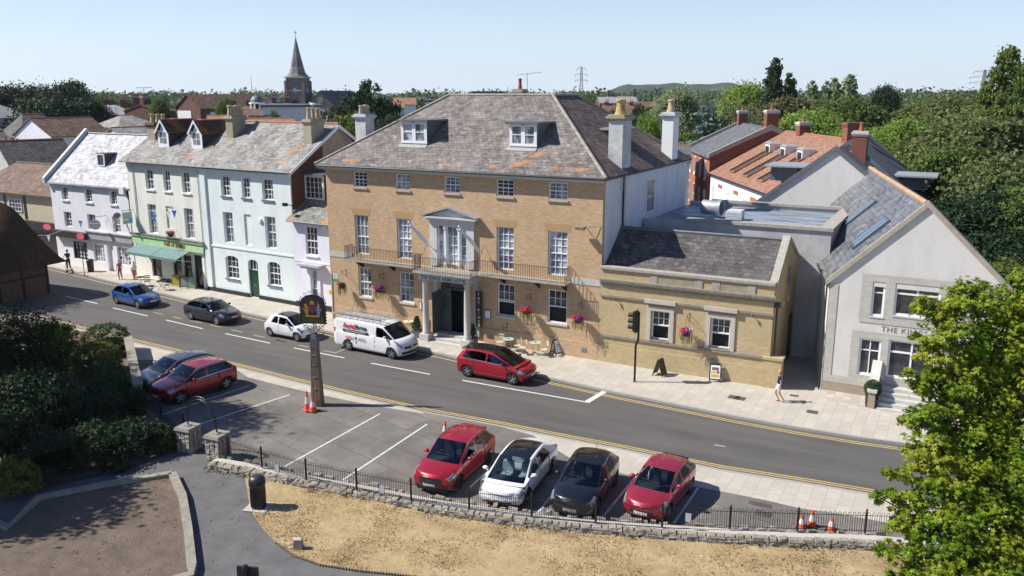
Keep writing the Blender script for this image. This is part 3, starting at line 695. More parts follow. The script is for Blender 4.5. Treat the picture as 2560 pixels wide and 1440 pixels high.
for px_, py_ in ((1537, 747), (1880, 788)):
    fx, fz = FY.Y(px_, py_, -.15); m = MB(); m.tube((fx, -.002, fz), (fx, -.18, fz), .02); m.tube((fx, -.18, fz+.05), (fx, -.2, fz-.1), .05); m.build('wall_lamp', plain('grey_metal', (.14, .13, .12), .5), yb)
# ================================================================ FLAT ROOFED EXTENSION BEHIND
fl = thing('flat_roof_extension', 'grey rendered flat roofed extension with stone parapets behind the yellow brick wing', 'building', (-17.3, 49.25, 0))
FW, FD_, FZ = 10.95, 10.0, 7.7
m = MB(); m.box(.05, 0, 0, FW, .3, FZ-.18); m.box(FW-.3, .3, 0, FW, FD_, FZ-.18); m.box(.05, FD_-.3, 0, FW-.3, FD_, FZ-.18)
m.build('wall', R_greyd, fl)
m = MB(); m.box(2.6, -.12, FZ-.18, FW+.1, .5, FZ); m.box(FW-.65, .5, FZ-.18, FW+.1, FD_-.4, FZ); m.box(1.6, FD_-.4, FZ-.18, FW+.1, FD_+.1, FZ); m.build('parapet_coping', M_cop, fl)
m = MB(); m.box(.05, .3, 6.9, FW-.3, FD_-.3, 7.28)
N = NT('ponded_felt'); f = N.noise(N.scale(N.uv(), (.35, 1, 1)), 1.2, 4, .6)
N.col(N.ramp(f, [(.35, (.12, .13, .14)), (.5, (.22, .25, .28)), (.6, (.30, .35, .40))])); N.l(N.rng(f, .35, .6, .7, .35), N.b.inputs['Roughness'])
m.build('roof', N.m, fl)
m = MB(); m.lathe([(.0, 0), (.5, 0), (.52, .05), (.52, 1.15), (.6, 1.2), (.6, 1.5), (.5, 1.5), (.35, .2), (0, .15)], (0, 0, 0), 18, 'x')
o = m.build('air_duct', plain('galvanised_duct', (.30, .33, .35), .5, .3), fl, smooth=True); gx = FH.Y(1690, 515, 8.8); o.location = (2.6, 3.9, 7.95); o.rotation_euler = (0, 0, radians(-8)); o.scale = (.85, .85, .85)
m = MB(); m.lathe([(0, 0), (.46, 0), (.46, .02), (0, .02)], (0, 0, 0), 16, 'x'); d = m.build('duct_mouth', M_dark, o); d.location = (-.03, 0, 0)
m = MB(); m.box(4.3, 3.2, 7.28, 5.2, 4.1, 7.9)
for k in range(5): m.box(4.25, 3.15, 7.36+k*.1, 5.25, 3.19, 7.41+k*.1)
m.build('condenser_unit', plain('condenser_white', (.6, .62, .64), .5), fl)
# ================================================================ BALLROOM BUILDING (grey render, right)
BX0, BX1, BY0 = -5.56, 2.55, 44.1
br = thing('rendered_hall', 'grey rendered hall with steep gable, stone window bands and carved name, behind the sweetgum tree', 'building', (BX0, BY0, 0))
FB = Frame(BX0, BY0); BW = BX1-BX0; sh = -.228; AX, AZ = 4.06, 9.75; EZ = 5.75
bw = [FB.R(b) for b in ((2183,703,2207,793),(2240,707,2345,800),(2376,712,2407,800),(2150,844,2195,942),(2223,848,2330,958))]
bw[2][1] = bw[0][1]; bw[2] = [bw[2][0], bw[0][1], bw[2][0]+.62, bw[0][3]]; bw.append([bw[4][2]+.45, bw[3][1], bw[4][2]+1.45, bw[3][3]])
m = MB(); wall_grid(m, 0, BW, .55, EZ, bw, depth=.12)
m.poly([(0, 0, EZ), (BW, 0, EZ), (AX, 0, AZ)])
m.poly([(0, 0, 0), (0, 0, EZ), (sh*21, 21, EZ), (sh*21, 21, 0)]); m.poly([(BW, 0, 0), (BW, 0, EZ), (BW+sh*21, 21, EZ), (BW+sh*21, 21, 0)])
wl = m.build('wall', R_grey, br)
m = MB(); m.box(0.0, -.04, 0, BW, .1, .56); m.build('plinth', brick('beige_brick', (.38, .31, .23), (.32, .26, .19), (.36, .32, .27)), br)
M_ash = brick('pale_ashlar', (.50, .48, .43), (.44, .42, .37), (.34, .32, .28), .55, .26, .12)
m = MB()
def frame_strip(x0, z0, x1, z1, holes): wall_grid(m, x0, x1, z0, z1, holes, y=-.03, depth=.03)
frame_strip(bw[0][0]-.5, bw[0][1]-.35, bw[2][2]+.5, bw[0][3]+.35, bw[:3]); frame_strip(bw[3][0]-.4, .58, bw[5][2]+.4, bw[3][3]+.35, bw[3:]); frame_strip(0, .58, bw[3][0]-.4, .95, []); frame_strip(0, .95, .42, EZ-.05, []); frame_strip(BW-.42, .95, BW, EZ-.05, [])
m.build('ashlar_facing', M_ash, br)
for i, r in enumerate(bw): window(br, r, (1, 2, 1, 2, 2, 2)[i], 2, G_dark, depth=.1, mid=False, fw=.1, bar=.09 if i in (1, 4) else .05, topfrac=.3, name='french_window' if i == 4 else 'window', sill=(M_stonelt, .06, .08, .04) if i < 3 else None)
text('lettering', 'THE KINGS', .38, (FB.Y(2187, 822)[0]+1.32, -.012, 3.66), plain('carved_letters', (.22, .20, .17), .8), br, space=1.12)
m = MB()
rz = .12
def sl(x, z, y): return (x+sh*y, y, z)
m.slab([sl(-.18, EZ-.05, .35), sl(AX, AZ+.12, .35), sl(AX, AZ+.12, 20.4), sl(-.18, EZ-.05, 20.4)], .1); m.slab([sl(BW+.18, EZ-.05, .35), sl(BW+.18, EZ-.05, 20.4), sl(AX, AZ+.12, 20.4), sl(AX, AZ+.12, .35)], .1)
brf = m.build('roof', M_slateball, br)
m = MB()
for s_, xe in ((-1, -.2), (1, BW+.2)): m.prism([(xe, -.12, EZ-.2), (xe, -.12, EZ+.1), (AX, -.12, AZ+.32), (AX, -.12, AZ+.02)], (0, .5, 0))
pieces(m, 'verge_coping', stone('orange_coping', (.30, .26, .20), (.42, .38, .32), 2, .35, .01), brf)
m = MB(); m.slab([sl(AX-.3, AZ+.0, .6), sl(AX+.3, AZ+.0, .6), sl(AX+.3, AZ+.0, 20.3), sl(AX-.3, AZ+.0, 20.3)], .02); m.cur = 0
m = MB(); p0 = sl(AX, AZ+.13, .4); p1 = sl(AX, AZ+.13, 20.2); m.tube(p0, p1, .16, n=6); m.build('ridge', stone('lichen_orange_ridge', (.42, .19, .07), (.36, .33, .27), .9, .2, .01), brf)
kk = (AZ+.17-EZ)/(AX+.18)
def rooflight(x, y, w, l):
    m = MB(); 
    for (xa, xb, h) in ((x, x+l, .14),):
        A = [sl(xa, EZ-.05+(xa+.18)*kk+.02, y), sl(xb, EZ-.05+(xb+.18)*kk+.02, y), sl(xb, EZ-.05+(xb+.18)*kk+.02, y+w), sl(xa, EZ-.05+(xa+.18)*kk+.02, y+w)]
        m.prism(A, (0, 0, h))
    o = m.build('rooflight', plain('rooflight_frame', (.10, .11, .12), .4, .4), brf)
    m = MB(); A = [sl(x+.08, EZ-.05+(x+.26)*kk+.17, y+.08), sl(x+l-.08, EZ-.05+(x+l+.1)*kk+.17, y+.08), sl(x+l-.08, EZ-.05+(x+l+.1)*kk+.17, y+w*.45), sl(x+.08, EZ-.05+(x+.26)*kk+.17, y+w*.45)]
    m.poly(A); m.poly([(a_[0]+sh*w*.5, a_[1]+w*.5, a_[2]) for a_ in A]); m.build('pane', plain('blue_rooflight_glass', (.12, .2, .3), .1, .3), o)
rooflight(1.2, 2.2, 1.2, 1.6); rooflight(1.0, 8.6, 1.1, 2.0)
gutter(br, [sl(-.22, EZ-.1, .0), sl(-.22, EZ-.1, 20)], .06); gutter(br, [(-.12, -.05, EZ-.1), (-.1, -.06, 0)], .045, 'drainpipe')
# steps in front of the french windows
m = MB(); sx0, sx1 = bw[4][0]-.15, bw[4][2]+.55
for k in range(5): m.box(sx0, -1.75+k*.3, 0 if k == 0 else .17*k+.002, sx1, -.05, .17*(k+1))
m.build('step', M_stonelt, br)
m = MB(); m.box(sx0-.42, -1.75, 0, sx0-.1, -.05, .9); m.build('step_wall', brick('beige_brick', (.38, .31, .23), (.32, .26, .19), (.36, .32, .27)), br)
m = MB(); m.prism([(sx0-.48, -1.82, .9), (sx0-.48, -1.45, .95), (sx0-.48, -.05, 1.9), (sx0-.48, -.05, 2.05), (sx0-.48, -1.5, 1.08), (sx0-.48, -1.82, 1.05)], (.44, 0, 0)); m.build('balustrade_coping', M_stonelt, br)
m = MB(); m.box(sx0-.42, -1.4, .9, sx0-.1, -.05, 1.3); m.build('step_wall', M_stonelt, br)
# ================================================================ REAR GABLED BUILDINGS
def gable_house(name, label, x, y, w, d, ez, rz, wall, roofm, rot=0.0, ov=.2, coping=None, cat='building', off=.5, group=None, thick=.12):
    """gable end facing the street, ridge running back"""
    t = thing(name, label, cat, (x, y, 0), rot, group)
    m = MB(); a = w*off; m.poly([(0, 0, 0), (w, 0, 0), (w, 0, ez), (a, 0, rz), (0, 0, ez)]); m.poly([(0, d, 0), (w, d, 0), (w, d, ez), (a, d, rz), (0, d, ez)])
    m.poly([(0, 0, 0), (0, d, 0), (0, d, ez), (0, 0, ez)]); m.poly([(w, 0, 0), (w, d, 0), (w, d, ez), (w, 0, ez)])
    m.build('wall', wall, t)
    k1 = (rz-ez)/a; k2 = (rz-ez)/(w-a); m = MB()
    m.slab([(-ov, -ov*.5, ez-ov*k1+thick), (a, -ov*.5, rz+thick), (a, d+ov*.5, rz+thick), (-ov, d+ov*.5, ez-ov*k1+thick)], thick*.9); m.slab([(w+ov, -ov*.5, ez-ov*k2+thick), (w+ov, d+ov*.5, ez-ov*k2+thick), (a, d+ov*.5, rz+thick), (a, -ov*.5, rz+thick)], thick*.9)
    r = m.build('roof', roofm, t)
    if coping:
        m = MB()
        for xe, k in ((-ov, k1), (w+ov, k2)): m.prism([(xe, -.15, ez-ov*k), (xe, -.15, ez-ov*k+.3), (a, -.15, rz+.33), (a, -.15, rz)], (0, .4, 0))
        pieces(m, 'verge_coping', coping, r)
    return t, r
def side_house(name, label, x, y, w, d, ez, rz, wall, roofm, rot=0.0, ov=.3, cat='house', hip=0.0, off=.5, group=None, ridgem=None, thick=.12, gutterz=True):
    """ridge parallel to the street front; hip=1 for hipped ends"""
    t = thing(name, label, cat, (x, y, 0), rot, group); a = d*off
    m = MB(); h = hip*a
    if hip: m.poly([(0, 0, 0), (w, 0, 0), (w, 0, ez), (0, 0, ez)]); m.poly([(0, d, 0), (w, d, 0), (w, d, ez), (0, d, ez)]); m.poly([(0, 0, 0), (0, d, 0), (0, d, ez), (0, 0, ez)]); m.poly([(w, 0, 0), (w, d, 0), (w, d, ez), (w, 0, ez)])
    else:
        m.poly([(0, 0, 0), (w, 0, 0), (w, 0, ez), (0, 0, ez)]); m.poly([(0, d, 0), (w, d, 0), (w, d, ez), (0, d, ez)])
        m.poly([(0, 0, 0), (0, d, 0), (0, d, ez), (0, a, rz), (0, 0, ez)]); m.poly([(w, 0, 0), (w, d, 0), (w, d, ez), (w, a, rz), (w, 0, ez)])
    m.build('wall', wall, t)
    m = MB(); z0 = ez+thick-ov*(rz-ez)/a; z1 = ez+thick-ov*(rz-ez)/(d-a); R0, R1 = (-ov*.5+h, a, rz+thick), (w+ov*.5-h, a, rz+thick); e = ov if hip else ov*.5
    A, B, C_, D = (-e, -ov, z0), (w+e, -ov, z0), (w+e, d+ov, z1), (-e, d+ov, z1)
    m.slab([A, B, R1, R0], thick*.9); m.slab([R0, R1, C_, D], thick*.9)
    if hip: m.slab([B, C_, R1], thick*.9); m.slab([D, A, R0], thick*.9)
    r = m.build('roof', roofm, t)
    m = MB(); m.tube((R0[0], a, rz+thick), (R1[0], a, rz+thick), .09, n=6); m.build('ridge', ridgem or M_ridge, r)
    return t, r
g1, r1_ = gable_house('rear_gable_block', 'grey rendered rear block whose big gable wall stands behind the flat roof', -15.3, 63.0, 14.0, 16, 5.6, 11.1, R_grey, M_slatenew, coping=M_lead)
m = MB(); m.box(1.4, 6.5, 8.2, 3.4, 10, 9.3); d_ = m.build('dormer', M_lead, r1_); 
g1.location = (-15.3, 63.0, 0)
m = MB(); m.box(.9, 6.0, 9.3, 4.2, 10.3, 9.42); m.build('dormer_roof', plain('zinc', (.36, .37, .38), .5, .3), r1_)
g2, r2_ = gable_house('rear_gable_block', 'pale grey gabled block with a red brick chimney standing behind the big rear gable wall', -14.2, 66.8, 12.6, 13, 6.2, 11.35, R_grey, M_slatenew, coping=M_lead)
chimney(g2, 6.5, -.3, 7.5, .7, 9.6, 12.3, M_red, 1, M_potred, M_stonelt, 'x', .55, .16, .1)
m = MB(); m.box(8.8, 3, 8.0, 11.6, 6, 8.9); d_ = m.build('dormer', M_lead, r2_); m = MB(); m.box(8.6, 2.6, 8.9, 12.2, 6.4, 9.02); m.build('dormer_roof', plain('zinc', (.36, .37, .38), .5, .3), r2_)
# ================================================================ MEWS: white fronted row with red tiles, slate roofed brick house
def mews(p0, p1, ez, rz, half, name, label, wall, roofm, cop=False):
    ang = atan2(p1[1]-p0[1], p1[0]-p0[0]); w = hypot(p1[0]-p0[0], p1[1]-p0[1])
    return side_house(name, label, p0[0], p0[1], w, half*2, ez, rz, wall, roofm, ang, .25, 'houses', ridgem=M_ridge if roofm is M_tilered else M_lead)+(w,)
wm, wmr, wl_ = mews((-23.3, 86.6), (-14.0, 70.4), 7.0, 11.1, 7.3, 'mews_row', 'row of white fronted mews houses under one long red tiled roof', R_white, M_tilered)
for i, u in enumerate((4.3, 8.6, 12.9)):
    m = MB(); k = (11.1-7)/7.3
    m.prism([(u, 1.0, 7+.7*k), (u, 4.2, 7+4.35*k), (u, 4.2, 7+1.0*k), (u, 1.0, 7+.5*k)], (1.5, 0, 0)); 
    # sunken roof terrace: raised cheeks, a flat sheet coloured as the well's shadow and a little dormer at its back
    m = MB(); m.slab([(u, .9, 7+.9*k+.16), (u+1.5, .9, 7+.9*k+.16), (u+1.5, 4.1, 7+4.1*k+.16), (u, 4.1, 7+4.1*k+.16)], .02); w_ = m.build('roof_well_shadow', plain('well_shadow_brown', (.06, .04, .03), .9), wmr)
    m = MB()
    for s_ in (-.14, 1.5): m.prism([(u+s_, .7, 7+.7*k+.12), (u+s_, .7, 7+.7*k+.3), (u+s_, 4.2, 7+4.2*k+.3), (u+s_, 4.2, 7+4.2*k+.12)], (.14, 0, 0))
    m.box(u-.14, .6, 7+.7*k+.1, u+1.64, .69, 7+.7*k+.26); pieces(m, 'well_kerb', M_tilered, wmr)
    m = MB(); m.box(u+.1, 4.0, 7+3.5*k, u+1.4, 5.2, 7+5.1*k+.4); d_ = m.build('dormer', M_white, wmr)
    m = MB(); m.box(u+.25, 3.97, 7+4*k+.1, u+1.25, 3.995, 7+5*k+.2); m.build('dormer_window', G_dark, wmr)
    m = MB(); m.taper(u-.1, 3.9, 7+5.1*k+.402, u+1.6, 5.2, 7+5.1*k+.55, .3, .3); m.build('dormer_roof', plain('zinc', (.36, .37, .38), .5, .3), wmr)
rr = [[x, z, x+w2, z+h] for x, z, w2, h in [(1.0,4.2,.7,1.6),(3.2,3.6,1.1,2.1),(6.2,4.2,.7,1.6),(8.6,3.6,1.1,2.1),(11.5,4.2,.7,1.6),(13.8,3.6,1.1,2.1),(16.6,4.2,.7,1.6)]]
for r in rr: window(wm, r, 2, 2, G_dark, depth=-.02, mid=False)
m = MB()
for r in rr[1::2]: m.box(r[0]-.2, -.05, r[3]+.15, r[2]+.2, -.001, r[3]+.5)
pieces(m, 'brick_panel', M_redlt, wm)
chimney(wm, 4.6, 6.8, 5.6, 7.8, 10.4, 12.3, M_red, 1, M_potred, M_stonelt, 'x', .5, .14, .12); chimney(wm, 15.4, 6.8, 16.5, 7.8, 10.4, 12.6, M_red, 0, None, M_red)
m = MB(); m.path([(0, -.3, 6.95), (wl_, -.3, 6.95)], .07); m.build('gutter', M_gutter, wm)
bh, bhr, bl_ = mews((-29.6, 99.6), (-23.5, 87.0), 8.5, 11.4, 5.9, 'brick_house', 'orange red brick house with slate roof at the far end of the mews', M_redlt, M_slatenew)
m = MB()
for xe in (-.2, bl_-.15):
    m.prism([(xe, -.3, 8.5), (xe, -.3, 8.9), (xe, 5.9, 11.85), (xe, 12, 8.9), (xe, 12, 8.5), (xe, 5.9, 11.3)], (.35, 0, 0))
pieces(m, 'parapet', M_stone, bhr)
m = MB(); m.poly([(bl_+.02, -.1, 0), (bl_+.02, 11.8, 0), (bl_+.02, 11.8, 8.6), (bl_+.02, 5.9, 11.45), (bl_+.02, -.1, 8.6)]); m.build('gable_wall', M_red, bh)
for i in range(4):
    u = 1.4+i*3.2; window(bh, [u, 6.2, u+1.0, 8.0], 2, 2, G_blind, depth=-.03, mid=False, sill=(M_white, .1, .25, .1)); window(bh, [u, 2.6, u+1.0, 5.0], 2, 2, G_blind, depth=-.03, mid=False)
chimney(bh, .2, 5.4, 1.2, 6.4, 11, 13.0, M_red, 1, M_potred, M_stonelt, 'x', .5, .14, .12); chimney(bh, bl_-1.1, 5.4, bl_+.1, 6.6, 11, 13.3, M_red, 1, M_potred, M_stonelt, 'x', .5, .14, .12)
# ================================================================ TERRACE (narrow, mint, green, white)
def line_frame(p, q):
    return Frame(p[0], p[1], atan2(q[1]-p[1], q[0]-p[0])), hypot(q[0]-p[0], q[1]-p[1])
def rects(F, bs): return [F.R(b) for b in bs]
# --- mint building
FM, MW = line_frame((-51.0, 45.45), (-41.55, 44.82))
mint = thing('terrace_house', 'mint green rendered three storey house with arched ground floor windows and dark green door', 'house', (*FM.o, 0), FM.a)
mt = rects(FM, ((550,437.8,576.7,482),(602,441,626.7,486.7),(653,444.4,683.3,490)))
mm_ = rects(FM, ((556.7,535,586.7,616.7),(661,545,693,629))); mg = rects(FM, ((563,644.4,599,701),(667.8,659,703,716.7))); md = FM.R((619,651,650,745)); mb_ = FM.R((609,539.6,633,625.6))
for r in mt: r[1] = 7.55; r[3] = 9.0
for r in mm_+[mb_]: r[1] = 4.05; r[3] = 6.35
for r in mg: r[1] = 1.3; r[3] = 3.05
md[1] = .12; md[3] = 3.0
ME = 9.72
m = MB(); wall_grid(m, 0, MW, 0, ME, mt+mm_+mg+[md, mb_], depth=.22)
m.poly([(MW, 0, 0), (MW, 7.6, 0), (MW, 7.6, 10.6), (MW, 4.7, 12.7), (MW, 0, ME)]); m.poly([(mb_[0], .1, mb_[1]), (mb_[2], .1, mb_[1]), (mb_[2], .1, mb_[3]), (mb_[0], .1, mb_[3])])
for r in mg+[md]:   # arched heads
    n = 10; h = .28 if r is not md else .3; cx0 = (r[0]+r[2])/2; hw = (r[2]-r[0])/2
    for s_ in (-1, 1):
        pts = [(cx0+s_*hw, 0, r[3])]+[(cx0+s_*hw*cos(t*pi/2/n), 0, r[3]-h+h*sin(t*pi/2/n)) for t in range(n+1)]
        m.prism(pts, (0, .17, 0))
m.build('wall', R_mint, mint)
m = MB(); m.poly([(MW+.01, .1, 7.0), (MW+.01, 3.3, 7.0), (MW+.01, 3.3, 11.7), (MW+.01, .1, ME-.1)]); m.build('brick_gable', brick('old_dark_brick', (.15, .065, .045), (.11, .05, .035), (.16, .12, .1)), mint); m = MB(); m.poly([(MW+.012, 3.3, 6.5), (MW+.012, 7.6, 6.5), (MW+.012, 7.6, 10.5), (MW+.012, 4.7, 12.6), (MW+.012, 3.3, 11.7)]); m.build('gable_wall', M_stack, mint)
m = MB(); m.box(0, -.06, 3.62, MW, -.001, 3.74); m.box(-.02, -.13, .4, .55, -.001, ME); m.build('string_course', R_mint, mint)
m = MB(); m.box(-.03, -.15, 0, md[0]-.02, -.001, .38); m.box(md[2]+.02, -.1, 0, MW, -.001, .38); pieces(m, 'plinth', plain('black_plinth', (.02, .02, .022), .7), mint)
M_grsill = plain('grey_sill', (.14, .16, .17), .7)
for r in mt: window(mint, r, 3, 4, G_dark, depth=.22, sill=(M_grsill, .1, .12, .06), fw=.05)
for r in mm_: window(mint, r, 2, 4, G_curt, depth=.22, fw=.05)
for r in mg: window(mint, r, 3, 4, G_dark, depth=.2, sill=(M_grsill, .1, .12, .06), fw=.05)
m = MB(); m.box(md[0]+.02, .12, .15, md[2]-.02, .18, 2.1); m.box(md[0]+.02, .08, 2.1, md[2]-.02, .18, 2.2)
dr = m.build('door', plain('dark_green_paint', (.012, .06, .035), .35), mint); m = MB(); m.box((md[0]+md[2])/2-.12, .1, 1.0, (md[0]+md[2])/2+.12, .119, 1.06); m.build('letter_box', plain('brass', (.45, .33, .10), .35, .8), dr)
window(mint, [md[0], 2.2, md[2], 2.98], 3, 1, G_dark, depth=.2, mid=False, fw=.04, name='fanlight')
m = MB(); x_, z_ = FM.Y(648, 551, -.1); m.box(x_-.15, -.14, z_-.12, x_+.15, -.001, z_+.12); m.build('alarm_box', M_white, mint)
# --- green building
FG, GW = line_frame((-60.35, 46.25), (-51.02, 45.46))
gre = thing('terrace_house', 'pale green three storey house with a cafe front and two green awnings', 'house', (*FG.o, 0), FG.a)
gt = rects(FG, ((361,426,386,469),(406,429,428,473),(452,431,477,477))); gm = rects(FG, ((368.5,516.7,396.7,592.7),(459,525,488.3,604))); gb = FG.R((414,521,438,575))
for r in gt: r[1] = 7.5; r[3] = 9.05
for r in gm: r[1] = 3.95; r[3] = 6.3
gb[1] = 4.5; gb[3] = 6.3
shop = [[2.2, .35, 3.5, 2.55], [5.0, .35, 6.15, 2.55], [6.35, .35, 7.4, 2.55], [7.65, .1, 8.7, 2.7]]
m = MB(); wall_grid(m, 0, GW, 0, 9.72, gt+gm+[gb]+shop, depth=.22); m.poly([(gb[0], .1, gb[1]), (gb[2], .1, gb[1]), (gb[2], .1, gb[3]), (gb[0], .1, gb[3])])
m.poly([(0, 0, 0), (0, 0, 9.7), (0, 4.6, 12.6), (0, 8, 10.5), (0, 8, 0)])
m.build('wall', R_green, gre)
for r in gt: window(gre, r, 3, 4, G_dark, depth=.22, sill=(M_white, .1, .12, .06), fw=.05)
for r in gm: window(gre, r, 3, 4, G_blind, depth=.22, fw=.05)
for r in shop: window(gre, r, 1, 1, G_dark, depth=.18, mid=False, fw=.08, name='shop_window' if r[1] > .2 else 'shop_door', fmat=M_gutter)
m = MB(); m.box(.1, -.32, 3.62, GW-.05, -.001, 3.75); m.box(.15, -.22, 2.95, GW-.1, -.001, 3.619); fas = m.build('shop_fascia', plain('apple_green_fascia', (.42, .62, .34), .5), gre)
m = MB(); m.box(.06, -.36, 3.752, GW, -.001, 3.84); m.build('fascia_roof', plain('dirty_felt', (.16, .15, .14), .8, 0, .4, 4), fas)
text('lettering', 'Full of Beans', .52, (5.75, -.235, 3.3), plain('brown_orange_letters', (.35, .09, .02), .5), fas, shear=.12, space=1.0, bold=.012)
M_awn = plain('teal_awning_cloth', (.13, .22, .215), .8)
for xa, xb in ((1.0, 4.35), (4.4, 7.6)):
    m = MB(); m.slab([(xa, -.24, 2.98), (xb, -.24, 2.98), (xb-.02, -1.5, 2.5), (xa+.02, -1.5, 2.5)][::-1], .03); m.box(xa+.02, -1.53, 2.32, xb-.02, -1.5, 2.52); aw = m.build('awning', M_awn, gre)
    m = MB(); m.tube((xa+.1, -1.46, 2.46), (xa+.1, -.05, 2.1), .02); m.tube((xb-.1, -1.46, 2.46), (xb-.1, -.05, 2.1), .02); pieces(m, 'awning_arm', M_white, aw)
m = MB(); m.box(3.5, -.12, 0, 4.9, .1, .3); m.box(6.1, -.06, 0, 7.6, -.001, .32); pieces(m, 'plinth', M_dark, gre)
m = MB(); m.box(.35, -1.0, 4.6, .4, -.15, 5.55); pb = m.build('projecting_sign', plain('sage_sign', (.38, .52, .33), .5), gre)
m = MB(); m.tube((.37, -.02, 5.7), (.37, -1.1, 5.7), .02); m.tube((.37, -.2, 5.7), (.37, -.2, 5.5), .012); m.tube((.37, -.95, 5.7), (.37, -.95, 5.5), .012); m.build('sign_bracket', M_iron, pb)
m = MB(); m.path([(.9, -.06, 9.6), (.95, -.06, 3.9)], .04); m.path([(GW-.3, -.06, 9.5), (GW-.25, -.06, 0)], .04); pieces(m, 'drainpipe', plain('pale_pipe', (.5, .56, .5), .5), gre)
# common roof of green and mint (belongs to the green house part by part)
def roof_local(F, pts, w2):   # helper: world plane points -> local
    return [F.loc(p[0], p[1])+(p[2],) for p in pts]
kk2 = (12.78-9.65)/5.05; nk2 = hypot(1, kk2)
def lich2(px, py, ru, rv, tl=0.0):
    y = 1.0
    for _ in range(8): x, z = FM.Y(px, py, y); y = -.35+(z-9.65)/kk2
    return (round(x, 2), round((y+z*kk2)/nk2, 2), ru, rv, tl)
M_slm = slates('mint_house_slate', (0.18, 0.173, 0.16), (0.29, 0.28, 0.255), 0.30, 0.22, 0.0, 0.64, 0.35, 0.3, 0.75, (lich2(728, 380, 1.1, .5, .7), lich2(705, 402, .9, .3), lich2(745, 365, .6, .3)))
for o_, W_, x0_, nm in ((mint, MW, 0, 'mint'), (gre, GW, 1, 'green')):
    m = MB(); xa = -.0 if nm == 'mint' else -.35; xb = W_+(.35 if nm == 'mint' else 0.0); y4 = 4.7; 
    m.slab([(xa, -.35, 9.55+.1), (xb, -.35, 9.65), (xb-.0, y4, 12.78), (xa, y4, 12.78)], .1); m.slab([(xa, y4, 12.78), (xb, y4, 12.78), (xb, 8.1, 10.7), (xa, 8.1, 10.7)], .1)
    r_ = m.build('roof', M_slm if nm == 'mint' else M_slate2, o_)
    m = MB(); m.tube((xa, y4, 12.8), (xb, y4, 12.8), .1, n=6); m.build('ridge', M_ridge, r_)
    if nm == 'mint':
        m = MB(); m.prism([(xb-.02, -.38, 9.4), (xb-.02, -.38, 9.62), (xb-.02, y4, 12.76), (xb-.02, 8.2, 10.65), (xb-.02, 8.2, 10.4), (xb-.02, y4, 12.5)], (.08, 0, 0)); m.build('bargeboard', M_frame, r_); mroof = r_
    else: groof = r_
    gutter(o_, [(xa, -.4, 9.6), (xb, -.4, 9.6)], .05)
m = MB(); m.box(0.0, -.3, 9.35, MW, -.002, 9.5); m.build('soffit', R_mint, mint)
# terrace chimneys: find positions from their feet
def on_roof(F, px, py, ye=-.35, z0=9.65, k=(12.78-9.65)/5.05):
    y = 2.0
    for _ in range(8): x, z = F.Y(px, py, y); y = ye+(z-z0)/k
    return x, y, z
x, y, z = on_roof(FM, 575, 346); chimney(mint, x-.38, y+.0, x+.38, y+1.3, z-.3, FM.Y(585, 290, y)[1], M_stack, 4, M_pot, M_stack, 'y', .75, .2, .14)
x, y, z = on_roof(FM, 770, 360); chimney(mint, x-.38, y, x+.38, y+1.3, z-.3, FM.Y(770, 298, y)[1], M_stack, 3, M_pot, M_stack, 'y', .8, .17, .12)
x, y, z = on_roof(FG, 378, 350); chimney(gre, x-.45, y, x+.55, y+1.5, z-.5, FG.Y(378, 306, y)[1], M_stack, 3, M_pot, plain('brown_stack_cap', (.14, .10, .07), .9, 0, .3, 4), 'y', .7, .18, .16)
# gabled dormers
for fx in ((392,366,424,366), (476,370,508,370)):
    x0, y0, z0 = on_roof(FG, fx[0]+4, fx[1]); x1 = FG.Y(fx[2], fx[3], y0)[0]; w = 1.35; x0 = x1-w
    m = MB(); m.box(x0+.05, y0, z0-.2, x1-.05, y0+2.6, z0+1.25); m.prism([(x0+.05, y0+.001, z0+1.25), (x1-.05, y0+.001, z0+1.25), ((x0+x1)/2, y0+.001, z0+2.0)], (0, 2.6, 0)); dm = m.build('dormer', plain('dark_cheek', (.05, .045, .045), .8), groof)
    m = MB(); xm = (x0+x1)/2
    m.slab([(x0-.14, y0-.2, z0+1.15), (xm, y0-.2, z0+2.12), (xm, y0+3.4, z0+2.12), (x0-.14, y0+2.9, z0+1.15)][::-1], .07); m.slab([(x1+.14, y0-.2, z0+1.15), (xm, y0-.2, z0+2.12), (xm, y0+3.4, z0+2.12), (x1+.14, y0+2.9, z0+1.15)], .07); m.build('dormer_roof', slates('rusty_tile', (.075, .042, .032), (.125, .07, .048), .2, .14, .6, .5, .1), groof)
    m = MB()
    for s_ in (-1, 1): m.prism([(xm, y0-.24, z0+1.95), (xm, y0-.24, z0+2.16), (xm+s_*.86, y0-.24, z0+1.1), (xm+s_*.72, y0-.24, z0+1.05)], (0, .05, 0))
    m.box(x0+.02, y0-.04, z0-.05, x0+.24, y0-.002, z0+1.3); m.box(x1-.24, y0-.04, z0-.05, x1-.02, y0-.002, z0+1.3); m.box(x0+.24, y0-.04, z0-.05, x1-.24, y0-.002, z0+.25); m.prism([(x0+.24, y0-.04, z0+1.15), (x1-.24, y0-.04, z0+1.15), (xm, y0-.04, z0+1.9)], (0, .03, 0)); m.build('bargeboard', M_frame, groof)
    m = MB(); m.poly([(x0+.24, y0-.02, z0+.25), (x1-.24, y0-.02, z0+.25), (x1-.24, y0-.02, z0+1.15), (x0+.24, y0-.02, z0+1.15)]); m.build('pane', G_curt, groof)
    m = MB(); m.box(xm-.02, y0-.05, z0+.25, xm+.02, y0-.03, z0+1.15); m.box(x0+.24, y0-.05, z0+.68, x1-.24, y0-.03, z0+.72); m.build('glazing_bar', M_frame, groof)
    m = MB(); m.tube((xm, y0-.2, z0+2.14), (xm, y0+3.4, z0+2.14), .06, n=5); m.build('ridge', M_ridge, groof)
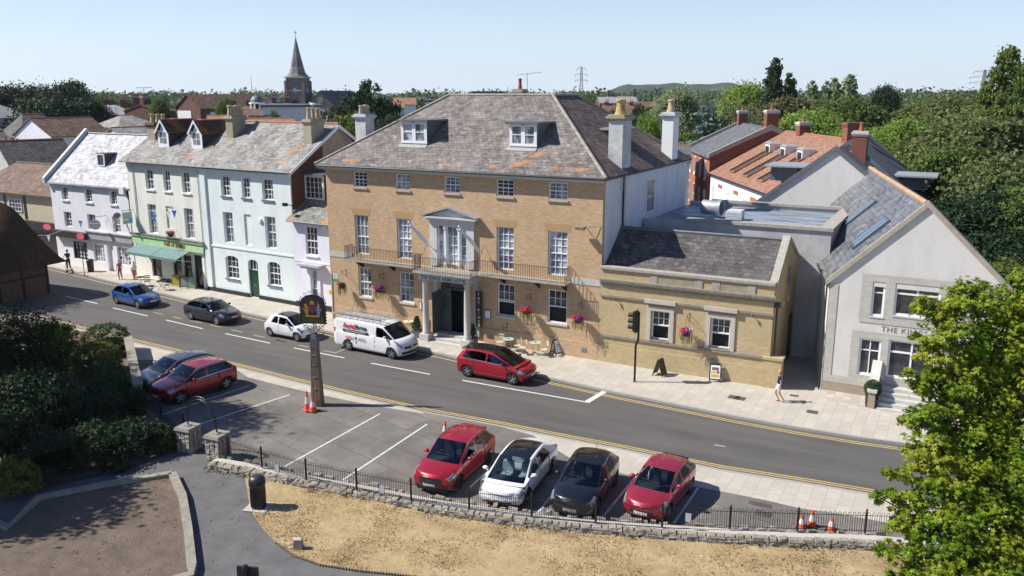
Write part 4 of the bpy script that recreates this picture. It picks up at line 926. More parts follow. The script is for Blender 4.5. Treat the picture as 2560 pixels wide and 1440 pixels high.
# --- narrow house
FN, NW = line_frame((-41.5, 44.72), (-36.95, 44.45))
nar = thing('terrace_house', 'narrow lilac white house with lichened slate roof and tall dormer, squeezed against the hotel', 'house', (*FN.o, 0), FN.a)
nm_ = FN.R((761,553,794.4,621)); nd = FN.R((777,664,797,745)); nm_[1] = 3.95; nm_[3] = 6.0; nd[1] = .3; nd[3] = 2.95
m = MB(); wall_grid(m, 0, NW, 0, 6.35, [nm_, nd], depth=.15); m.build('wall', R_lilac, nar)
window(nar, nm_, 3, 4, G_dark, depth=.13, sill=(M_white, .1, .1, .08), opened=.0, fw=.08); 
w = window(nar, [nd[0], 1.55, nd[2], nd[3]], 3, 2, G_dark, depth=.13, mid=False, name='fanlight')
m = MB(); m.box(nd[0]+.03, .1, .3, nd[2]-.03, .16, 1.54); m.build('door', plain('teal_grey_door', (.08, .15, .16), .4), nar)
m = MB(); m.box(nd[0]-.3, -.1, .3, nd[0]-.02, -.001, 3.05); m.box(nd[2]+.02, -.1, .3, nd[2]+.3, -.001, 3.05); pieces(m, 'pilaster', R_lilac, nar)
m = MB(); m.box(nd[0]-.75, -.62, 3.25, nd[2]+.75, -.001, 3.4); m.box(nd[0]-.6, -.45, 3.08, nd[2]+.6, -.001, 3.248); m.build('door_canopy', plain('canopy_lead', (.42, .43, .45), .6), nar)
m = MB(); m.box(0, -.03, 3.42, NW, -.001, 3.5); m.box(0, -.05, 0, nd[0]-.3, -.001, .5); m.box(nd[2]+.3, -.05, 0, NW, -.001, .5); q = pieces(m, 'plinth', plain('black_plinth', (.02, .02, .022), .7), nar); q[0].name = 'string_course'; q[0].data.materials[0] = R_lilac
m = MB(); m.slab([(-.2, -.35, 6.35), (NW, -.35, 6.35), (NW, 4.5, 9.9), (-.05, 4.5, 9.9)], .1); nrf = m.build('roof', M_slategr, nar)
gutter(nar, [(-.2, -.4, 6.28), (NW-.05, -.4, 6.28), (NW-.05, -.15, 5.9), (NW-.1, -.08, 0)], .05)
m = MB(); m.box(0.0, 4.5, 6, NW, 4.7, 9.9); m.build('rear_wall', M_red, nar)
yd = 1.55; ka = (9.9-6.35)/4.85
for _ in range(6): x1_, z1_ = FN.Y(813, 500, yd); yd = -.35+(z1_-6.35)/ka
x0_ = FN.Y(765, 496, yd)[0]; zt = FN.Y(790, 438, yd)[1]
m = MB(); m.box(x0_, yd, z1_-.2, x1_, yd+3, zt); dm = m.build('dormer', plain('dark_cheek', (.05, .045, .045), .8), nrf)
window(nrf, [x0_+.02, z1_-.02, x1_-.02, zt-.02], 4, 4, G_dark, y=yd-.14, depth=.1, mid=False, fw=.13, name='dormer_window')
m = MB(); m.box(x0_-.35, yd-.35, zt+.002, x1_+.25, yd+3.4, zt+.12); m.build('dormer_roof', M_lead, nrf)
m = MB(); x_, z_ = FM.Y(713, 511, -.5); m.box(x_-.2, -.6, z_-.12, x_+.15, -.4, z_+.1); m.tube((x_+.1, -.45, z_), (x_+.45, -.02, z_-.15), .03); m.build('floodlight', M_iron, mint)
m = MB(); x_, z_ = FN.Y(810, 568, -.1); m.box(x_-.15, -.14, z_-.12, x_+.12, -.001, z_+.12); m.build('alarm_box', M_white, nar)
# --- white building
FW_, WW = line_frame((-71.2, 46.68), (-60.4, 46.5))
whi = thing('terrace_house', 'white three storey house with pale painted slate roof and shop fronts, at the left end', 'house', (*FW_.o, 0), FW_.a)
wt = rects(FW_, ((151,463.5,171.7,500),(209,469.8,232,510.4),(271.7,475,293.5,514.6))); wmid = rects(FW_, ((159,533,182,573),(217.5,540.6,242.5,585.4),(280,545.8,304,591.7)))
for r in wt: r[1] = 5.9; r[3] = 7.0
for r in wmid: r[1] = 3.55; r[3] = 4.85
ws = rects(FW_, ((232,612,266,672),(292,625,330,682),(182,612,222,656))); 
for r in ws: r[1] = .75; r[3] = 2.3
wdoor = [ws[0][2]+.35, .1, ws[0][2]+1.2, 2.4]
m = MB(); wall_grid(m, 0, WW, 0, 7.45, wt+wmid+ws+[wdoor], depth=.2); m.poly([(0, 0, 0), (0, 0, 7.45), (0, 4.2, 11.3), (0, 8, 7.6), (0, 8, 0)])
m.poly([(wdoor[0], .2, .1), (wdoor[2], .2, .1), (wdoor[2], .2, 2.4), (wdoor[0], .2, 2.4)])
m.build('wall', R_white, whi)
for r in wt: window(whi, r, 2, 4, G_dark, depth=.2, sill=(M_white, .1, .12, .05), fw=.05)
for r in wmid: window(whi, r, 2, 4, G_blind, depth=.2, fw=.05)
for i, r in enumerate(ws):
    w = window(whi, r, 4, 4, G_dark, depth=.15, mid=False, fw=.08, name='shop_window', fmat=(M_frame, M_frame, M_iron)[i], bar=.05)
    p = MB()
    for a_ in range(4):
        for b_ in range(4):
            if random.random() < .82:
                xx = r[0]+.1+(r[2]-r[0]-.2)*(a_+.5)/4; zz = r[1]+.1+(r[3]-r[1]-.2)*(b_+.5)/4; p.poly([(xx-.11, .165, zz-.13), (xx+.11, .165, zz-.13), (xx+.11, .165, zz+.13), (xx-.11, .165, zz+.13)])
    pieces(p, 'poster', plain('white_cards', (.6, .62, .62), .7, 0, .3, 3), w)
m = MB(); m.box(ws[0][0]-.5, -.2, 2.75, ws[1][2]+.6, -.001, 3.35); m.box(ws[0][0]-.55, -.3, 3.351, ws[1][2]+.65, -.001, 3.45); m.build('shop_fascia', plain('silver_fascia', (.45, .45, .47), .4, .2, .2, 2), whi)
m = MB(); m.box(.15, -.45, 2.65, ws[2][2]+.55, -.001, 3.2); bf = m.build('shop_fascia', plain('black_fascia', (.025, .02, .022), .4), whi)
M_pinks = plain('pink_sign', (.70, .10, .16), .5)
m = MB(); m.lathe([(0, 0), (.45, 0), (.45, -.03), (0, -.03)], (0, 0, 0), 20, 'y', 1, 1); o = m.build('oval_sign', M_pinks, bf); o.location = (ws[2][2]-.05, -.46, 2.92); o.scale = (1.15, 1, .62)
m = MB(); xx, zz = FW_.Y(238, 562, -.9); m.lathe([(0, 0), (.42, 0), (.42, .06), (0, .06)], (0, 0, 0), 22, 'y'); o = m.build('round_sign', plain('blush_sign', (.62, .50, .60), .6), whi); o.location = (xx, -.9, zz); o.rotation_euler = (0, 0, radians(55))
m = MB(); m.tube((xx, -.9, zz+.65), (xx+.3, 0, zz+.7), .02); m.build('sign_bracket', M_iron, whi)
m = MB(); xx, zz = FW_.Y(293, 541, -.35); m.lathe([(0, .08), (.12, .07), (.25, .03), (.33, -.03), (.32, -.04), (.2, .01), (0, .05)], (0, 0, 0), 16, 'y'); o = m.build('satellite_dish', plain('grey_dish', (.3, .3, .31), .6), whi); o.location = (xx, -.35, zz); o.rotation_euler = (radians(-20), 0, radians(40)); 
m = MB(); m.slab([(-.1, -.3, 7.4), (WW+.2, -.3, 7.4), (WW+.2, 4.2, 11.4), (-.1, 4.2, 11.4)], .12); m.slab([(-.1, 4.2, 11.4), (WW+.2, 4.2, 11.4), (WW+.2, 8, 8), (-.1, 8, 8)], .12); wrf = m.build('roof', M_slatewht, whi)
m = MB(); m.prism([(-.4, -.4, 7.3), (-.4, -.4, 7.75), (-.4, 4.2, 11.85), (-.4, 8, 8.3), (-.4, 8, 7.6), (-.4, 4.2, 11.2)], (.32, 0, 0)); m.build('gable_parapet', plain('white_coping_dark_inside', (.5, .52, .55), .7), wrf)
m = MB(); m.tube((0, 4.2, 11.42), (WW, 4.2, 11.42), .09, n=6); m.build('ridge', M_lead, wrf)
yd = 2.0; ka = 4.0/4.5
for _ in range(6): xq, zq = FW_.Y(264, 416, yd); yd = -.3+(zq-7.4)/ka
xa = FW_.Y(246, 416, yd)[0]; zt = FW_.Y(255, 384, yd)[1]
m = MB(); m.box(xa, yd, zq-.1, xq, yd+1.2, zt-.02); dm = m.build('dormer', plain('dark_cheek', (.05, .045, .045), .8), wrf)
m = MB(); m.box(xa-.05, yd-.08, zt-.02, xq+.08, yd+1.6, zt+.04); m.build('dormer_roof', M_lead, wrf); window(wrf, [xa, zq, xq, zt-.03], 1, 1, G_dark, y=yd-.12, depth=.08, mid=False, fw=.09, name='dormer_window')
m = MB(); m.box(WW-.9, -.45, 6.9, WW-.35, -.001, 7.5); m.build('hopper_box', M_white, whi)
m = MB(); m.path([(WW-.35, -.12, 7.1), (WW-.1, -.12, 6.5), (WW-.08, -.12, 0)], .09); m.build('drainpipe', M_gutter, whi)
# --- cream building with brown tiled hip at the far left
cre = thing('corner_building', 'cream timbered corner building with brown tiled hipped roof and black shop front', 'building', (-86.5, 48.6, 0), radians(-1))
m = MB(); m.box(0, 0, 0, 13.9, 6, 5.8); m.build('wall', plain('cream_render', (.50, .43, .31), .8), cre)
m = MB(); z0 = 5.8; m.slab([(-.3, -.4, z0), (14.3, -.4, z0), (11.3, 3, 8.3), (3, 3, 8.3)], .12); m.slab([(14.3, -.4, z0), (14.3, 6.4, z0), (11.3, 3, 8.3)], .12); m.slab([(14.3, 6.4, z0), (-.3, 6.4, z0), (3, 3, 8.3), (11.3, 3, 8.3)], .12); m.slab([(-.3, 6.4, z0), (-.3, -.4, z0), (3, 3, 8.3)], .12); crf = m.build('roof', M_tilebr, cre)
m = MB(); m.tube((3, 3, 8.32), (11.3, 3, 8.32), .1, n=5); m.tube((11.3, 3, 8.32), (14.3, -.4, z0+.05), .1, n=5); m.build('ridge', plain('brown_ridge', (.16, .11, .08), .9), crf)
m = MB(); m.box(-.02, -.4, 2.5, 13.95, -.001, 3.3); m.box(0, -.1, 0, 13.9, -.001, 2.49); cf = m.build('shop_fascia', plain('black_fascia', (.025, .02, .022), .4), cre)
m = MB(); m.lathe([(0, 0), (.45, 0), (.45, -.03), (0, -.03)], (0, 0, 0), 20, 'y'); o = m.build('oval_sign', M_pinks, cf); o.location = (12.2, -.41, 2.95); o.scale = (1.3, 1, .6)
m = MB(); m.box(8.3, -.03, 3.4, 8.7, -.001, 5.7); m.box(5.2, -.03, 3.4, 5.5, -.001, 5.7); pieces(m, 'timber_post', M_iron, cre)
window(cre, [6, 4.0, 8, 5.2], 4, 3, G_dark, depth=-.03, mid=False)
# ================================================================ GROUND, ROAD, PAVEMENTS
def sheet(name, pts, z, mat, kind='structure', th=0.0, label=None):
    m = MB()
    if th: m.flat(pts, z-th, z)
    else: m.poly([(p[0], p[1], z) for p in pts])
    o = m.build(name, mat); o['kind'] = kind
    return o
N = NT('town_ground'); uv = N.objc(); f = N.noise(uv, .02, 6); g = N.noise(uv, .6, 5)
N.col(N.mix(N.rng(g, .4, .7, 0, .4), N.ramp(f, [(.4, (.10, .11, .06)), (.6, (.16, .15, .08))]), (.12, .11, .09))); N.set(.95)
sheet('ground', [(-5000, -400), (5000, -400), (5000, 5000), (-5000, 5000)], -.06, N.m)
N = NT('road_asphalt'); uv = N.uv(); f = N.noise(N.scale(uv, (.35, 1.2, 1)), .6, 6, .6); g = N.noise(uv, 40, 2); k = N.noise(uv, 1.4, 8, .75)
a = N.ramp(f, [(.35, (.075, .071, .067)), (.65, (.105, .099, .092))]); a = N.mix(N.rng(g, .4, .7, 0, .35), a, (.15, .145, .135)); a = N.mix(N.rng(k, .6, .75, 0, .4), a, (.042, .04, .04)); ln = N.noise(N.scale(uv, (.04, 1.0, 1)), 1.3, 3, .5); a = N.mix(N.rng(ln, .45, .62, 0, .35), a, (.135, .128, .118)); cr = N.noise(N.scale(uv, (.25, .25, 1)), 1.0, 9, .8); a = N.mix(N.rng(cr, .492, .5, 0, .0), a, (.04, .04, .04))
N.col(a); N.bump(g, .3, .01); M_road = N.set(.85, spec=.3)
N = NT('car_park_asphalt'); uv = N.uv(); pb = N.n('TexBrick'); pb.inputs['Scale'].default_value = .16; pb.inputs['Mortar Size'].default_value = .004; pb.inputs['Brick Width'].default_value = .9; pb.inputs['Color1'].default_value = (.82, .82, .82, 1); pb.inputs['Color2'].default_value = (1.1, 1.09, 1.07, 1); pb.inputs['Mortar'].default_value = (.6, .6, .6, 1); mpp = N.n('Mapping'); mpp.inputs['Rotation'].default_value = (0, 0, .25); N.l(uv, mpp.inputs['Vector']); N.l(mpp.outputs[0], pb.inputs['Vector']); f = N.noise(uv, .45, 7, .65); g = N.noise(uv, 30, 3, .6); v = N.n('TexVoronoi', feature='DISTANCE_TO_EDGE'); v.inputs['Scale'].default_value = .28; N.l(uv, v.inputs['Vector']); p2 = N.noise(uv, 2.2, 8, .8)
a = N.mix(1.0, N.ramp(f, [(.33, (.115, .105, .095)), (.5, (.16, .147, .132)), (.65, (.215, .198, .175))]), pb.outputs['Color'], 'MULTIPLY'); a = N.mix(N.rng(g, .4, .7, 0, .35), a, (.24, .22, .2)); a = N.mix(N.rng(v.outputs['Distance'], 0, .012, .3, 0), a, (.09, .082, .075)); a = N.mix(N.rng(p2, .66, .75, 0, .5), a, (.32, .3, .26)); a = N.mix(N.rng(p2, .3, .24, 0, .4), a, (.06, .058, .055))
N.col(a); N.bump(g, .3, .01); M_carp = N.set(.9, spec=.2)
def paving(name, c1, c2, w, h, off=.5):
    N = NT(name); uv = N.uv(); b = N.n('TexBrick'); b.offset = off
    b.inputs['Color1'].default_value = (*c1, 1); b.inputs['Color2'].default_value = (*c2, 1); b.inputs['Mortar'].default_value = (*[x*.62 for x in c1], 1); b.inputs['Scale'].default_value = 1; b.inputs['Mortar Size'].default_value = .010; b.inputs['Brick Width'].default_value = w; b.inputs['Row Height'].default_value = h
    mp = N.n('Mapping'); mp.inputs['Rotation'].default_value = (0, 0, pi/2); N.l(uv, mp.inputs['Vector']); N.l(mp.outputs[0], b.inputs['Vector'])
    f = N.noise(uv, .5, 7, .7); g = N.noise(uv, 5, 6, .75)
    a = N.mix(N.rng(f, .42, .7, 0, .4), b.outputs['Color'], tuple(x*.66 for x in c1)); a = N.mix(N.rng(g, .6, .75, 0, .3), a, tuple(x*.5 for x in c1))
    N.col(a); return N.set(.9, spec=.2)
M_pave = paving('stone_paving', (.50, .455, .39), (.43, .39, .33), .62, .5)
M_pave2 = paving('mixed_paving', (.52, .46, .37), (.34, .31, .28), .5, .4)
M_kerb = stone('granite_kerb', (.30, .28, .26), (.38, .36, .33), 4, .3, .005)
kN = [(-230, 62), (-110, 50.5), (-90, 47.5), (-80, 46.2)]+[G(*p) for p in ((150,675),(275,706),(400,735),(550,772),(700,805),(900,850),(1110,890),(1250,923),(1400,955),(1550,988),(1700,1018),(1850,1048),(2000,1075),(2150,1099),(2290,1118))]+[(3, 39.2), (9, 41), (20, 46), (40, 58)]
kS = [(-230, 40), (-110, 37.5), (-80, 36), (-60, 34.4), (-50, 33.6)]+[G(*p) for p in ((330,855),(465,887),(600,920),(710,948),(820,975),(940,1003),(1060,1030),(1250,1065),(1400,1095),(1560,1125),(1800,1175),(2040,1213),(2280,1253))]+[(4, 34.2), (10, 37), (22, 43), (44, 54)]
sheet('road', kN+kS[::-1], 0.0, M_road)
def offs(pl, d):
    out = []
    for i, p in enumerate(pl):
        a = pl[max(0, i-1)]; b = pl[min(len(pl)-1, i+1)]; dx, dy = b[0]-a[0], b[1]-a[1]; L = hypot(dx, dy); out.append((p[0]-dy/L*d, p[1]+dx/L*d))
    return out
def ribbon(name, pl, d0, d1, z0, z1, mat):
    A = offs(pl, d0); B = offs(pl, d1); m = MB()
    n = len(A)
    if z0 == z1:
        for i in range(n-1): m.poly([(*A[i], z1), (*A[i+1], z1), (*B[i+1], z1), (*B[i], z1)])
    else:
        m.v = []
        for (x, y), (u, v) in zip(A, B): m.v += [(x, y, z0), (x, y, z1), (u, v, z1), (u, v, z0)]
        for i in range(n-1):
            for a_, b_ in ((0, 1), (1, 2), (2, 3)): m.f.append([4*i+a_, 4*i+b_, 4*i+4+b_, 4*i+4+a_]); m.m.append(0)
    o = m.build(name, mat); o['kind'] = 'structure'; return o
ribbon('kerb', kN, 0, .16, -.05, .11, M_kerb); ribbon('kerb', kS, 0, -.14, -.05, .05, M_kerb)
nb = offs(kN, .16); back = [(40, 66), (20, 60), (-20, 58), (-40, 58), (-90, 56), (-230, 75)]
sheet('pavement', nb+back, .10, M_pave)
sheet('yard', [(-45, 58.2), (-5, 58.2), (-5, 110), (-60, 120)], .02, M_carp)
sheet('forecourt', [G(2056, 980), G(2060, 1000), G(2165, 1000+22), G(2205, 1030), G(2420, 1038), (3, 44.3), (-5.5, 44.5)], .106, M_pave2)
# south side: car park surface, pavement strips
cpk = [offs(kS, -.14)[i] for i in range(3, len(kS))]
sheet('car_park', cpk+[(44, 30), (10, 30), (1, 27.2), G(2200, 1362), G(1900, 1350), G(1600, 1330), G(1300, 1300), G(1080, 1270), G(900, 1230), G(700, 1190), (-27.4, 23.7), (-28.4, 23.6), (-33, 26), (-37, 27), (-50, 28.5), (-60, 30)], .03, M_carp)
sp = offs(kS, -.14)[4:12]
sheet('pavement', sp+[G(1060, 1036), G(960, 1020), G(870, 1003), G(740, 975), G(620, 945), G(590, 925), G(470, 905), G(330, 900), (-52, 31.5)], .036, M_pave)
sp = [p for p in offs(kS, -.14)[12:]]
sheet('pavement', [G(1330, 1087, .036)]+sp+[(44, 50), (22, 39.5), (10, 34.2), (3, 30.8), G(2230, 1312), G(2100, 1287), G(2000, 1273), G(1900, 1250), G(1790, 1228), G(1700, 1213), G(1560, 1187), G(1430, 1150)], .037, M_pave)
# markings
M_wl = plain('white_road_paint', (.62, .60, .57), .7, 0, .12, 6); M_yl = plain('yellow_road_paint', (.52, .38, .14), .7, 0, .2, 6); M_yl2 = plain('worn_yellow_paint', (.40, .32, .17), .7, 0, .3, 6)
mk = MB(); mk2 = MB(); mky = MB()
def mark(mb, p, q, w, z=.006):
    L = hypot(q[0]-p[0], q[1]-p[1]); nx, ny = -(q[1]-p[1])/L*w/2, (q[0]-p[0])/L*w/2
    mb.poly([(p[0]+nx, p[1]+ny, z), (p[0]-nx, p[1]-ny, z), (q[0]-nx, q[1]-ny, z), (q[0]+nx, q[1]+ny, z)])
for a_ in ((165,741,243,759),(282,770,369,790),(415,800,507,822),(563,834,675,858),(735,870,861,895),(928,908,1075,936)): mark(mk, G(a_[0], a_[1]), G(a_[2], a_[3]), .12)
mark(mk, G(40, 712), G(112, 729), .12)
mark(mk, G(1155, 951), G(1470, 1006), .12); mark(mk, G(1466, 1006), G(1528, 969), .3, .007); mark(mk, G(1785, 1112), G(1813, 1117), .05)
for a_ in ((495,403,595,425),(680,447,778,467),(868,487,975,508),(1068,531,1175,553),(1270,578,1388,603),(1490,630,1607,655),(1715,680,1833,705)): mark(mky, G(260+a_[0]/4, 680+a_[1]/4), G(260+a_[2]/4, 680+a_[3]/4), .1)
for a_ in ((195,600,315,626),(427,652,530,672),(672,706,800,730)): mark(mky, G(640+a_[0]/4, 700+a_[1]/4), G(640+a_[2]/4, 700+a_[3]/4), .1)
mark(mky, G(840, 882), G(864, 872), .1, .007)
for nm, b_, mt_ in (('centre_line', mk, M_wl), ('bus_bay_marking', mky, M_yl2)): o = b_.build(nm, mt_); o['kind'] = 'structure'
i0 = 11; ribbon('yellow_line', kN[i0:], -.3, -.38, .006, .006, M_yl); ribbon('yellow_line', kN[i0:], -.5, -.58, .006, .006, M_yl); ribbon('yellow_line', kN[:i0+1], -.35, -.45, .0065, .0065, M_yl)
ribbon('yellow_line', kS, .22, .30, .006, .006, M_yl); ribbon('yellow_line', kS, .40, .48, .006, .006, M_yl)
m = MB()
for a_ in ((712,1168,950,1036),(857,1202,1068,1062),(497,1063,725,988),(400,1040,625,965),(1170,1225,1240,1160),(1340,1290,1420,1190),(1503,1300,1596,1185),(1685,1310,1745,1222)): mark(m, G(a_[0], a_[1]), G(a_[2], a_[3]), .09, .037)
o = m.build('bay_marking', M_wl); o['kind'] = 'structure'
M_mh = plain('iron_cover', (.12, .10, .09), .6, .3, .3, 8)
for px_, py_, w_, d_, z_ in ((1835,998,.55,.5,.115),(1850,1001,.5,.5,.115),(2030,1035,.5,.4,.115),(1908,1287,.55,.4,.045),(1900,1263,.8,.3,.045),(1985,994,.4,.25,.115),(1245,1063,.5,.3,.012),(1430,950,.6,.3,.012)):
    x_, y_ = G(px_, py_); m = MB(); m.box(x_-w_/2, y_-d_/2, z_-.012, x_+w_/2, y_+d_/2, z_)
    for i in range(3): m.box(x_-w_/2+.06, y_-d_/2+.06+i*(d_-.1)/3, z_, x_+w_/2-.06, y_-d_/2+.09+i*(d_-.1)/3, z_+.004)
    o = m.build('manhole_cover' if z_ > .05 else 'drain_cover', M_mh); o['kind'] = 'structure'
# park side: tarmac path, dry lawn, soil bed with stone edging
M_path = plain('path_tarmac', (.115, .110, .108), .9, 0, .22, 1.2)
edge = [G(1060, 1446), G(1000, 1438), G(900, 1428), G(800, 1413), G(735, 1390), G(690, 1358), G(655, 1320), G(632, 1285), G(622, 1255), G(618, 1225), G(612, 1195), G(600, 1178)]
sheet('path', [(-28.4, 24.6), (-27.4, 24.6), G(560, 1165), *edge[::-1], (-13, 19), (-13, 5), (-60, 5), (-60, 26), (-40, 26), (-33, 26.5)], -.02, M_path)
N = NT('parched_grass'); uv = N.uv(); f = N.noise(uv, .7, 9, .8); g = N.noise(uv, 6, 8, .8); h = N.noise(uv, 2.6, 5, .6)
a = N.ramp(f, [(.3, (.25, .18, .09)), (.48, (.38, .28, .15)), (.68, (.51, .385, .22))]); a = N.mix(N.rng(g, .5, .66, 0, .55), a, (.21, .165, .085)); a = N.mix(N.rng(h, .58, .72, 0, .5), a, (.20, .19, .09)); N.col(a); N.bump(g, .8, .05); M_dry = N.set(.95, spec=.1)
lawn = [*edge, G(700, 1208), G(900, 1245), G(1080, 1285), G(1300, 1318), G(1600, 1345), G(1900, 1366), G(2200, 1378), (3, 29.5), (14, 32), (30, 30), (30, 2), (-10, 2)]
sheet('lawn', lawn, 0.0, M_dry)
N = NT('dry_soil'); uv = N.uv(); f = N.noise(uv, 1.2, 7, .7); g = N.noise(uv, 14, 5, .75); a = N.ramp(f, [(.3, (.115, .088, .068)), (.65, (.20, .155, .12))]); a = N.mix(N.rng(g, .5, .7, 0, .5), a, (.32, .26, .2)); N.col(a); N.bump(g, 1.0, .06); M_soil = N.set(.95, spec=.1)
bed = [G(430, 1195), G(455, 1250), G(468, 1330), G(478, 1425), G(480, 1448), (-22.2, 13.2), (-27.5, 12), (-33, 13.2), (-32.0, 15.3), G(20, 1330), G(100, 1255), G(260, 1222)]
sheet('soil_bed', bed, .10, M_soil)
sheet('garden_soil', [G(322, 852), G(332, 900), G(350, 1010), G(450, 1082), G(440, 1128), G(300, 1178), G(100, 1218), G(-60, 1240), (-60, 21), (-67, 34), (-53, 33.2)], .052, M_soil)
ribbon('bed_kerb', bed+[bed[0]], -.12, .18, -.05, .24, stone('bed_edging', (.21, .19, .155), (.33, .305, .255), 3, .6, .02))
# ================================================================ VEHICLES
def pchip(xs, ys, t):
    n = len(xs); h = np.diff(xs); d = np.diff(ys)/h; m = np.zeros(n)
    for i in range(1, n-1):
        if d[i-1]*d[i] > 0: w1 = 2*h[i]+h[i-1]; w2 = h[i]+2*h[i-1]; m[i] = (w1+w2)/(w1/d[i-1]+w2/d[i])
    m[0] = d[0]; m[-1] = d[-1]
    k = np.clip(np.searchsorted(xs, t, side='right')-1, 0, n-2); s = (t-xs[k])/h[k]
    return ((1+2*s)*(1-s)**2*ys[k] + s*(1-s)**2*h[k]*m[k] + s*s*(3-2*s)*ys[k+1] + s*s*(s-1)*h[k]*m[k+1])
M_tyre = plain('tyre_rubber', (.018, .018, .018), .85); M_trim = plain('black_trim', (.02, .02, .022), .5); M_chrome = plain('chrome_trim', (.55, .56, .58), .2, .9, .03)
M_glassc = carglass('tinted_glass', .75); M_glassd = carglass('privacy_glass', .12); M_lamp = plain('lamp_glass', (.30, .32, .34), .12, .5, .3, 9); M_tail = plain('tail_lamp', (.35, .01, .01), .2)
M_seatd = plain('dark_seat', (.035, .035, .04), .8); M_seatw = plain('cream_seat', (.6, .6, .58), .7); M_plate = plain('plate_white', (.62, .62, .60), .4); M_platey = plain('plate_yellow', (.6, .45, .05), .4)
M_alloy = plain('alloy', (.42, .43, .45), .3, .8, .05); M_alloyd = plain('dark_alloy', (.06, .06, .065), .35, .6)
def car(spec, name, label, cat, p_rear, p_front, side, group, extra=None):
    """p_rear / p_front: ground points under the two visible wheels; side +1 if they are the left wheels"""
    L, W, H, wb, fo = spec['L'], spec['W'], spec['H'], spec['wb'], spec['fo']; ro = L-wb-fo; rw = spec.get('rw', .32)
    th = atan2(p_front[1]-p_rear[1], p_front[0]-p_rear[0]); nx, ny = sin(th)*side, -cos(th)*side
    cxm, cym = (p_rear[0]+p_front[0])/2+nx*(W/2-.1), (p_rear[1]+p_front[1])/2+ny*(W/2-.1)
    # local x=0 midway between the axles
    t = thing(name, label, cat, (cxm, cym, spec.get('z', .005)), th, group)
    xf, xr = wb/2, -wb/2; XF, XR = wb/2+fo, -wb/2-ro
    # stations: xl (lower curves), xh (top curves), belt z, edge y fraction, edge z, centre z, width factor, glass flag of following segment
    st = spec['st']; n = len(st); T = np.arange(n, dtype=float)
    hw = W/2; K = 8
    C_ = np.zeros((n, K, 3))
    for i, s_ in enumerate(st):
        xl, xh, zb, ye, ze_, zc, wf = s_[:7]; w = hw*wf; zlow = s_[7] if len(s_) > 7 else .24
        q = spec.get('bulge', .06)
        C_[i] = [(xl, w*.84, zlow-.04), (xl, w*.96, zlow+.05), (xl, w*1.0, .5*(zlow+zb)), (xl*.97+xh*.03, w*.985, zb-.12), (xl*.9+xh*.1, w*.945, zb), (xh, w*ye, ze_), (xh+s_[8] if len(s_) > 8 else xh, w*ye*.6, ze_+(zc-ze_)*.75), (xh+(s_[8]*1.4 if len(s_) > 8 else 0), 0, zc)]
    nt_, sub = spec.get('nt', 110), 6
    # dense station params
    tt = np.linspace(0, n-1, nt_); tt = np.unique(np.concatenate([tt, T]))
    P = np.zeros((len(tt), K, 3)); lin_ = set(spec['lin'])
    for k in range(K):
        for c in range(3):
            v = pchip(T, C_[:, k, c], tt); vl = np.interp(tt, T, C_[:, k, c])
            if k >= 4:
                for sgi in lin_:
                    msk = (tt >= sgi) & (tt <= sgi+1); a_ = .8 if k > 4 else .3; v[msk] = v[msk]*(1-a_)+vl[msk]*a_
            P[:, k, c] = v
    # across: catmull-rom with sharpish belt
    kk = np.linspace(0, K-1, (K-1)*sub+1); Q = np.zeros((len(tt), len(kk), 3))
    for j, u in enumerate(kk):
        i1 = min(int(u), K-2); s_ = u-i1; p1 = P[:, i1]; p2 = P[:, i1+1]; p0 = P[:, max(i1-1, 0)]; p3 = P[:, i1+2] if i1+2 < K else P[:, K-2]*np.array([1, -1, 1])
        m1 = (p2-p0)*.5; m2 = (p3-p1)*.5
        if i1 in (4,): m1 = (p2-p1)*.95; m2 = (p2-p1)*.6+(p3-p2)*.15
        if i1 == 3: m2 = (p2-p1)*.9
        if i1 == 5: m1 = (p2-p1)*.8+(p1-p0)*.1
        Q[:, j] = (2*s_**3-3*s_**2+1)*p1+(s_**3-2*s_**2+s_)*m1+(-2*s_**3+3*s_**2)*p2+(s_**3-s_**2)*m2
    nj = len(kk); jb = 4*sub; je = 5*sub
    # wheel arches: snap
    ra = rw+.055
    for xc in (xf, xr):
        low = np.arange(nj) <= 3*sub+1
        d = np.hypot(Q[:, :, 0]-xc, Q[:, :, 2]-rw); cell = .035
        msk = (np.abs(d-ra) < cell) & low[None, :] & (d > 1e-3)
        sc = np.where(msk, ra/np.maximum(d, 1e-3), 1.0)
        Q[:, :, 0] = xc+(Q[:, :, 0]-xc)*sc; Q[:, :, 2] = rw+(Q[:, :, 2]-rw)*sc
    full = np.concatenate([Q, (Q*np.array([1, -1, 1]))[:, ::-1][:, 1:]], axis=1); nf = full.shape[1]
    def region(i, j):
        jj = j if j < nj-1 else nf-2-j
        u = (kk[jj]+kk[min(jj+1, nj-1)])/2; tm = (tt[i]+tt[i+1])/2; pt = full[i:i+2, j:j+2].mean(axis=(0, 1))
        for xc in (xf, xr):
            if u < 3.2 and hypot(pt[0]-xc, pt[2]-rw) < ra-.004: return None
        if u > 5.12 and spec['ws'][0] < tm < spec['ws'][1]: return 'windscreen'
        if u > 5.35 and spec.get('rwin') and spec['rwin'][0] < tm < spec['rwin'][1]: return 'rear_window'
        if spec.get('sun') and u > 5.3 and spec['sun'][0] < tm < spec['sun'][1]: return 'sunroof'
        if 4.08 < u < 4.88:
            P4 = P[i, 4]; P5 = P[i, 5]; hgt = P5[2]-P4[2]
            for a_, b_, sl_ in spec['side']:
                z_ = pt[2]-P4[2]
                if hgt > .07 and a_+sl_[0]*z_ < pt[0] < b_+sl_[1]*z_: return 'side_window'
        if u < spec.get('clad', .0): return 'sill'
        return 'body'
    faces = {}
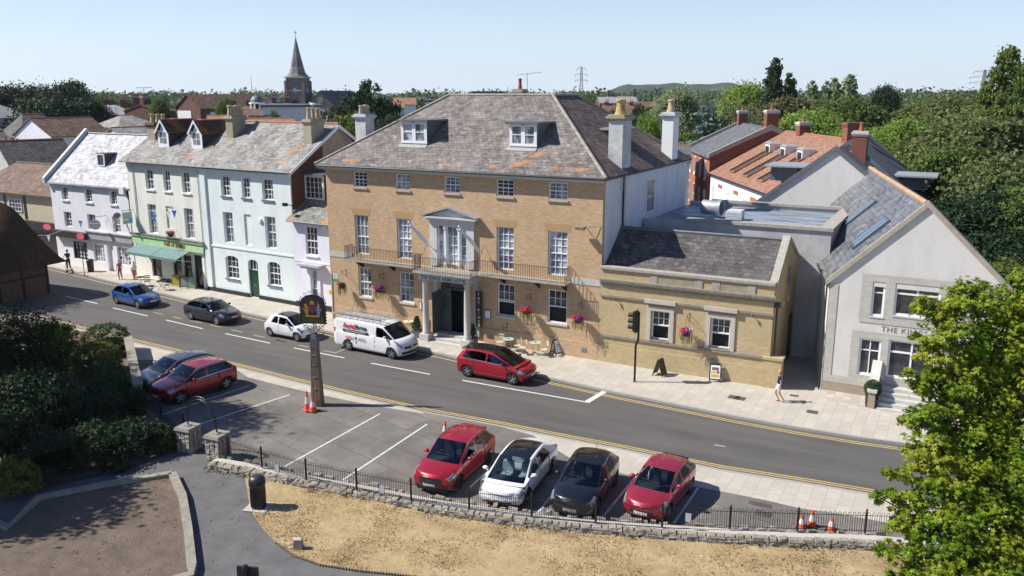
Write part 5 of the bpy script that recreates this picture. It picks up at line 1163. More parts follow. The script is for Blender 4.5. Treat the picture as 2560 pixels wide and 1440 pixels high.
    for i in range(len(tt)-1):
        for j in range(nf-1):
            r = region(i, j)
            if r: faces.setdefault(r, []).append((i*nf+j, i*nf+j+1, (i+1)*nf+j+1, (i+1)*nf+j))
    V = [tuple(p) for p in full.reshape(-1, 3)]
    # end panels
    def endpanel(i, sgn, bul):
        base = full[i]; m_ = je; s0 = len(V); rows = []; nc = 12
        for j in range(0, m_+1, 2):
            row = []
            y = base[j][1]
            for c in range(nc+1):
                yy = y*(1-2*c/nc)
                if j >= m_-1:
                    h = base[je:nf-je]; o_ = np.argsort(h[:, 1]); xx = np.interp(yy, h[o_, 1], h[o_, 0]); zz = np.interp(yy, h[o_, 1], h[o_, 2])
                else: xx = base[j][0]+sgn*bul*(1-(2*c/nc-1)**2)*(.55+.45*(1-abs(j/m_-.45))); zz = base[j][2]
                V.append((xx, yy, zz)); row.append(len(V)-1)
            rows.append(row)
        for a_, b_ in zip(rows[:-1], rows[1:]):
            for c in range(nc): faces['body'].append((a_[c], a_[c+1], b_[c+1], b_[c]))
        return np.array(V)[np.array(rows)]
    fb, rb_ = spec.get('fb', .18), spec.get('rb', .08)
    FR = endpanel(len(tt)-1, 1, fb); RE = endpanel(0, -1, rb_)
    pm = spec['paint']; mats = {'body': pm, 'windscreen': spec.get('gw', M_glassc), 'rear_window': M_glassd, 'side_window': spec.get('gs', M_glassc), 'sunroof': spec.get('gr', plain('black_glass_roof', (.01, .01, .012), .04)), 'sill': M_trim}
    body = None; parts = {}
    for nm in ('body', 'windscreen', 'rear_window', 'sunroof', 'sill'):
        if nm not in faces: continue
        parts[nm] = mk_sub(V, faces[nm], nm, mats[nm], t)
    if 'side_window' in faces:
        mbx = MB(); mbx.v = [tuple(v) for v in V]; used = faces['side_window']; mbx.f = [list(f) for f in used]; mbx.m = [0]*len(used)
        pieces(mbx, 'side_window', mats['side_window'], t, smooth=True)
    body = parts['body']
    # under body
    m = MB(); m.box(XR+.25, -hw*.72, .17, XF-.25, hw*.72, .5); m.box(xr+ra+.1, -hw*.9, .17, xf-ra-.1, hw*.9, .3); m.build('underbody', M_trim, t)
    # wheels
    rm = spec.get('rim', M_alloy)
    for xc in (xf, xr):
        for s_ in (-1, 1):
            yc = s_*(hw-.14); m = MB(); wd = .11
            m.lathe([(rw*.62, -wd), (rw*.86, -wd), (rw*.97, -wd*.85), (rw, -wd*.5), (rw, wd*.5), (rw*.97, wd*.85), (rw*.86, wd), (rw*.62, wd)], (0, 0, 0), 22, 'y')
            o = m.build('wheel', M_tyre, t, smooth=True); o.location = (xc, yc, rw)
            m = MB(); e = s_*(wd-.005); ns = spec.get('spokes', 5)
            m.lathe([(rw*.68, e), (rw*.64, e-s_*.01), (rw*.62, e-s_*.05)], (0, 0, 0), 20, 'y'); m.lathe([(0, e-s_*.004), (rw*.16, e-s_*.008), (rw*.17, e-s_*.04)], (0, 0, 0), 12, 'y')
            for q in range(ns):
                an = 2*pi*q/ns+.3; ca, sa = cos(an), sin(an); w1, w2 = rw*.10*(5/ns)**.5, rw*.15*(5/ns)**.5
                m.prism([(ca*rw*.1-sa*w1, e-s_*.006, sa*rw*.1+ca*w1), (ca*rw*.1+sa*w1, e-s_*.006, sa*rw*.1-ca*w1), (ca*rw*.66+sa*w2, e-s_*.006, sa*rw*.66-ca*w2), (ca*rw*.66-sa*w2, e-s_*.006, sa*rw*.66+ca*w2)], (0, -s_*.03, 0))
            m.build('rim', rm, o)
            m = MB(); m.lathe([(0, e-s_*.06), (rw*.64, e-s_*.055)], (0, 0, 0), 16, 'y'); m.build('hub', M_trim, o)
    # surface patches
    def surf(i, u):
        j = u*sub; j0 = int(min(j, nj-2)); f_ = j-j0; return Q[i, j0]*(1-f_)+Q[i, j0+1]*f_
    def idx(x, k=3):
        return int(np.argmin(np.abs(Q[:, k*sub, 0]-x)))
    def patch(nm, x0, x1, u0, u1, mat, off=.008, k=3, both=True, par=None, slant=0.0):
        out = []
        for s_ in ((1, -1) if both else (1,)):
            m = MB(); i0, i1 = idx(x0, k), idx(x1, k); i0, i1 = min(i0, i1), max(i0, i1); i1 = max(i1, i0+1); R_ = []
            us = np.linspace(u0, u1, 5)
            for i in range(i0, i1+1):
                R_.append([])
                for uu in us:
                    ii = int(np.clip(i+slant*(uu-u0)*8, 0, len(tt)-1)); p = surf(ii, uu).copy(); c = np.array([p[0], 0, .55]); d = p-c; d[0] = 0; d /= max(1e-6, np.linalg.norm(d)); p = p+d*off+np.array([off*(1 if p[0] > xf else 0)-off*(1 if p[0] < xr else 0), 0, 0]); R_[-1].append((p[0], s_*p[1], p[2]))
            for a_, b_ in zip(R_[:-1], R_[1:]):
                for c in range(len(us)-1): m.poly([a_[c], a_[c+1], b_[c+1], b_[c]])
            out.append(m.build(nm, mat, par or t, smooth=True))
        return out
    def fpatch(nm, E, sg, y0, y1, z0, z1, mat, off=.012, par=None):
        """patch on the front or rear panel between y0..y1 and z0..z1"""
        m = MB(); zs = np.linspace(z0, z1, 4); ys = np.linspace(y0, y1, 9); g = []
        zc = E[:, 6, 2]; xs_ = []
        for z in zs:
            row = []
            for y in ys:
                r = np.interp(z, zc, np.arange(len(zc))); a_ = int(min(r, len(zc)-2)); f_ = r-a_
                def at(rr):
                    o_ = np.argsort(E[rr, :, 1]); return np.interp(y, E[rr, o_, 1], E[rr, o_, 0])
                row.append((at(a_)*(1-f_)+at(a_+1)*f_+sg*off, y, z))
            g.append(row)
        for a_, b_ in zip(g[:-1], g[1:]):
            for c in range(len(ys)-1): m.poly([a_[c], a_[c+1], b_[c+1], b_[c]])
        return m.build(nm, mat, par or t, smooth=True)
    for f in spec.get('patches', []): patch(*f[:6], **(f[6] if len(f) > 6 else {}))
    for f in spec.get('front', []): fpatch(f[0], FR, 1, *f[1:6], **(f[6] if len(f) > 6 else {}))
    for f in spec.get('rear', []): fpatch(f[0], RE, -1, *f[1:6], **(f[6] if len(f) > 6 else {}))
    pz = spec.get('plate', .42); xs_ = FR[:, 6, 0].max()
    pl = fpatch('number_plate', FR, 1, -.26, .26, pz, pz+.12, M_plate, .03)
    if spec.get('reg'): o = text('plate_lettering', spec['reg'], .115, (XF+.06, 0, pz+.06), M_trim, pl, rot=(pi/2, 0, pi/2), ext=.002); o.location.x = FR[:, 6, 0][np.argmin(np.abs(FR[:, 6, 2]-pz))]+.045
    fpatch('number_plate', RE, -1, -.26, .26, spec.get('rplate', .75), spec.get('rplate', .75)+.12, M_platey, .02)
    # door gaps and handles
    for x in spec['gaps']: patch('door_gap', x-.012, x+.012, .9, 4.0, M_trim, .003)
    for x in spec['handles']: patch('door_handle', x-.09, x+.09, 3.45, 3.62, spec.get('hm', pm), .03)
    # mirrors
    mx = spec['mirror']
    for s_ in (-1, 1):
        i = idx(mx, 4); p = surf(i, 4.0); m = MB(); m.ball((p[0]-.05, s_*(p[1]+.12), p[2]+.1), .09, .12, .075, 10, 6); m.tube((p[0], s_*(p[1]-.02), p[2]+.03), (p[0]-.03, s_*(p[1]+.1), p[2]+.06), .03)
        m.build('wing_mirror', spec.get('mm', pm), t, smooth=True)
    # inside
    sm = spec.get('seat', M_seatd); xs = spec['ws_base']
    for s_ in (-1, 1):
        m = MB(); x = xs-1.05; y = s_*hw*.42; m.box(x-.25, y-.24, .35, x+.25, y+.24, .6); m.taper(x-.42, y-.24, .55, x-.2, y+.24, H-.42, .03, .03); m.taper(x-.42, y-.13, H-.42, x-.28, y+.13, H-.22, .02, .03)
        m.build('seat', sm, t, bevel=.03)
    if not spec.get('van'):
        m = MB(); x = xs-1.95; m.box(x-.2, -hw*.72, .35, x+.25, hw*.72, .6); m.taper(x-.4, -hw*.72, .55, x-.2, hw*.72, H-.48, .03, .06); m.build('rear_seat', sm, t, bevel=.03)
    m = MB(); m.box(xs-.55, -hw*.8, .55, xs+.0, hw*.8, spec['dash']); m.build('dashboard', plain('dash_grey', (.05, .052, .055), .7), t, bevel=.04)
    m = MB(); rr_ = .17; pts = [(xs-.62-.05*sin(q*pi/8), -hw*.42+rr_*cos(q*pi/8), spec['dash']+.02+rr_*.8*sin(q*pi/8)) for q in range(17)]; m.path(pts, .015, 5); m.build('steering_wheel', M_trim, t)
    m = MB(); m.tube((xs-.35, -hw*.65, spec['dash']+.06), (xs-.02, .1, spec['dash']+.1), .01); 
    if spec.get('wiper', True):
        i = idx(spec['ws_base'], 7); m = MB(); p1 = surf(max(0, i-2), 6.6); m.tube((p1[0]+.03, .25, p1[2]+.03), (p1[0]-.05, -.45, p1[2]+.07), .012); m.build('wiper', M_trim, t)
    if extra: extra(t, dict(surf=surf, idx=idx, patch=patch, fpatch=fpatch, FR=FR, RE=RE, hw=hw, XF=XF, XR=XR))
    return t
def mk_sub(V, F, nm, mat, par):
    mp = {}; v = []; f = []
    for q in F:
        r = []
        for i in q:
            if i not in mp: mp[i] = len(v); v.append(V[i])
            r.append(mp[i])
        f.append(r)
    m = MB(); m.v = [tuple(map(float, p)) for p in v]; m.f = f; m.m = [0]*len(f)
    return m.build(nm, mat, par, smooth=True)
def hatch_spec(L, W, H, wb, fo, paint_, **k):
    """car with a bonnet, raked windscreen and steep tail; the numbers move the lines"""
    XF = wb/2+fo; XR = -(L-wb-fo)-wb/2; belt = k.get('belt', .93); hood = k.get('hood', .92); nose = k.get('nose', .72)
    cowl = k.get('cowl', wb/2-.28); head = k.get('head', cowl-.85); rr = k.get('roofend', XR+.62); lip = k.get('lip', belt+.03); rz = k.get('roofz', H); b2 = k.get('belt2', belt+.05)
    tail = k.get('tail', .10); zl = k.get('zl', .24); re_ = k.get('re', .70)
    st = [ (XR+.14, XR+.06, b2-.06, .80, lip-.06, lip, .90, zl+.12, -.04),
           (XR+.04+.16, XR+.04+tail, b2-.01, .82, lip+.02, lip+.06, .965, zl+.04, -.03),
           (XR+.32, rr, b2, re_+.02, rz-.16, rz-.10, .985, zl, -.02),
           (XR+.75, rr+.35, b2, re_+.04, rz-.085, rz-.035, 1.0, zl),
           (-.15*wb, (rr+head)/2, belt+.02, re_+.06, rz-.06, rz, 1.0, zl),
           (head-.05, head, belt, re_+.06, rz-.11, rz-.055, 1.0, zl, .05),
           (cowl-.0, cowl, belt-.03, .86, hood-.03, hood+.02, .995, zl, .10),
           (cowl+.25, cowl+.25, belt-.07, .84, hood-.05, hood-.01, .99, zl, .10),
           (wb/2+.12, wb/2+.15, hood-.13, .80, (hood+nose)/2+.02, (hood+nose)/2+.06, .985, zl, .09),
           (XF-.34, XF-.30, nose-.07, .78, nose+.01, nose+.06, .93, zl, .10),
           (XF-.24, XF-.20, nose-.14, .72, nose-.09, nose-.05, .82, zl+.05, .11)]
    d = dict(L=L, W=W, H=H, wb=wb, fo=fo, st=st, lin=[1, 5], ws=(5.0, 6.0), rwin=(1.08, 1.98), paint=paint_, ws_base=cowl, dash=hood-.05, mirror=cowl-.42,
             gaps=[cowl-.05, (cowl+rr)/2-.0, xr_gap(XR, wb)], handles=[(cowl+rr)/2+.14, xr_gap(XR, wb)+.18])
    xb = (cowl+rr)/2; xC = k.get('xc', rr+.25)
    d['side'] = [(xb+.05, cowl+.05, (0, -.2)), (xC, xb-.05, (k.get('cs', .6), 0))]
    if k.get('three'): d['side'] = [(xb-.25, cowl+.05, (0, -.2)), (xC, xb-.32, (k.get('cs', .6), 0))]; d['gaps'] = [cowl-.05, xb-.28]; d['handles'] = [xb-.12]
    d['patches'] = [('headlight', XF-.62, XF-.26, 3.35, 4.6, M_lamp), ('tail_light', XR+.02, XR+.30, 3.2, 4.5, M_tail), ('rub_strip', -wb/2+.45, wb/2-.45, 1.55, 1.68, k.get('strip', paint_), dict(off=.015))]
    d['front'] = [('grille', -.36, .36, nose-.24, nose-.12, M_trim), ('lower_intake', -.55, .55, .27, .38, M_trim)]
    d['rear'] = []
    d['bulge'] = .05; d['rw'] = k.get('rw', .315)
    return d
def xr_gap(XR, wb): return -wb/2+.38
def GP(px, py, z=.0): return G(px, py, z)
P_blue = paint('blue_paint', (.012, .085, .30), .35); P_ink = paint('ink_blue_paint', (.010, .013, .028), .3); P_wht = paint('white_car_paint', (.76, .77, .78), 0, .25); P_red = paint('red_paint', (.37, .006, .018), .3); P_redm = paint('deep_red_paint', (.30, .006, .016), .35); P_grey = paint('grey_paint', (.13, .135, .15), .6); P_blk = paint('black_paint', (.008, .009, .012), .3); P_rose = paint('rose_red_paint', (.38, .022, .045), .45)
def rails(mat, z=0):
    def f(t, q):
        for s_ in (-1, 1):
            m = MB(); pts = []
            for x in np.linspace(q['xa'], q['xb'], 9):
                i = q['idx'](x, 6); p = q['surf'](i, 5.05); e = 1-abs(2*(x-q['xa'])/(q['xb']-q['xa'])-1)**4; pts.append((p[0], s_*(p[1]-.02), p[2]+.02+.03*e))
            m.path(pts, .018, 6); m.build('roof_rail', mat, t)
    return f
def antenna(x):
    def f(t, q):
        i = q['idx'](x, 7); p = q['surf'](i, 7.0); m = MB(); m.tube((p[0], 0, p[2]-.01), (p[0]-.16, 0, p[2]+.2), .008, .005); m.build('aerial', M_trim, t)
    return f
def spoiler(mat, x):
    def f(t, q):
        i = q['idx'](x, 7); p = q['surf'](i, 7); m = MB(); m.taper(p[0]-.22, -q['hw']*.62, p[2]-.07, p[0]+.1, q['hw']*.62, p[2]-.005, .03, .04); m.build('spoiler', mat, t, bevel=.01)
    return f
def multi(*fs):
    def f(t, q):
        for g in fs: g(t, q)
    return f
GR1 = 'cars driving along the high street'; GR2 = 'cars parked in the bays by the railings'
# blue hatchback
s1 = hatch_spec(4.03, 1.72, 1.49, 2.575, .80, P_blue, belt=.95, hood=.93, strip=M_chrome, three=True, xc=-1.55)
s1['rim'] = M_alloy; s1['front'] = [('lower_intake', -.6, .6, .27, .44, M_trim), ('badge', -.08, .08, .66, .76, M_chrome)]; s1['plate'] = .47
car(s1, 'car', 'bright blue hatchback driving along the road past the cafe', 'car', GP(293, 760), GP(346, 772), -1, GR1, antenna(-.9))
s2 = hatch_spec(4.29, 1.77, 1.42, 2.578, .88, P_ink, belt=.93, hood=.92, xc=-1.6); s2['front'] = [('grille', -.30, .30, .38, .70, M_trim), ('lower_intake', -.7, .7, .25, .33, M_trim)]; s2['patches'] += [('chrome_strip', -1.5, 1.0, 3.98, 4.06, M_chrome)]; s2['spokes'] = 7; s2['plate'] = .46
car(s2, 'car', 'dark ink blue five door hatchback driving between the blue car and the small white car', 'car', GP(479, 800), GP(543, 813), -1, GR1, rails_none := None)
s3 = hatch_spec(3.57, 1.63, 1.49, 2.3, .66, P_wht, belt=.93, hood=.96, nose=.74, three=True, roofend=-1.15, tail=.28, xc=-1.0, lip=.92, cowl=.92, head=.25); s3['sun'] = (3.3, 5.0); s3['front'] = [('lower_intake', -.5, .5, .27, .42, M_trim)]; s3['spokes'] = 9; s3['rw'] = .29
car(s3, 'car', 'small round white city car with dark roof, partly hidden behind the hanging pub sign', 'car', GP(677, 841), GP(744, 854), -1, GR1, antenna(-.6))
s4 = hatch_spec(4.44, 1.83, 1.61, 2.785, .85, P_red, belt=1.0, hood=1.0, nose=.80, cowl=1.35, head=.15, xc=-1.75, roofend=-1.75); s4['sun'] = (2.1, 5.0); s4['rim'] = M_alloy; s4['rw'] = .34
s4['front'] = [('grille', -.62, .62, .62, .72, M_trim), ('lower_intake', -.75, .75, .26, .40, M_trim)]; s4['patches'] += [('chrome_strip', -1.8, 1.1, 3.98, 4.08, M_chrome)]; s4['mm'] = M_trim; s4['plate'] = .45
car(s4, 'car', 'bright red people carrier with black roof driving past the cafe tables', 'car', GP(1168, 942), GP(1283, 963), -1, GR1, spoiler(P_blk, -1.7))
s5 = hatch_spec(4.50, 1.80, 1.46, 2.64, .93, P_grey, belt=.96, hood=.93, nose=.74); s5['front'] = [('grille', -.7, .7, .30, .56, M_trim), ('badge', -.1, .1, .62, .68, M_chrome)]
a5, b5 = GP(566, 974), GP(453, 1010)
dx5, dy5 = .0, 2.75
car(s5, 'car', 'grey hatchback parked beside the deep red off roader at the left end of the bays', 'car', (a5[0]-2.25, a5[1]+.75), (b5[0]-2.3, b5[1]+.75), 1, GR2, None)
s6 = hatch_spec(4.36, 1.84, 1.61, 2.64, .88, P_redm, belt=1.02, hood=1.04, nose=.86, zl=.30, rw=.345, xc=-1.75); s6['clad'] = 1.1; s6['front'] = [('grille', -.48, .48, .62, .80, M_trim), ('lower_intake', -.7, .7, .30, .46, M_trim)]; s6['patches'] += [('chrome_strip', -1.8, 1.0, 3.98, 4.06, M_chrome), ('chrome_strip', -1.7, .4, 4.9, 4.97, M_chrome)]; s6['rim'] = M_alloy; s6['gs'] = M_glassd
def ra6(t, q): q['xa'], q['xb'] = -1.5, .35; rails(M_chrome)(t, q)
car(s6, 'car', 'deep red off roader with silver roof rails parked at the left end of the bays', 'car', GP(566, 974), GP(453, 1010), 1, GR2, ra6)
s7 = hatch_spec(4.32, 1.81, 1.63, 2.585, .87, P_red, belt=1.02, hood=1.03, nose=.84, zl=.28, rw=.34, xc=-1.7); s7['clad'] = .9; s7['front'] = [('grille', -.50, .50, .50, .74, M_trim), ('lower_intake', -.7, .7, .28, .38, M_trim), ('badge', -.07, .07, .62, .72, M_chrome)]; s7['patches'] += [('chrome_strip', -.75, .75, .95, 1.1, M_chrome)]; s7['rim'] = M_alloyd
def ra7(t, q): q['xa'], q['xb'] = -1.45, .3; rails(M_chrome)(t, q)
car(s7, 'car', 'glossy red crossover with silver roof rails, leftmost of the four parked nose to the railings', 'car', GP(1218, 1164), GP(1144, 1230), 1, GR2, multi(ra7, spoiler(P_redm, -1.6)))
s8 = hatch_spec(4.69, 1.85, 1.44, 2.875, .84, P_wht, belt=.93, hood=.86, nose=.70, cowl=1.42, head=.35, roofend=-1.35, tail=.42, lip=1.0, xc=-1.25, cs=.9, re=.66, rw=.34); s8['sun'] = (2.15, 5.0); s8['rwin'] = (1.15, 2.15); s8['front'] = [('lower_intake', -.5, .5, .27, .34, M_trim)]; s8['seat'] = M_seatw; s8['rim'] = M_alloyd; s8['lin'] = [5]
car(s8, 'car', 'white electric saloon with glass roof and pale seats, parked beside the glossy red crossover', 'car', GP(1375, 1184), GP(1315, 1262), 1, GR2, None)
s9 = hatch_spec(4.05, 1.76, 1.55, 2.56, .82, P_blk, belt=1.0, hood=1.0, nose=.80, rw=.33); s9['front'] = [('grille', -.6, .6, .3, .58, M_trim)]; s9['reg'] = 'HG22EHU'; s9['plate'] = .38; s9['rim'] = M_alloyd; s9['patches'] += [('chrome_strip', 1.85, 1.97, 1.8, 2.6, M_chrome)]
s9['sun'] = (2.0, 5.0)
car(s9, 'car', 'black supermini parked between the white electric saloon and the rose red hatchback', 'car', GP(1534, 1218), GP(1492, 1287), 1, GR2, antenna(-1.35))
s10 = hatch_spec(3.92, 1.695, 1.475, 2.49, .78, P_rose, belt=.96, hood=.95, nose=.72, xc=-1.5); s10['front'] = [('lower_intake', -.45, .45, .34, .5, M_trim), ('badge', -.07, .07, .62, .70, M_chrome)]; s10['plate'] = .34
car(s10, 'car', 'rose red hatchback with black rear spoiler, rightmost of the four parked at the railings', 'car', GP(1723, 1233), GP(1668, 1300), 1, GR2, multi(spoiler(M_trim, -1.5), antenna(.1)))
# white van
VW, VH = 1.93, 1.93; wb, fo = 3.275, .88; XF = wb/2+fo; XR = -(5.31-wb-fo)-wb/2
def vst():
    b = 1.18
    return [(XR+.06, XR+.03, b, .90, VH-.16, VH-.10, .95, .32, -.02), (XR+.3, XR+.3, b, .90, VH-.10, VH-.02, 1.0, .26), (-1, -1, b, .90, VH-.09, VH, 1.0, .25), (.35, .45, b, .89, VH-.09, VH-.01, 1.0, .25), (.95, 1.0, b, .87, VH-.15, VH-.07, 1.0, .25, .06),
            (1.78, 1.78, b-.04, .88, 1.16, 1.20, .995, .25, .16), (1.98, 1.98, b-.13, .86, 1.08, 1.14, .985, .25, .15), (XF-.36, XF-.32, .86, .82, .94, 1.0, .93, .25, .12), (XF-.22, XF-.18, .74, .78, .80, .84, .84, .3, .12)]
sv = dict(L=5.31, W=VW, H=VH, wb=wb, fo=fo, st=vst(), lin=[1, 2, 4], ws=(4.0, 5.0), rwin=None, paint=P_wht, ws_base=1.75, dash=1.12, mirror=1.28, gaps=[1.55, .42, -.95], handles=[.58, .22], van=True, side=[(.52, 1.75, (0, -.1))], rw=.345, plate=.5,
          patches=[('headlight', XF-.72, XF-.2, 3.5, 4.6, M_lamp), ('tail_light', XR+.02, XR+.2, 3.0, 4.2, M_tail), ('slide_rail', -1.9, .1, 3.55, 3.63, M_trim, dict(off=.004))],
          front=[('grille', -.62, .62, .62, .76, M_trim), ('lower_intake', -.78, .78, .32, .48, M_trim), ('badge', -.08, .08, .66, .76, M_chrome)], spokes=5)
def vanx(t, q):
    hw = q['hw']; M_txr = plain('van_red_lettering', (.55, .01, .05), .5); M_txk = plain('van_black_lettering', (.02, .02, .02), .5)
    y = -(hw+.012); R0 = (pi/2, 0, 0)
    def yat(x, z):
        best = None
        i = q['idx'](x, 3); ps = [q['surf'](i, u) for u in np.linspace(1, 4.9, 60)]; p = min(ps, key=lambda p: abs(p[2]-z)); p2 = min(ps, key=lambda p: abs(p[2]-z-.1)); return -(p[1]+.035+(.012 if z < 1 else 0)), math.atan2(p[1]-p2[1], .1)
    def tx(s, size, x, z, m, al='LEFT', bold=.0):
        yy, a = yat(x+.6, z); o = text('lettering', s, size, (x, yy, z), m, t, rot=(pi/2-a, 0, 0), ext=.004, align=al, bold=bold); return o
    a = tx('Aerial', .40, -1.98, 1.55, M_txr, bold=.012); w = a.dimensions.x; w = max(v.co.x for v in a.data.vertices)
    b = tx('force', .40, -1.98+w+.02, 1.55, M_txk, bold=.012)
    yy, an = yat(-1.2, 1.27); m = MB(); m.box(-2.0, yy-.004, 1.19, -.05, yy+.01, 1.33); st_ = m.build('slogan_strip', M_txk, t); text('lettering', 'Freeview Aerials & Satellite TV', .125, (-1.02, yy-.008, 1.255), M_white, st_, ext=.002)
    c_ = tx('0800', .25, -1.75, .86, M_txr); w = max(v.co.x for v in c_.data.vertices); tx('121 4333', .25, -1.75+w+.08, .86, M_txk)
    # ladder rack
    m = MB(); z = VH+.12; x0, x1 = XR+.1, .75
    for y_ in (-.75, -.25, .25, .75): m.tube((x0, y_, z), (x1, y_, z), .016)
    for k in range(9): x = x0+(x1-x0)*k/8; m.tube((x, -.75, z), (x, .75, z), .014)
    for y_ in (-.75, .75):
        m.tube((x0, y_, z+.14), (x1, y_, z+.14), .014)
        for k in range(7): x = x0+(x1-x0)*k/6; m.tube((x, y_, VH-.08), (x, y_, z+.14), .014)
    m.build('roof_rack', plain('rack_steel', (.35, .35, .36), .4, .6), t)
    m = MB()
    for y_ in (-.68, -.32): m.box(x0-.2, y_-.03, z+.03, x1+.05, y_+.03, z+.12)
    for k in range(12): x = x0+(x1-x0)*k/11; m.tube((x, -.68, z+.075), (x, -.32, z+.075), .016)
    m.build('ladder', plain('ladder_alloy', (.6, .6, .6), .35, .5), t)
van = car(sv, 'van', 'white van with ladder rack and red and black lettering, before the hotel porch', 'van', GP(872, 876), GP(981, 898), -1, GR1, vanx)
# ================================================================ STREET OBJECTS
M_rub = stone('rubble_stone', (.20, .17, .135), (.38, .34, .28), 3.2, .75, .03); M_concr = stone('pale_concrete', (.40, .37, .32), (.50, .47, .41), 2, .2, .008)
def rock(m, c, s, jit=.18):
    n0 = len(m.v); x, y, z = c; a, b, h = s; r = lambda: 1+random.uniform(-jit, jit); an = random.uniform(-.12, .12)
    P = [(-a*r(), -b*r(), 0), (a*r(), -b*r(), 0), (a*r(), b*r(), 0), (-a*r(), b*r(), 0), (-a*.8*r(), -b*.75*r(), h*r()), (a*.8*r(), -b*.75*r(), h*r()), (a*.8*r(), b*.75*r(), h*r()), (-a*.8*r(), b*.75*r(), h*r())]
    return [(x+p*cos(an)-q*sin(an), y+p*sin(an)+q*cos(an), z+w) for p, q, w in P]
def rocks_along(pl, d, zb, size, name, parent, gap=1.02, prob=1.0, rotate=True):
    m = MB(); A = offs(pl, d)
    for (p, q) in zip(A[:-1], A[1:]):
        L = hypot(q[0]-p[0], q[1]-p[1]); an = atan2(q[1]-p[1], q[0]-p[0]); s = 0
        while s < L-.05:
            a = size[0]*random.uniform(.6, 1.35)
            if random.random() < prob:
                P = rock(m, (0, 0, 0), (a, size[1]*random.uniform(.8, 1.2), size[2]*random.uniform(.7, 1.25))); i = []
                for (u, v, w) in P: i.append(m.vv((p[0]+(s+a+u)*cos(an)-v*sin(an), p[1]+(s+a+u)*sin(an)+v*cos(an), zb+w)))
                for f in ((0,3,2,1),(4,5,6,7),(0,1,5,4),(1,2,6,5),(2,3,7,6),(3,0,4,7)): m.f.append([i[k] for k in f]); m.m.append(0)
            s += 2*a*gap
    return m
wl_ = [G(520, 1172), G(600, 1186), G(700, 1208), G(800, 1228), G(900, 1246), G(1080, 1283), G(1300, 1316), G(1450, 1332), G(1600, 1344), G(1900, 1365), G(2200, 1377), (4, 30.2)]
wall = thing('garden_wall', 'low rough stone boundary wall with concrete ledge curving between lawn and parked cars', 'wall', (*wl_[0], 0))
def wchild(m, name, mat, par=wall, **k):
    for i in range(len(m.v)): m.v[i] = (m.v[i][0]-wl_[0][0], m.v[i][1]-wl_[0][1], m.v[i][2])
    return m.build(name, mat, par, **k)
m = MB()
for row in range(2):
    q = rocks_along(wl_, .10+.02*row, .0+row*.085, (.13, .13, .09), '', None, 1.0)
    n0 = len(m.v); m.v += q.v; m.f += [[i+n0 for i in f] for f in q.f]; m.m += q.m
wchild(m, 'rubble_face', M_rub)
q = rocks_along(wl_, .15, .165, (.15, .14, .10), '', None, 1.03); wchild(q, 'coping_stones', M_rub)
A, B = offs(wl_, .26), offs(wl_, .62); m = MB()
for i in range(len(A)-1): m.prism([(*A[i], 0.02), (*A[i+1], 0.02), (*B[i+1], 0.02), (*B[i], 0.02)], (0, 0, .21))
wchild(m, 'concrete_ledge', M_concr)
q = rocks_along(wl_, .74, .03, (.17, .1, .24), '', None, 1.25, .75); wchild(q, 'back_stones', M_rub)
# railings with hooped tops on the ledge
posts = [G(a, b, .28) for a, b in ((572,1141),(655,1168),(766,1199),(892,1225),(1028,1251),(1173,1272),(1329,1291),(1489,1306),(1655,1317),(1824,1322),(1993,1328),(2162,1333),(2330,1338))]
rl = thing('railings', 'black iron railings with hooped tops standing on the low stone wall', 'railings', (*posts[0], .28)); ox, oy = posts[0]
for k in range(len(posts)):
    m = MB(); x, y = posts[k][0]-ox, posts[k][1]-oy; m.box(x-.03, y-.03, 0, x+.03, y+.03, .86); m.ball((x, y, .88), .035, .035, .03, 8, 5); m.build('post', M_iron, rl)
for p, q in zip(posts[:-1], posts[1:]):
    L = hypot(q[0]-p[0], q[1]-p[1]); n = int(round(L/.16)); m = MB(); ux, uy = (q[0]-p[0])/L, (q[1]-p[1])/L; bx, by = p[0]-ox, p[1]-oy
    for z in (.1, .66): m.tube((bx, by, z), (bx+ux*L, by+uy*L, z), .011, n=5)
    for i in range(n):
        s = (i+.22)*L/n; w = .56*L/n; pts = [(bx+ux*s, by+uy*s, .04), (bx+ux*s, by+uy*s, .70)]+[(bx+ux*(s+w/2-w/2*cos(t*pi/6)), by+uy*(s+w/2-w/2*cos(t*pi/6)), .72+w*.6*sin(t*pi/6)) for t in range(1, 6)]+[(bx+ux*(s+w), by+uy*(s+w), .70), (bx+ux*(s+w), by+uy*(s+w), .04)]
        m.path(pts, .0085, 5)
    m.build('hooped_panel', M_iron, rl)
for px, py, lb in ((695,1170,'small pale notice tied to the railings near the bin'), (957,1222,'small pale notice tied to the railings left of the red crossover'), (1722,1293,'small pale notice tied to the railings right of the rose red car')):
    x, y = G(px, py, .7); nn = thing('notice', lb, 'notice', (x, y-.05, .55), radians(8), 'notices on the railings'); m = MB(); m.box(-.09, -.01, 0, .09, 0, .3); m.build('panel', plain('faded_notice', (.45, .46, .5), .5), nn); m = MB(); m.box(-.11, .001, -.02, .11, .012, .32); m.build('backing', plain('notice_back', (.2, .2, .2), .5), nn)
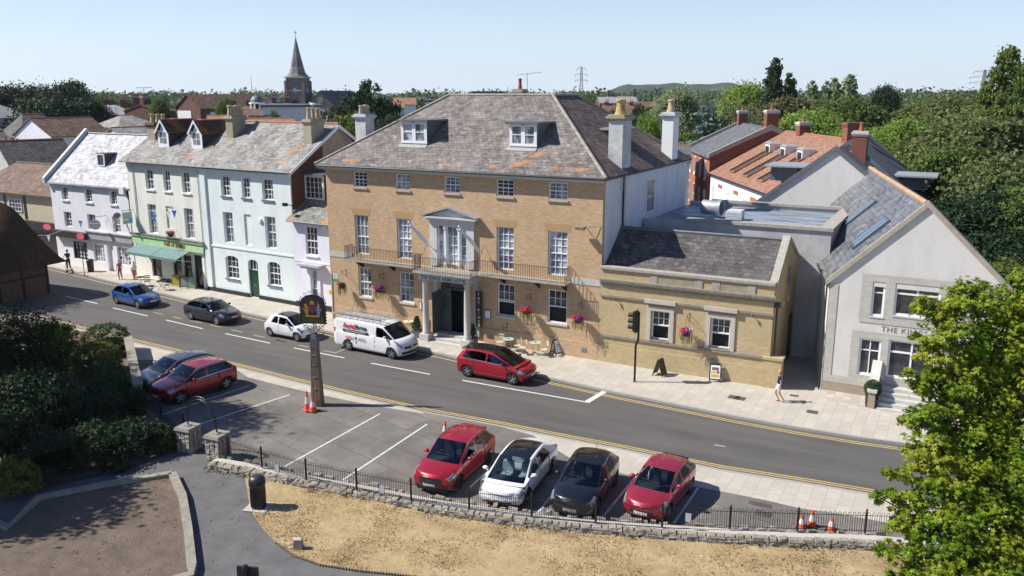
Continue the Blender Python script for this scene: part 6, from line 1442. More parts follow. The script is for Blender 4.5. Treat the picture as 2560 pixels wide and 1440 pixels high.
# pillars and arch
def pillar(x, y, s, h, label, rot):
    t = thing('stone_pillar', label, 'pillar', (x, y, 0), rot, 'gate pillars under the iron arch'); m = MB(); z = 0
    while z < h-.16:
        hh = random.uniform(.08, .13)
        for i in range(3):
            for (a, b) in ((-s+s*(2*i+1)/3, -s+.1), (-s+s*(2*i+1)/3, s-.1), (-s+.1, -s+s*(2*i+1)/3), (s-.1, -s+s*(2*i+1)/3)):
                P = rock(m, (a, b, z), (s/3.4, .12, hh) if abs(b) > abs(a) else (.12, s/3.4, hh), .2); i_ = [m.vv(p) for p in P]
                for f in ((0,3,2,1),(4,5,6,7),(0,1,5,4),(1,2,6,5),(2,3,7,6),(3,0,4,7)): m.f.append([i_[k] for k in f]); m.m.append(0)
        z += hh
    m.build('shaft', M_rub, t); m = MB(); m.taper(-s-.06, -s-.06, z, s+.06, s+.06, z+.12, .04, .04); m.box(-.12, -.12, z+.12, .12, .12, z+.16); m.build('cap', stone('dark_cap_stone', (.20, .185, .155), (.32, .295, .25), 4, .6, .02), t); return z
pA = G(541, 1150); pB = G(470, 1128)
h = pillar(pA[0], pA[1]+.15, .36, 1.1, 'stone gate pillar at the end of the low wall and railings', .1); pillar(pB[0]-.1, pB[1]+.2, .36, 1.1, 'shaded stone gate pillar beside the shrubs', .1)
ar = thing('iron_arch', 'black iron hoop arch spanning the two stone pillars', 'arch', (pA[0], pA[1]+.15, h)); dx, dy = pB[0]-.1-pA[0], pB[1]+.05-pA[1]
ztop = 1.55
for off_ in (0, 1):
    m = MB(); e = .12*off_; R_ = 1-e*.5
    pts = [(-dx*0+e*.3, e*.2, 0)]+[(dx/2*(1-cos(t*pi/16)*(1-e)), dy/2*(1-cos(t*pi/16)*(1-e)), .55+(ztop-.55-e)*sin(t*pi/16)) for t in range(17)]+[(dx-e*.3, dy+e*.2, 0)]
    m.path(pts, .02, 6)
    if off_ == 0: P0 = pts
    m.build('hoop', M_iron, ar)
m = MB()
for i in range(len(P0)-1): m.tube(P0[i], pts[i+1], .008, n=4); m.tube(pts[i], P0[i+1], .008, n=4)
m.build('lattice', M_iron, ar)
# pub sign on its tapered timber post
sx, sy = G(795, 1014); ps = thing('sign_post', 'tapered weathered timber post carrying the hanging pub sign in wrought iron', 'sign post', (sx, sy, .03), radians(20))
N = NT('weathered_timber'); o_ = N.objc(); f = N.noise(N.scale(o_, (14, 14, .8)), 1.0, 6, .7); g = N.noise(o_, 1.1, 3)
a = N.ramp(f, [(.35, (.14, .095, .06)), (.6, (.30, .22, .145))]); a = N.mix(N.rng(g, .45, .6), a, N.ramp(f, [(.35, (.09, .065, .05)), (.6, (.21, .16, .12))])); N.col(a); N.bump(f, .6, .02); M_timb = N.set(.9, spec=.15)
m = MB(); m.taper(-.26, -.25, 0, .26, .25, 3.35, .1, .095); m.build('post', M_timb, ps, bevel=.015)
m = MB(); m.taper(-.18, -.175, 2.95, .18, .175, 3.45, .01, .01); m.taper(-.15, -.14, 3.45, .15, .14, 3.6, .03, .03); m.build('metal_cap', M_lead, ps)
m = MB()
for z in (.9, 1.5, 2.1, 2.6): m.box(-.1, -.27+.028*z, z, .06, -.24+.03*z, z+.03)
pieces(m, 'strap', plain('zinc', (.36, .37, .38), .5, .3), ps)
bw_, b0, b1 = .53, 4.22, 5.22
def archpts(w, z0, z1, zt, n=10): return [(-w, z0), (w, z0), (w, z1)]+[(w*cos(t*pi/n), z1+(zt-z1)*sin(t*pi/n)) for t in range(1, n)]+[(-w, z1)]
m = MB(); m.prism([(x, -.05, z) for x, z in archpts(bw_+.06, b0-.06, b1, b1+.36)], (0, .1, 0)); brd = m.build('sign_frame', M_iron, ps)
N = NT('pub_sign_field'); o_ = N.objc(); sp_ = N.n('SeparateXYZ'); N.l(o_, sp_.inputs[0]); f = N.noise(o_, 5, 4)
N.col(N.mix(N.rng(sp_.outputs[2], 4.45, 4.62), N.ramp(f, [(.4, (.035, .05, .02)), (.6, (.06, .075, .03))]), N.ramp(f, [(.4, (.035, .022, .02)), (.6, (.055, .03, .03))]))); N.set(.5)
m = MB(); m.prism([(x, -.062, z) for x, z in archpts(bw_, b0, b1, b1+.3)], (0, .008, 0)); brf_ = m.build('painted_board', N.m, brd)
gold = plain('gold_paint', (.55, .28, .03), .5, 0, .3, 20); silv = plain('silver_paint', (.30, .30, .34), .5, 0, .3, 20); blu = plain('royal_blue_paint', (.02, .05, .25), .5); rdp = plain('heraldic_red', (.35, .02, .02), .5)
def blobs(m, L_, y=-.07):
    for (x, z, a, b, r) in L_:
        pts = [(x+a*cos(t*pi/5)*cos(r)-b*sin(t*pi/5)*sin(r), y, z+a*cos(t*pi/5)*sin(r)+b*sin(t*pi/5)*cos(r)) for t in range(10)]; m.prism(pts, (0, .006, 0))
m = MB(); blobs(m, [(-.30, 4.86, .07, .17, .2), (-.33, 5.07, .07, .07, 0), (-.24, 4.98, .11, .03, -.5), (-.24, 4.86, .10, .025, -.3), (-.33, 4.66, .03, .12, .2), (-.24, 4.66, .03, .12, -.2), (-.42, 4.85, .02, .13, .5), (-.28, 4.62, .06, .02, 0)]); m.build('lion', gold, brf_)
m = MB(); blobs(m, [(.30, 4.86, .06, .17, -.2), (.32, 5.07, .05, .08, .4), (.24, 4.98, .10, .025, .5), (.24, 4.86, .09, .022, .3), (.34, 4.66, .025, .12, -.2), (.25, 4.66, .025, .12, .2), (.42, 4.85, .018, .13, -.5), (.27, 5.2, .012, .08, .3)]); m.build('unicorn', silv, brf_)
m = MB(); m.prism([(-.14, -.072, 5.08), (.14, -.072, 5.08), (.14, -.072, 4.85), (.09, -.072, 4.74), (0, -.072, 4.68), (-.09, -.072, 4.74), (-.14, -.072, 4.85)], (0, .008, 0)); m.build('shield', rdp, brf_)
m = MB(); m.box(-.13, -.078, 4.88, -.005, -.073, 5.07); m.box(.005, -.078, 4.74, .1, -.073, 4.87); pieces(m, 'quartering', blu, brf_)
m = MB(); blobs(m, [(0, 5.2, .12, .05, 0), (0, 5.28, .03, .05, 0), (-.08, 5.26, .02, .04, 0), (.08, 5.26, .02, .04, 0), (0, 5.13, .14, .02, 0)], -.075); m.build('crown', gold, brf_)
m = MB(); m.box(-.36, -.074, 4.5, .36, -.066, 4.57); m.build('motto_scroll', gold, brf_)
m = MB()
def spiral(cx, cz, r, turns, s, a0=0): return [(cx+s*r*(1-.8*t/24)*cos(a0+turns*2*pi*t/24), 0, cz+r*(1-.8*t/24)*sin(a0+turns*2*pi*t/24)) for t in range(25)]
for s in (-1, 1):
    m.path(spiral(s*.42, 4.0, .16, 1.3, s, 1.2), .013, 5); m.path(spiral(s*.17, 3.92, .14, 1.3, s, -1), .013, 5); m.path(spiral(s*.38, 5.62, .10, 1.2, s, 2.5), .011, 5); m.path(spiral(s*.15, 5.72, .09, 1.2, s, 2.5), .011, 5)
    m.path([(s*.05, 0, 3.5), (s*.15, 0, 3.8), (s*.35, 0, 3.95), (s*.58, 0, 4.16)], .016, 5); m.path([(s*.62, 0, 4.1), (s*.64, 0, 5.3), (s*.55, 0, 5.5)], .018, 5)
    for k in range(8): m.ball((s*.66, 0, 4.2+k*.14), .035, .03, .035, 6, 4)
m.path([(0, 0, 3.5), (0, 0, 4.18)], .02, 5)
m.build('scrollwork', M_iron, brd)
for i in brf_, : pass
# cones
M_org = plain('cone_orange', (.75, .10, .02), .5); M_cwh = plain('cone_reflective_white', (.65, .65, .65), .4)
def make_cone(h=.72, loc=(0,0,0), lb='', r=.2, mt=None, base=True, gr='traffic cones'):
    t = thing('traffic_cone', lb, 'traffic cone', loc, random.uniform(0, 1.5), gr); m = MB(); k = lambda z: .03+(r-.07)*(1-z/h)
    m.lathe([(k(.03), .03), (k(h*.36), h*.36)], n=14); m.lathe([(k(h*.72), h*.72), (k(h), h), (0, h)], n=14); m.build('cone_body', mt or M_org, t, smooth=True)
    m = MB(); m.lathe([(k(h*.36)+.003, h*.361), (k(h*.72)+.003, h*.719)], n=14); m.build('reflective_band', M_cwh, t, smooth=True)
    m = MB(); m.box(-r, -r, 0, r, r, .04); m.build('base', M_trim if base else (mt or M_org), t, bevel=.01); return t
make_cone(.95, (*G(769, 1026), .03), 'tall faded pink and white cone leaning close to the timber sign post', mt=plain('cone_faded_pink', (.65, .10, .09), .5), base=False)
make_cone(.72, (*G(783, 1030), .03), 'shorter orange and white cone with heavy black base beside the sign post', r=.25)
make_cone(.75, (*G(1113, 1093), .03), 'orange and white cone standing behind the roof of the red crossover')
make_cone(.5, (*G(2004, 1322), .04), 'leftmost of the three cones behind the railings near the tree')
make_cone(.62, (*G(2029, 1318), .04), 'middle of the three cones behind the railings near the tree')
make_cone(.5, (*G(2078, 1328), .04), 'rightmost of the three cones behind the railings near the tree')
# litter bin
bx, by = G(647, 1268); t = thing('litter_bin', 'black fluted litter bin with domed top at the lawn edge', 'litter bin', (bx, by, .0), .3)
m = MB(); m.lathe([(0, 0), (.26, 0), (.27, .05), (.27, .82), (.29, .84), (.29, .9)], n=24)
for i in range(24): a = 2*pi*i/24; m.box(.27*cos(a)-.012, .27*sin(a)-.012, .08, .27*cos(a)+.012, .27*sin(a)+.012, .8)
m.build('body', plain('black_plastic', (.016, .016, .018), .35), t)
m = MB(); m.lathe([(.29, .9), (.30, .92), (.30, 1.12), (.27, 1.2), (.18, 1.27), (0, 1.3)], n=24); m.build('hood', plain('grey_black_plastic', (.03, .032, .036), .4), t, smooth=True)
m = MB(); m.lathe([(.302, .98), (.302, 1.12)], n=24); m.prism([(-.16, -.31, .97), (.16, -.31, .97), (.14, -.31, 1.1), (-.14, -.31, 1.1)], (0, .05, 0)); m.build('opening', M_dark, t)
m = MB(); m.flat([(-.45, -.4), (.45, -.4), (.45, .4), (-.45, .4)], -.0, .03); m.build('slab', M_concr, t)
t = thing('marker_stone', 'small upright stone block on the dry lawn near the path edge', 'stone', (*G(746, 1371), 0), .5); m = MB(); m.taper(-.17, -.13, -.05, .17, .13, .36, .03, .03); m.build('block', M_rub, t, bevel=.02); m = MB(); m.taper(-.14, -.1, .355, .14, .1, .38, .04, .04); m.build('worn_top', M_concr, t)
x, y, z = PD(617, 1426, 17.5); t = thing('notice_board', 'back of a dark notice board at the bottom edge of the view', 'notice board', (x, y, 0), radians(20)); m = MB(); m.box(-.22, -.03, z-.5, .26, .03, z+.09); m.build('panel', plain('black_board_back', (.012, .011, .012), .6), t); m = MB(); m.box(-.04, -.08, 0, .04, -.031, z+.08); m.lathe([(0, z+.17), (.05, z+.16), (.075, z+.11), (.075, z+.05), (0, z+.05)], (0, -.06, 0), 12); m.build('post', M_iron, t)
pe = [G(690, 1358), G(735, 1390), G(800, 1413), G(900, 1428), G(1000, 1438), G(1100, 1450)]
m = MB(); P_ = []
for a, b in zip(pe[:-1], pe[1:]):
    for k in range(14): P_.append((a[0]+(b[0]-a[0])*k/14, a[1]+(b[1]-a[1])*k/14, .02))
for k, p in enumerate(P_): m.ball(p, .05, .045, .04, 6, 4)
o = m.build('rope_edging', plain('rope_edge_brick', (.16, .12, .09), .9, 0, .3, 5), smooth=True); o['kind'] = 'structure'
# traffic light
tx_, ty_ = G(1586, 959); t = thing('traffic_light', 'traffic signal with three hooded lamps on a cranked dark pole', 'traffic light', (tx_, ty_, .1), 0)
M_pole = plain('dark_brown_pole', (.035, .025, .02), .4, .3); m = MB(); m.path([(0, 0, 0), (0, 0, 2.0), (.12, .02, 2.35), (.12, .02, 3.85)], .06, 10); m.build('pole', M_pole, t, smooth=True)
m = MB(); m.box(-.16, -.2, 2.78, .0, .14, 3.85); hd = m.build('signal_head', plain('signal_black', (.012, .013, .016), .4), t, bevel=.03); m = MB(); m.box(.002, -.26, 2.7, .02, .2, 3.92); m.build('backboard', M_trim, hd)
for k in range(3):
    z = 3.63-k*.32; m = MB(); m.lathe([(.115, 0), (.115, -.26), (.125, -.26), (.125, 0)], (-.16, -.03, z), 12, 'x'); m.build('hood', M_trim, hd, smooth=True); m = MB(); m.lathe([(0, -.005), (.1, -.005)], (-.16, -.03, z), 12, 'x'); m.build('lens', plain(('lens_red', 'lens_amber', 'lens_green')[k], ((.12, .01, .01), (.12, .05, .01), (.01, .1, .03))[k], .2), hd)
m = MB(); m.tube((0, .0, 3.7), (.12, .02, 3.7), .02); m.tube((0, 0, 2.95), (.12, .02, 2.95), .02); m.build('bracket', M_pole, t)
# A boards
def aboard(px, py, rot, label, mat, fmat=M_trim, z=.1, h=.95, w=.6, lines=None):
    t = thing('pavement_board', label, 'pavement sign', (*G(px, py), z), rot, 'pavement boards'); sp = .3
    for s in (-1, 1):
        m = MB(); m.M = Matrix.Translation((0, s*sp, 0)) @ Matrix.Rotation(s*math.atan(sp/h)*1.0, 4, 'X')
        m.box(-w/2, -.02, 0, -w/2+.05, .02, h); m.box(w/2-.05, -.02, 0, w/2, .02, h); m.box(-w/2+.05, -.02, .1, w/2-.05, .02, .17); m.box(-w/2+.05, -.02, h-.06, w/2-.05, .02, h); m.build('frame', fmat, t)
        m = MB(); m.M = Matrix.Translation((0, s*sp, 0)) @ Matrix.Rotation(s*math.atan(sp/h)*1.0, 4, 'X'); m.box(-w/2+.05, -.012, .17, w/2-.05, .012, h-.06); p = m.build('panel', mat, t)
        if lines and s == -1:
            for k, (c, y0, y1, x0, x1) in enumerate(lines): m = MB(); m.M = Matrix.Translation((0, s*sp, 0)) @ Matrix.Rotation(s*math.atan(sp/h)*1.0, 4, 'X'); m.box(x0, -.018, y0, x1, -.013, y1); m.build('printed_block', flatc('print%d' % (hash(c) % 999), c), p)
    return t
INK = (.05, .05, .06)
aboard(1392, 889, radians(62), 'black framed board with white panel at the end of the cafe tables', M_white, lines=[(INK, .62, .66, -.16, .16), (INK, .52, .55, -.2, .2), (INK, .36, .38, -.16, .16)])
aboard(1649, 942, radians(82), 'black pavement board seen edge on by the traffic light', M_trim)
aboard(1787, 955, radians(12), 'black framed poster board under the right window of the yellow brick wing', M_white, lines=[((.6, .35, .03), .25, .4, -.2, .2), ((.15, .12, .1), .62, .78, -.18, .18), ((.6, .45, .1), .45, .58, -.22, .05), ((.3, .05, .05), .45, .6, .08, .2)])
aboard(443, 718, radians(25), 'yellow green pavement board outside the cafe', plain('mustard_board', (.42, .36, .03), .6), plain('mustard_frame', (.3, .26, .03), .6))
aboard(463, 722, radians(30), 'black and white menu board outside the cafe', plain('chalk_menu', (.3, .3, .3), .6, 0, .4, 20))
aboard(482, 724, radians(30), 'sage green pavement board outside the cafe', plain('sage_board', (.22, .34, .22), .6), plain('sage_frame', (.2, .3, .2), .6))
# bistro furniture
M_mtop = plain('mint_table_top', (.38, .56, .40), .35); M_sand = plain('cream_slats', (.62, .56, .42), .5); M_leg = plain('bistro_leg', (.35, .36, .33), .4, .3)
def btable(loc, label, top=M_mtop, gr='bistro tables'):
    t = thing('bistro_table', label, 'table', loc, random.uniform(0, 3), gr); m = MB(); m.lathe([(0, .70), (.33, .70), (.34, .71), (.34, .73), (0, .73)], n=22); m.build('table_top', top, t)
    for s in (-1, 1):
        m = MB(); m.path([(s*.25, -.16, .70), (-s*.27, -.16, 0)], .012); m.path([(s*.25, .16, .70), (-s*.27, .16, 0)], .012); m.tube((-s*.27, -.16, .01), (-s*.27, .16, .01), .012); m.build('leg_frame', M_leg, t)
    m = MB(); m.lathe([(0, .73), (.05, .73), (.05, .77), (0, .77)], n=10); m.build('ashtray', M_trim, t); return t
def bchair(loc, rot, label, gr='folding bistro chairs', m1=M_sand):
    t = thing('bistro_chair', label, 'chair', loc, rot, gr)
    for k in range(4): m = MB(); m.box(-.2, -.2+k*.1, .44, .2, -.12+k*.1, .455); m.build('seat_slat', m1, t)
    for z in (.66, .8): m = MB(); m.box(-.2, .21, z, .2, .225, z+.08); m.build('back_slat', m1, t)
    for s in (-1, 1): m = MB(); m.path([(s*.2, .22, .9), (s*.2, .1, .44), (s*.2, -.25, 0)], .011); m.path([(s*.18, -.2, .44), (s*.18, .25, 0)], .011); m.build('side_frame', M_leg, t)
    return t
btable((*G(1271, 847, .73+.1), .1), 'mint green round bistro table between the first two hotel windows, left of its twin'); btable((*G(1339, 856, .83), .1), 'mint green round bistro table nearer the pavement board')
btable((*G(1021, 803, .83), .1), 'pale cream round table by the left porch planter', M_sand)
for (px, py, rot, lb) in ((1250, 854, .15, 'folding slatted chair left of both mint tables'), (1294, 863, -1.0, 'folding slatted chair just right of the first mint table'), (1307, 868, -.9, 'folding slatted chair between the two mint tables, nearer the kerb'), (1361, 873, -.7, 'folding slatted chair right of both mint tables')):
    bchair((*G(px, py, .55), .1), rot, lb)
bchair((*G(1036, 812, .55), .1), -1.2, 'folding slatted chair between the cream table and porch planter')
M_wire = plain('black_wire', (.02, .02, .02), .5)
for k, (px, py) in enumerate(((350, 706), (368, 712), (402, 716), (418, 721))):
    if k % 2 == 0: btable((*G(px, py-14, .83), .1), ('dark cafe table at the left window of the cafe', 'dark cafe table under the right awning')[k//2], M_wire, 'cafe tables')
    else: bchair((*G(px, py-9, .55), .1), random.uniform(-1, 1), ('dark wire chair at the left cafe table', 'dark wire chair at the right cafe table')[k//2], 'cafe chairs', M_wire)
# cone shaped ice cream sign
t = thing('ice_cream_sign', 'large moulded ice cream cone sign standing outside the cafe', 'sign', (*G(337, 702), .1)); m = MB(); m.lathe([(0, 0), (.22, 0), (.22, .05), (.05, .07), (.2, .75), (.22, .85)], n=16); m.build('wafer_cone', plain('wafer_brown', (.42, .17, .05), .6), t, smooth=True); m = MB(); m.lathe([(.22, .85), (.27, .95), (.25, 1.1), (.19, 1.15), (.2, 1.25), (.12, 1.35), (.1, 1.45), (.02, 1.62), (0, 1.63)], n=16); m.build('whipped_top', M_white, t, smooth=True)
# street bins, poles
x, y = G(228, 682); t = thing('litter_bin', 'black litter bin against the white house front', 'litter bin', (x, y, .1)); m = MB(); m.lathe([(0, 0), (.25, 0), (.29, .9), (.31, .92), (.31, 1.0)], n=16); m.build('body', M_trim, t); m = MB(); m.lathe([(.31, 1.0), (.25, 1.08), (0, 1.1)], n=16); m.build('hood', M_trim, t)
x, y = G(212, 692); t = thing('street_pole', 'thin grey pole on the pavement in front of the white house', 'pole', (x, y, .1)); m = MB(); m.tube((0, 0, 0), (0, 0, 3.1), .035); m.build('pole', plain('galvanised_pole', (.25, .27, .27), .5, .3), t); m = MB(); m.tube((0, 0, 0), (0, 0, .12), .06); m.build('foot', M_trim, t)
x, y = G(837, 822); t = thing('bus_stop', 'bus stop pole with white flag and yellow box beside the van', 'bus stop', (x, y, .1)); m = MB(); m.tube((0, 0, 0), (0, 0, 3.6), .055); m.lathe([(.12, 0), (.1, .1), (.055, .14)], n=10); m.build('pole', plain('galvanised_pole', (.25, .27, .27), .5, .3), t); m = MB(); m.box(.05, -.02, 3.05, .5, .02, 3.6); fl_ = m.build('flag', plain('flag_grey_white', (.5, .5, .55), .4), t); m = MB(); m.box(.06, -.026, 3.06, .49, -.021, 3.28); m.build('green_band', plain('flag_green', (.10, .30, .05), .4), fl_); m = MB(); m.box(-.28, -.07, 2.2, .02, .07, 2.5); m.build('yellow_box', plain('signal_yellow', (.75, .42, .01), .4), t, bevel=.02)
# planters with clipped bushes
def leafcloud(m, n, c, r, size, sq=(1, 1, 1), shell=.75, seed=0):
    rg = np.random.default_rng(seed)
    d = rg.normal(size=(n, 3)); d /= np.linalg.norm(d, axis=1)[:, None]; rad = (shell+(1-shell)*rg.random(n))[:, None]
    P = d*rad*np.array([r*sq[0], r*sq[1], r*sq[2]])+np.array(c)
    for p, q in zip(P, d):
        a = Vector(q)+Vector(rg.normal(size=3)*.7); a.normalize(); u = a.orthogonal().normalized(); v = a.cross(u); s = size*(.6+.8*rg.random()); ang = rg.random()*6.28; u2 = u*cos(ang)+v*sin(ang); v2 = a.cross(u2); P0 = Vector(p)
        m.poly([P0-u2*s*.5, P0+v2*s*.3, P0+u2*s*.5, P0-v2*s*.3])
def foliage(name, c, c2, trans=.25, dry=None):
    N = NT(name); oi = N.n('ObjectInfo'); gm = N.n('NewGeometry')
    f = N.noise(N.objc(), 1.2, 3, .6); r = gm.outputs['Random Per Island']
    a = N.mix(N.rng(f, .35, .65), c, c2); hsv = N.n('HueSaturation'); N.l(a, hsv.inputs['Color']); N.l(N.rng(r, 0, 1, .6, 1.35), hsv.inputs['Value']); N.l(N.rng(oi.outputs['Random'], 0, 1, .487, .513), hsv.inputs['Hue'])
    N.col(hsv.outputs[0]); N.b.inputs['Roughness'].default_value = .6; N.b.inputs['Specular IOR Level'].default_value = .25
    tr = N.n('BsdfTranslucent'); N.l(hsv.outputs[0], tr.inputs[0]); mx = N.n('MixShader'); mx.inputs[0].default_value = trans; N.l(N.b.outputs[0], mx.inputs[1]); N.l(tr.outputs[0], mx.inputs[2]); N.l(mx.outputs[0], N.o.inputs[0])
    return N.m
F_box = foliage('clipped_box', (.035, .07, .018), (.055, .10, .025), .15)
def planter(px, py, label, h=1.25, w=.26, sph=False, pot=M_lead, z=.1):
    t = thing('planter', label, 'planter', (*G(px, py), z), .15, 'planters with clipped bushes'); m = MB(); m.taper(-w, -w, 0, w, w, .45, -.02, -.02); m.build('tub', pot, t, bevel=.01)
    m = MB()
    if sph: leafcloud(m, 1700, (0, 0, .45+.42), .42, .08, (1, 1, 1.1), .8, 3); leafcloud(m, 900, (0, 0, .45+.4), .36, .1, (1, 1, 1.1), .3, 4)
    else:
        for k in range(5): leafcloud(m, 420, (0, 0, .62+k*.16), .34-k*.05, .07, (1, 1, .7), .75, k)
    m.build('clipped_bush', F_box, t); m = MB(); m.tube((0, 0, .4), (0, 0, .9), .03); m.build('stem', plain('bark', (.10, .07, .05), .9), t)
planter(1043, 846, 'clipped bush in grey tub left of the hotel porch'); planter(1181, 866, 'clipped bush in grey tub right of the hotel porch'); planter(2177, 1019, 'round clipped bush in lattice tub beside the hall steps', sph=True, w=.27, pot=plain('lattice_tub', (.05, .05, .055), .6))
# hanging baskets
F_bask = foliage('basket_foliage', (.05, .09, .02), (.09, .12, .04), .2)
def basket(F, px, py, wally, label, cols, r=.36, trail=True, br=True):
    x, z = F.Y(px, py, -.5); X = F.o[0]+x*F.c+.5*F.s; Y = F.o[1]+x*F.s-.5*F.c
    t = thing('hanging_basket', label, 'hanging basket', (X, Y, z), F.a, 'hanging flower baskets'); m = MB(); leafcloud(m, 380, (0, 0, 0), r*.85, .08, (1, 1, .7), .5, int(px))
    if trail:
        rg = np.random.default_rng(int(px)+1)
        for k in range(70): a = rg.random()*6.28; rr = r*(.4+.6*rg.random()); L = .2+.5*rg.random(); p = [(rr*cos(a), rr*sin(a), -.1), (rr*1.1*cos(a), rr*1.1*sin(a), -.1-L*.5), (rr*1.0*cos(a)+.05, rr*sin(a), -.1-L)]; m.path(p, .006, 3)
    m.build('foliage', F_bask, t)
    m = MB(); m.lathe([(0, -.28), (.12, -.24), (.22, -.1), (.26, .02)], n=12); m.build('basket', M_trim, t, smooth=True)
    for k, c in enumerate(cols): m = MB(); a = 2*pi*k/len(cols)+3.6; leafcloud(m, 150, (.13*cos(a), -.05+.13*sin(a), .08), r*.72, .08, (1, 1, .6), .8, k+int(py)); m.build('flowers', c, t)
    if br: m = MB(); m.path([(0, .5, .95), (0, .5, .45)], .015); m.path([(0, .49, .9), (0, .0, .92), (0, -.03, .8)], .014); m.path([(0, .49, .5), (0, .0, .9)], .01)
    else: m = MB(); m.path([(0, .5, .3), (0, .0, .35)], .014)
    for k in range(3): a = 2*pi*k/3; m.tube((0, 0, .85 if br else .33), (.25*cos(a), .25*sin(a), .03), .004, n=3)
    m.build('bracket', M_iron, t)
c_r = plain('petal_red', (.70, .015, .02), .6); c_p = plain('petal_pink', (.62, .03, .14), .6); c_v = plain('petal_violet', (.22, .03, .30), .6); c_m = plain('petal_magenta', (.42, .03, .25), .6); c_w = plain('petal_cream', (.6, .5, .35), .6)
basket(FH, 855, 712, 0, 'straggly hanging basket at the left corner of the hotel', [c_r], .3); basket(FH, 949, 722, 0, 'pink and violet hanging basket between the two left ground floor windows', [c_m, c_v, c_p], .38)
basket(FH, 1317, 776, 0, 'red and white hanging basket between the two right ground floor windows', [c_r, c_r, c_v], .38); basket(FH, 1446, 798, 0, 'red and violet hanging basket near the right corner of the hotel', [c_r, c_v, c_p], .38)
basket(FY, 1716, 830, 0, 'mixed red, violet and cream hanging basket on the yellow brick wing', [c_r, c_v, c_w, c_p], .36); basket(FG, 427, 584, 0, 'red flower basket over the cafe fascia', [c_r, c_r], .36, True, False)
# bunting across the cafe front
p0 = (-64.5, 41.5, 4.9); bt = thing('bunting', 'string of small blue and white pennants across the street by the cafe', 'bunting', (0, 0, 0))
A = (*[FW_.o[0]-14, FW_.o[1]-.5], 4.6); 
a3 = PD(0, 592, 78); b3 = PD(283, 541+16, 66); c3_ = PD(372, 527, 61.5); d3 = PD(455, 522, 56)
seg = [a3, PD(120, 588, 73), PD(200, 554+6, 69), b3, PD(330, 545, 63.5), c3_, PD(418, 522, 58), PD(462, 507, 56)]
m = MB(); m.path(seg, .012, 4); m.build('cord', M_white, bt)
bl2 = plain('pennant_blue', (.03, .16, .50), .7); 
for k, (px, py, d, mt_) in enumerate(((120, 588, 73, M_white), (200, 552, 69, bl2), (264, 549, 66, M_white), (326, 545, 63.6, bl2), (384, 537, 60.6, bl2), (420, 528, 58.3, M_white), (434, 526, 57.6, bl2))):
    x, y, z = PD(px, py, d); m = MB(); m.prism([(x-.2, y, z), (x+.2, y+.05, z), (x+.02, y, z-.5)], (0, .01, 0)); m.build('pennant', mt_, bt)
# gull on the chimney
x, y, z = PD(782, 262, FM.o[0] and 62.5); t = thing('gull', 'white and grey gull perched on the chimney pots', 'gull', (x, y, z-.12), .3)
m = MB(); m.ball((0, 0, .15), .2, .1, .1, 10, 7); m.ball((-.19, 0, .25), .07, .06, .06, 8, 6); m.tube((-.13, 0, .16), (-.19, 0, .24), .06, .05); m.tube((-.25, 0, .245), (-.32, 0, .235), .015, .005); m.tube((0, .03, 0), (0, .03, .1), .008); m.tube((0, -.03, 0), (0, -.03, .1), .008); m.build('body', M_white, t, smooth=True); m = MB(); m.ball((.08, 0, .19), .2, .105, .06, 10, 6); m.build('wings', plain('gull_grey', (.3, .31, .34), .7), t, smooth=True)
# ================================================================ PEOPLE
def skin_mesh(joints, edges, name, mat, parent, subdiv=2):
    names = list(joints); me = bpy.data.meshes.new(name); me.from_pydata([joints[n][0] for n in names], [(names.index(a), names.index(b)) for a, b in edges], [])
    o = bpy.data.objects.new(name, me); COL.objects.link(o); md = o.modifiers.new('s', 'SKIN'); sub = o.modifiers.new('u', 'SUBSURF'); sub.levels = subdiv
    for v, n in zip(me.skin_vertices[0].data, names): r = joints[n][1]; v.radius = r if isinstance(r, tuple) else (r, r)
    me.skin_vertices[0].data[0].use_root = True
    dg = bpy.context.evaluated_depsgraph_get(); m2 = bpy.data.meshes.new_from_object(o.evaluated_get(dg)); bpy.data.objects.remove(o); m2.materials.clear(); m2.materials.append(mat)
    for p in m2.polygons: p.use_smooth = True
    m2.name = name; return new_obj(name, m2, parent)
M_skin = plain('skin', (.48, .27, .19), .6)
